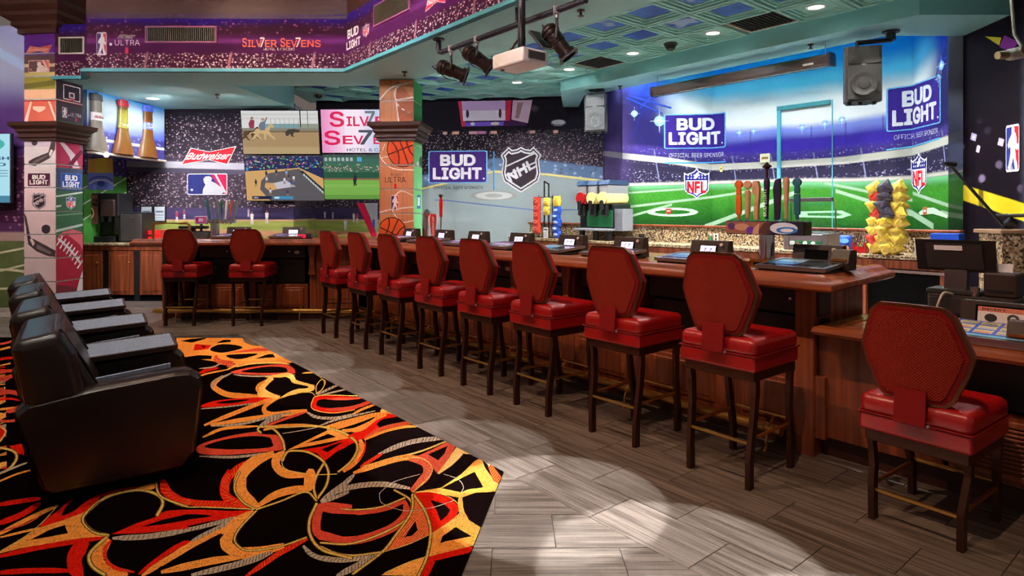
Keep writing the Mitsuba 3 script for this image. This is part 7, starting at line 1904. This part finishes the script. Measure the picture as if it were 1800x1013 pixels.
fascia_vent(107, 68, 147, 93, 'long slotted air grille in the fascia beside the block pillar', 'mat_offwhite')
fascia_vent(259, 49, 379, 73, 'dark slotted air grille in the fascia next to the white beer lettering', 'mat_purpletrim')
fascia_vent(660, -4, 720, 30, 'slotted air grille in the slanting fascia under the crown', 'mat_purpletrim')

# ---------------------------------------------------------------- bulkhead with the giant bottles
bk = Wall([(-6.168, 9.0), (-5.975, 10.66)], 2.30, 3.20, .5)
bk.build('wall_bulkhead', 'mural_bluestadium', 'blue printed bulkhead behind the giant bottles')
bs0, bt0 = bk.st(151, 270); bs1, bt1 = bk.st(291, 281)
struct('trim_bulkhead', mv(bx(0, bk.L[0], 2.275, 2.315, -.02, .05, .012), bk.frame(0)), 'mat_offwhite', label='pale ledge under the giant bottles')
mat('mat_beerglass', rgb(84, 48, 14), 0.15, coat=0.7); mat('mat_beergold', rgb(112, 104, 26), 0.2, coat=.5); mat('mat_label', rgb(226, 222, 226), .4); mat('mat_bluelabel', rgb(70, 90, 200), .4); mat('mat_silver', rgb(120, 110, 100), .3, .5)
def giant(px, ytop, ybot, w_top, w_bot, cap, lab, txt, letters=None):
    s, zt_ = bk.st(px, ytop); zb = max(bk.st(px, ybot)[1], 2.317)
    k = EYE; Y = P(px, ytop, 1)[2]
    sc = 1.0
    R0_, R1_ = w_top, w_bot; h = zt_ - zb
    prof = [(.0001, 0), (R1_, 0), (R1_ * .92, .10 * h), (R1_ * .70, .25 * h), (R0_ * 1.12, .42 * h), (R0_, .56 * h), (R0_ * .93, .86 * h), (.0001, .86 * h)]
    M = bk.frame(0, .0) @ mat4((1, 0, 0), (0, 0, -1), (0, 1, 0), (s, zb, 0)) 
    M = bk.frame(0, 0.0) @ mat4((1, 0, 0), (0, 0, -.45), (0, 1, 0), (s, zb, .03))
    t = Thing('bottle_display', txt, 'bottle display', M)
    pr_ = lathe(prof, 28)
    t.part('body', pr_, 'mat_silver' if 'silver' in txt else 'mat_beerglass', 35)
    t.part('cap', lathe([(.0001, .86 * h), (R0_ * 1.08, .86 * h), (R0_ * 1.14, .90 * h), (R0_ * 1.02, .97 * h), (.0001, h)], 28), cap, 30, label='coloured cap')
    t.part('label', lathe([(R0_ * 1.03, .52 * h), (R0_ * 1.04, .545 * h), (R0_ * 1.02, .66 * h), (R0_ * .99, .66 * h)], 28) if lab != 'mat_beergold' else lathe([(R0_ * 1.02, .46 * h), (R0_ * 1.18, .47 * h), (R0_ * 1.02, .60 * h), (R0_ * .98, .80 * h), (R0_ * .9, .80 * h)], 28), lab, 30, label='printed label')
    if letters:
        t.print('lettering', [(fit(tpoly(a_), -R0_ * .8, R0_ * .8, z0 * h, z1 * h), c_) for a_, z0, z1, c_ in letters], mat4((1, 0, 0), (0, 0, 1), (0, -1, 0), (0, -R0_ * 1.10, 0)))
giant(166, 163, 272, .10, .215, 'mat_char', 'mat_label', 'giant silver beer bottle with a white neck label on the bulkhead', [('ULTRA', .56, .60, (150, 40, 50))])
giant(213, 174, 275, .095, .215, 'mat_red', 'mat_beergold', 'giant brown beer bottle with a red cap on the bulkhead', [('Budweiser', .50, .56, (230, 200, 190))])
giant(257, 184, 281, .10, .22, 'mat_bluelabel', 'mat_bluelabel', 'giant brown beer bottle with a blue cap and label on the bulkhead', [('BUD', .60, .645, (244, 244, 250)), ('LIGHT', .545, .59, (244, 244, 250))])
t = Thing('puck_lamp', 'bright round lamp glowing under the ledge of the giant bottles', 'lamp', bk.frame(0, .10) @ tr(bk.st(176, 274)[0], 2.27, 0))
k = t.part('globe', mv(trimesh.creation.icosphere(2, .035), np.eye(4)), 'mat_white', True); scene[k]['emitter'] = emit((.95, .98, 1), 60)
t.part('socket', bx(-.02, .02, .02, .05, -.06, .02), 'mat_white')
side.print('printed_bottle', [(side.poly([(154, 280), (198, 276), (199, 334), (154, 334)]), (196, 150, 70)), (side.poly([(166, 279), (188, 278), (188, 302), (166, 303)]), (200, 170, 60)), (side.poly([(154, 304), (199, 304), (199, 334), (154, 334)]), (120, 140, 220)), (side.stroke([tuple(x) for x in curve([(156, 318), (166, 312), (177, 311), (188, 312), (198, 318)], 5)], .03), (70, 90, 190)), (side.stroke([tuple(x) for x in curve([(156, 324), (166, 318), (177, 317), (188, 318), (198, 324)], 5)], .03), (214, 222, 246)), (ell(*side.st(177, 323), .08, .05), (60, 80, 180))])

# ---------------------------------------------------------------- cabinets and machines at the far end of the cross bar
lc_ = Thing('side_counter', 'wooden cabinets with a granite top beside the big block pillar', 'counter')
lc_.part('granite_top', bx(-7.0, -4.95, 9.83, 10.55, .885, .925, .008), 'mat_granite')
lc_.part('body', bx(-6.95, -5.0, 9.92, 10.55, 0, .885), 'mat_void')
for x0, x1 in ((-6.92, -6.52), (-6.42, -6.02), (-5.92, -5.45), (-5.40, -5.05)):
    d_ = lc_.part('door', cat(bx(x0, x1, 9.86, 9.91, .10, .80, .006), bx(x0 + .05, x1 - .05, 9.85, 9.87, .16, .74, .006)), 'mat_wood')
    lc_.part('knob', mv(trimesh.creation.icosphere(1, .016), tr(x1 - .06, 9.835, .62)), 'mat_brass', True, of=d_)
for x in (-6.97, -6.47, -5.97, -5.425, -5.0):
    lc_.part('stile', bx(x - .045, x + .045, 9.88, 9.93, 0, .885), 'mat_black')
lc_.part('rail', bx(-6.95, -5.0, 9.87, 9.92, .81, .88, .004), 'mat_wood')
def onl(px, y=10.1, z=.926):
    return at((px - CX) / F * y, y, z)
t = Thing('soda_machine', 'black soda dispenser with a coffee picture next to the block pillar', 'drink dispenser', onl(182))
t.part('base', bx(-.34, .18, .0, .36, 0, .10, .01), 'mat_black'); t.part('column', bx(-.34, .08, .14, .36, .1, .50, .01), 'mat_black')
t.part('head', bx(-.36, .27, -.04, .36, .42, .80, .02), 'mat_black'); t.part('nozzle_block', bx(-.02, .22, -.07, .0, .42, .70, .02), 'mat_brownbox')
t.part('nozzle', cyl((.0, -.03, .34), (.0, -.03, .44), .03, n=14), 'mat_black', 30); t.part('nozzle', cyl((.12, -.03, .34), (.12, -.03, .44), .03, n=14), 'mat_black', 30)
t.print('picture', [(sbox(-.34, .30, -.06, .78), (90, 60, 48)), (ell(-.2, .48, .08, .10), (206, 170, 120)), (ell(-.2, .48, .055, .07), (60, 30, 22))] + [(ell(x, y, .02, .014), (40, 24, 18)) for x, y in zip(-.33 + .26 * rng.random(26), .6 + .17 * rng.random(26))], mat4((1, 0, 0), (0, 0, 1), (0, -1, 0), (0, -.045, 0)))
t = Thing('ice_bin', 'plain black cabinet standing beside the soda dispenser', 'ice maker', onl(229))
t.part('case', bx(-.20, .20, 0, .36, 0, .49, .012), 'mat_black'); t.part('door', bx(-.16, .19, -.012, .0, .03, .46, .008), 'mat_char'); t.part('badge', bx(.0, .05, -.016, -.01, .40, .41), 'mat_steel')
for px, txt in ((259, 'framed grey notice above the red crate, towards the ice cabinet'), (282, 'framed grey notice above the red crate, towards the playing field')):
    s, z = base.st(px, 376)
    t = Thing('notice_frame', txt, 'framed notice', base.frame(0, .01) @ tr(s, z, 0), 'grey notices on the baseball wall')
    t.part('frame', cat(bx(-.11, .11, -.14, .14, -.01, .012, .004)), 'mat_black')
    t.print('sheet', [(sbox(-.095, -.125, .095, .125), (150, 164, 176))] + [(sbox(-.08, y, .08, y + .02), (190, 200, 208)) for y in (-.1, -.06, .0, .06, .09)] + [(sbox(-.06, .02, .06, .05), (100, 116, 130))], tr(0, 0, .014))
t = Thing('crate', 'red plastic crate on the side counter under the grey notices', 'crate', onl(266, 10.25))
t.part('shell', cat(bx(-.14, .14, 0, .2, 0, .02), bx(-.14, .14, 0, .012, 0, .09), bx(-.14, .14, 0, .012, .12, .19), bx(-.14, -.128, 0, .2, 0, .19), bx(.128, .14, 0, .2, 0, .19), bx(-.14, .14, .19, .2, 0, .19)), 'mat_red')
t = Thing('service_rail', 'brass service rail standing on the end of the cross bar', 'rail', at(0, 8.12, 1.058))
xa, xb = (269 - CX) / F * 8.12, (333 - CX) / F * 8.12
t.part('tube', tube([(xa, 0, 0), (xa, 0, .19), (xa + .03, 0, .215), (xb - .03, 0, .215), (xb, 0, .19), (xb, 0, 0)], .018, 12), 'mat_brass', 40)
for x in (xa, xb):
    t.part('flange', lathe([(.0001, 0), (.04, 0), (.04, .012), (.02, .02), (.0001, .02)], 16).apply_transform(tr(x, 0, 0)), 'mat_brass', 30)
t = Thing('glass_rack', 'dark rack of bar tools behind the service rail', 'rack', at((335 - CX) / F * 8.5, 8.5, 1.058))
t.part('body', hull([(x, y, z) for x in (-.16, .22) for y, z in ((0, 0), (.2, 0), (.05, .09), (.2, .10))]), 'mat_char'); t.part('lid', bx(-.20, .16, .05, .2, .13, .17, .01), 'mat_black'); t.part('post', bx(-.05, .0, .1, .15, .09, .14), 'mat_black')
t = Thing('small_monitor', 'small pink-lit monitor in front of the printed ball field', 'monitor', at((353 - CX) / F * 8.6, 8.6, 1.31))
t.part('case', bx(-.085, .085, 0, .02, -.055, .055, .006), 'mat_white'); t.part('stem', bx(-.015, .015, .005, .02, -.25, -.05), 'mat_char')
t.print('picture', [(sbox(-.075, -.045, .075, .045), (190, 90, 170)), (ell(.0, 0, .04, .025), (240, 200, 236)), (ell(-.05, .01, .015, .02), (120, 30, 90))], mat4((1, 0, 0), (0, 0, 1), (0, -1, 0), (0, -.002, 0)))
t = Thing('indicator', 'small red light box on the cross bar beside the last game screen', 'lamp', at((535 - CX) / F * 8.25, 8.25, 1.06))
t.part('case', bx(-.07, .09, 0, .09, 0, .075, .012), 'mat_char'); k = t.part('glow', bx(-.09, .02, -.012, .0, .015, .065, .006), 'mat_red'); scene[k]['emitter'] = emit((1, .02, .08), .9)
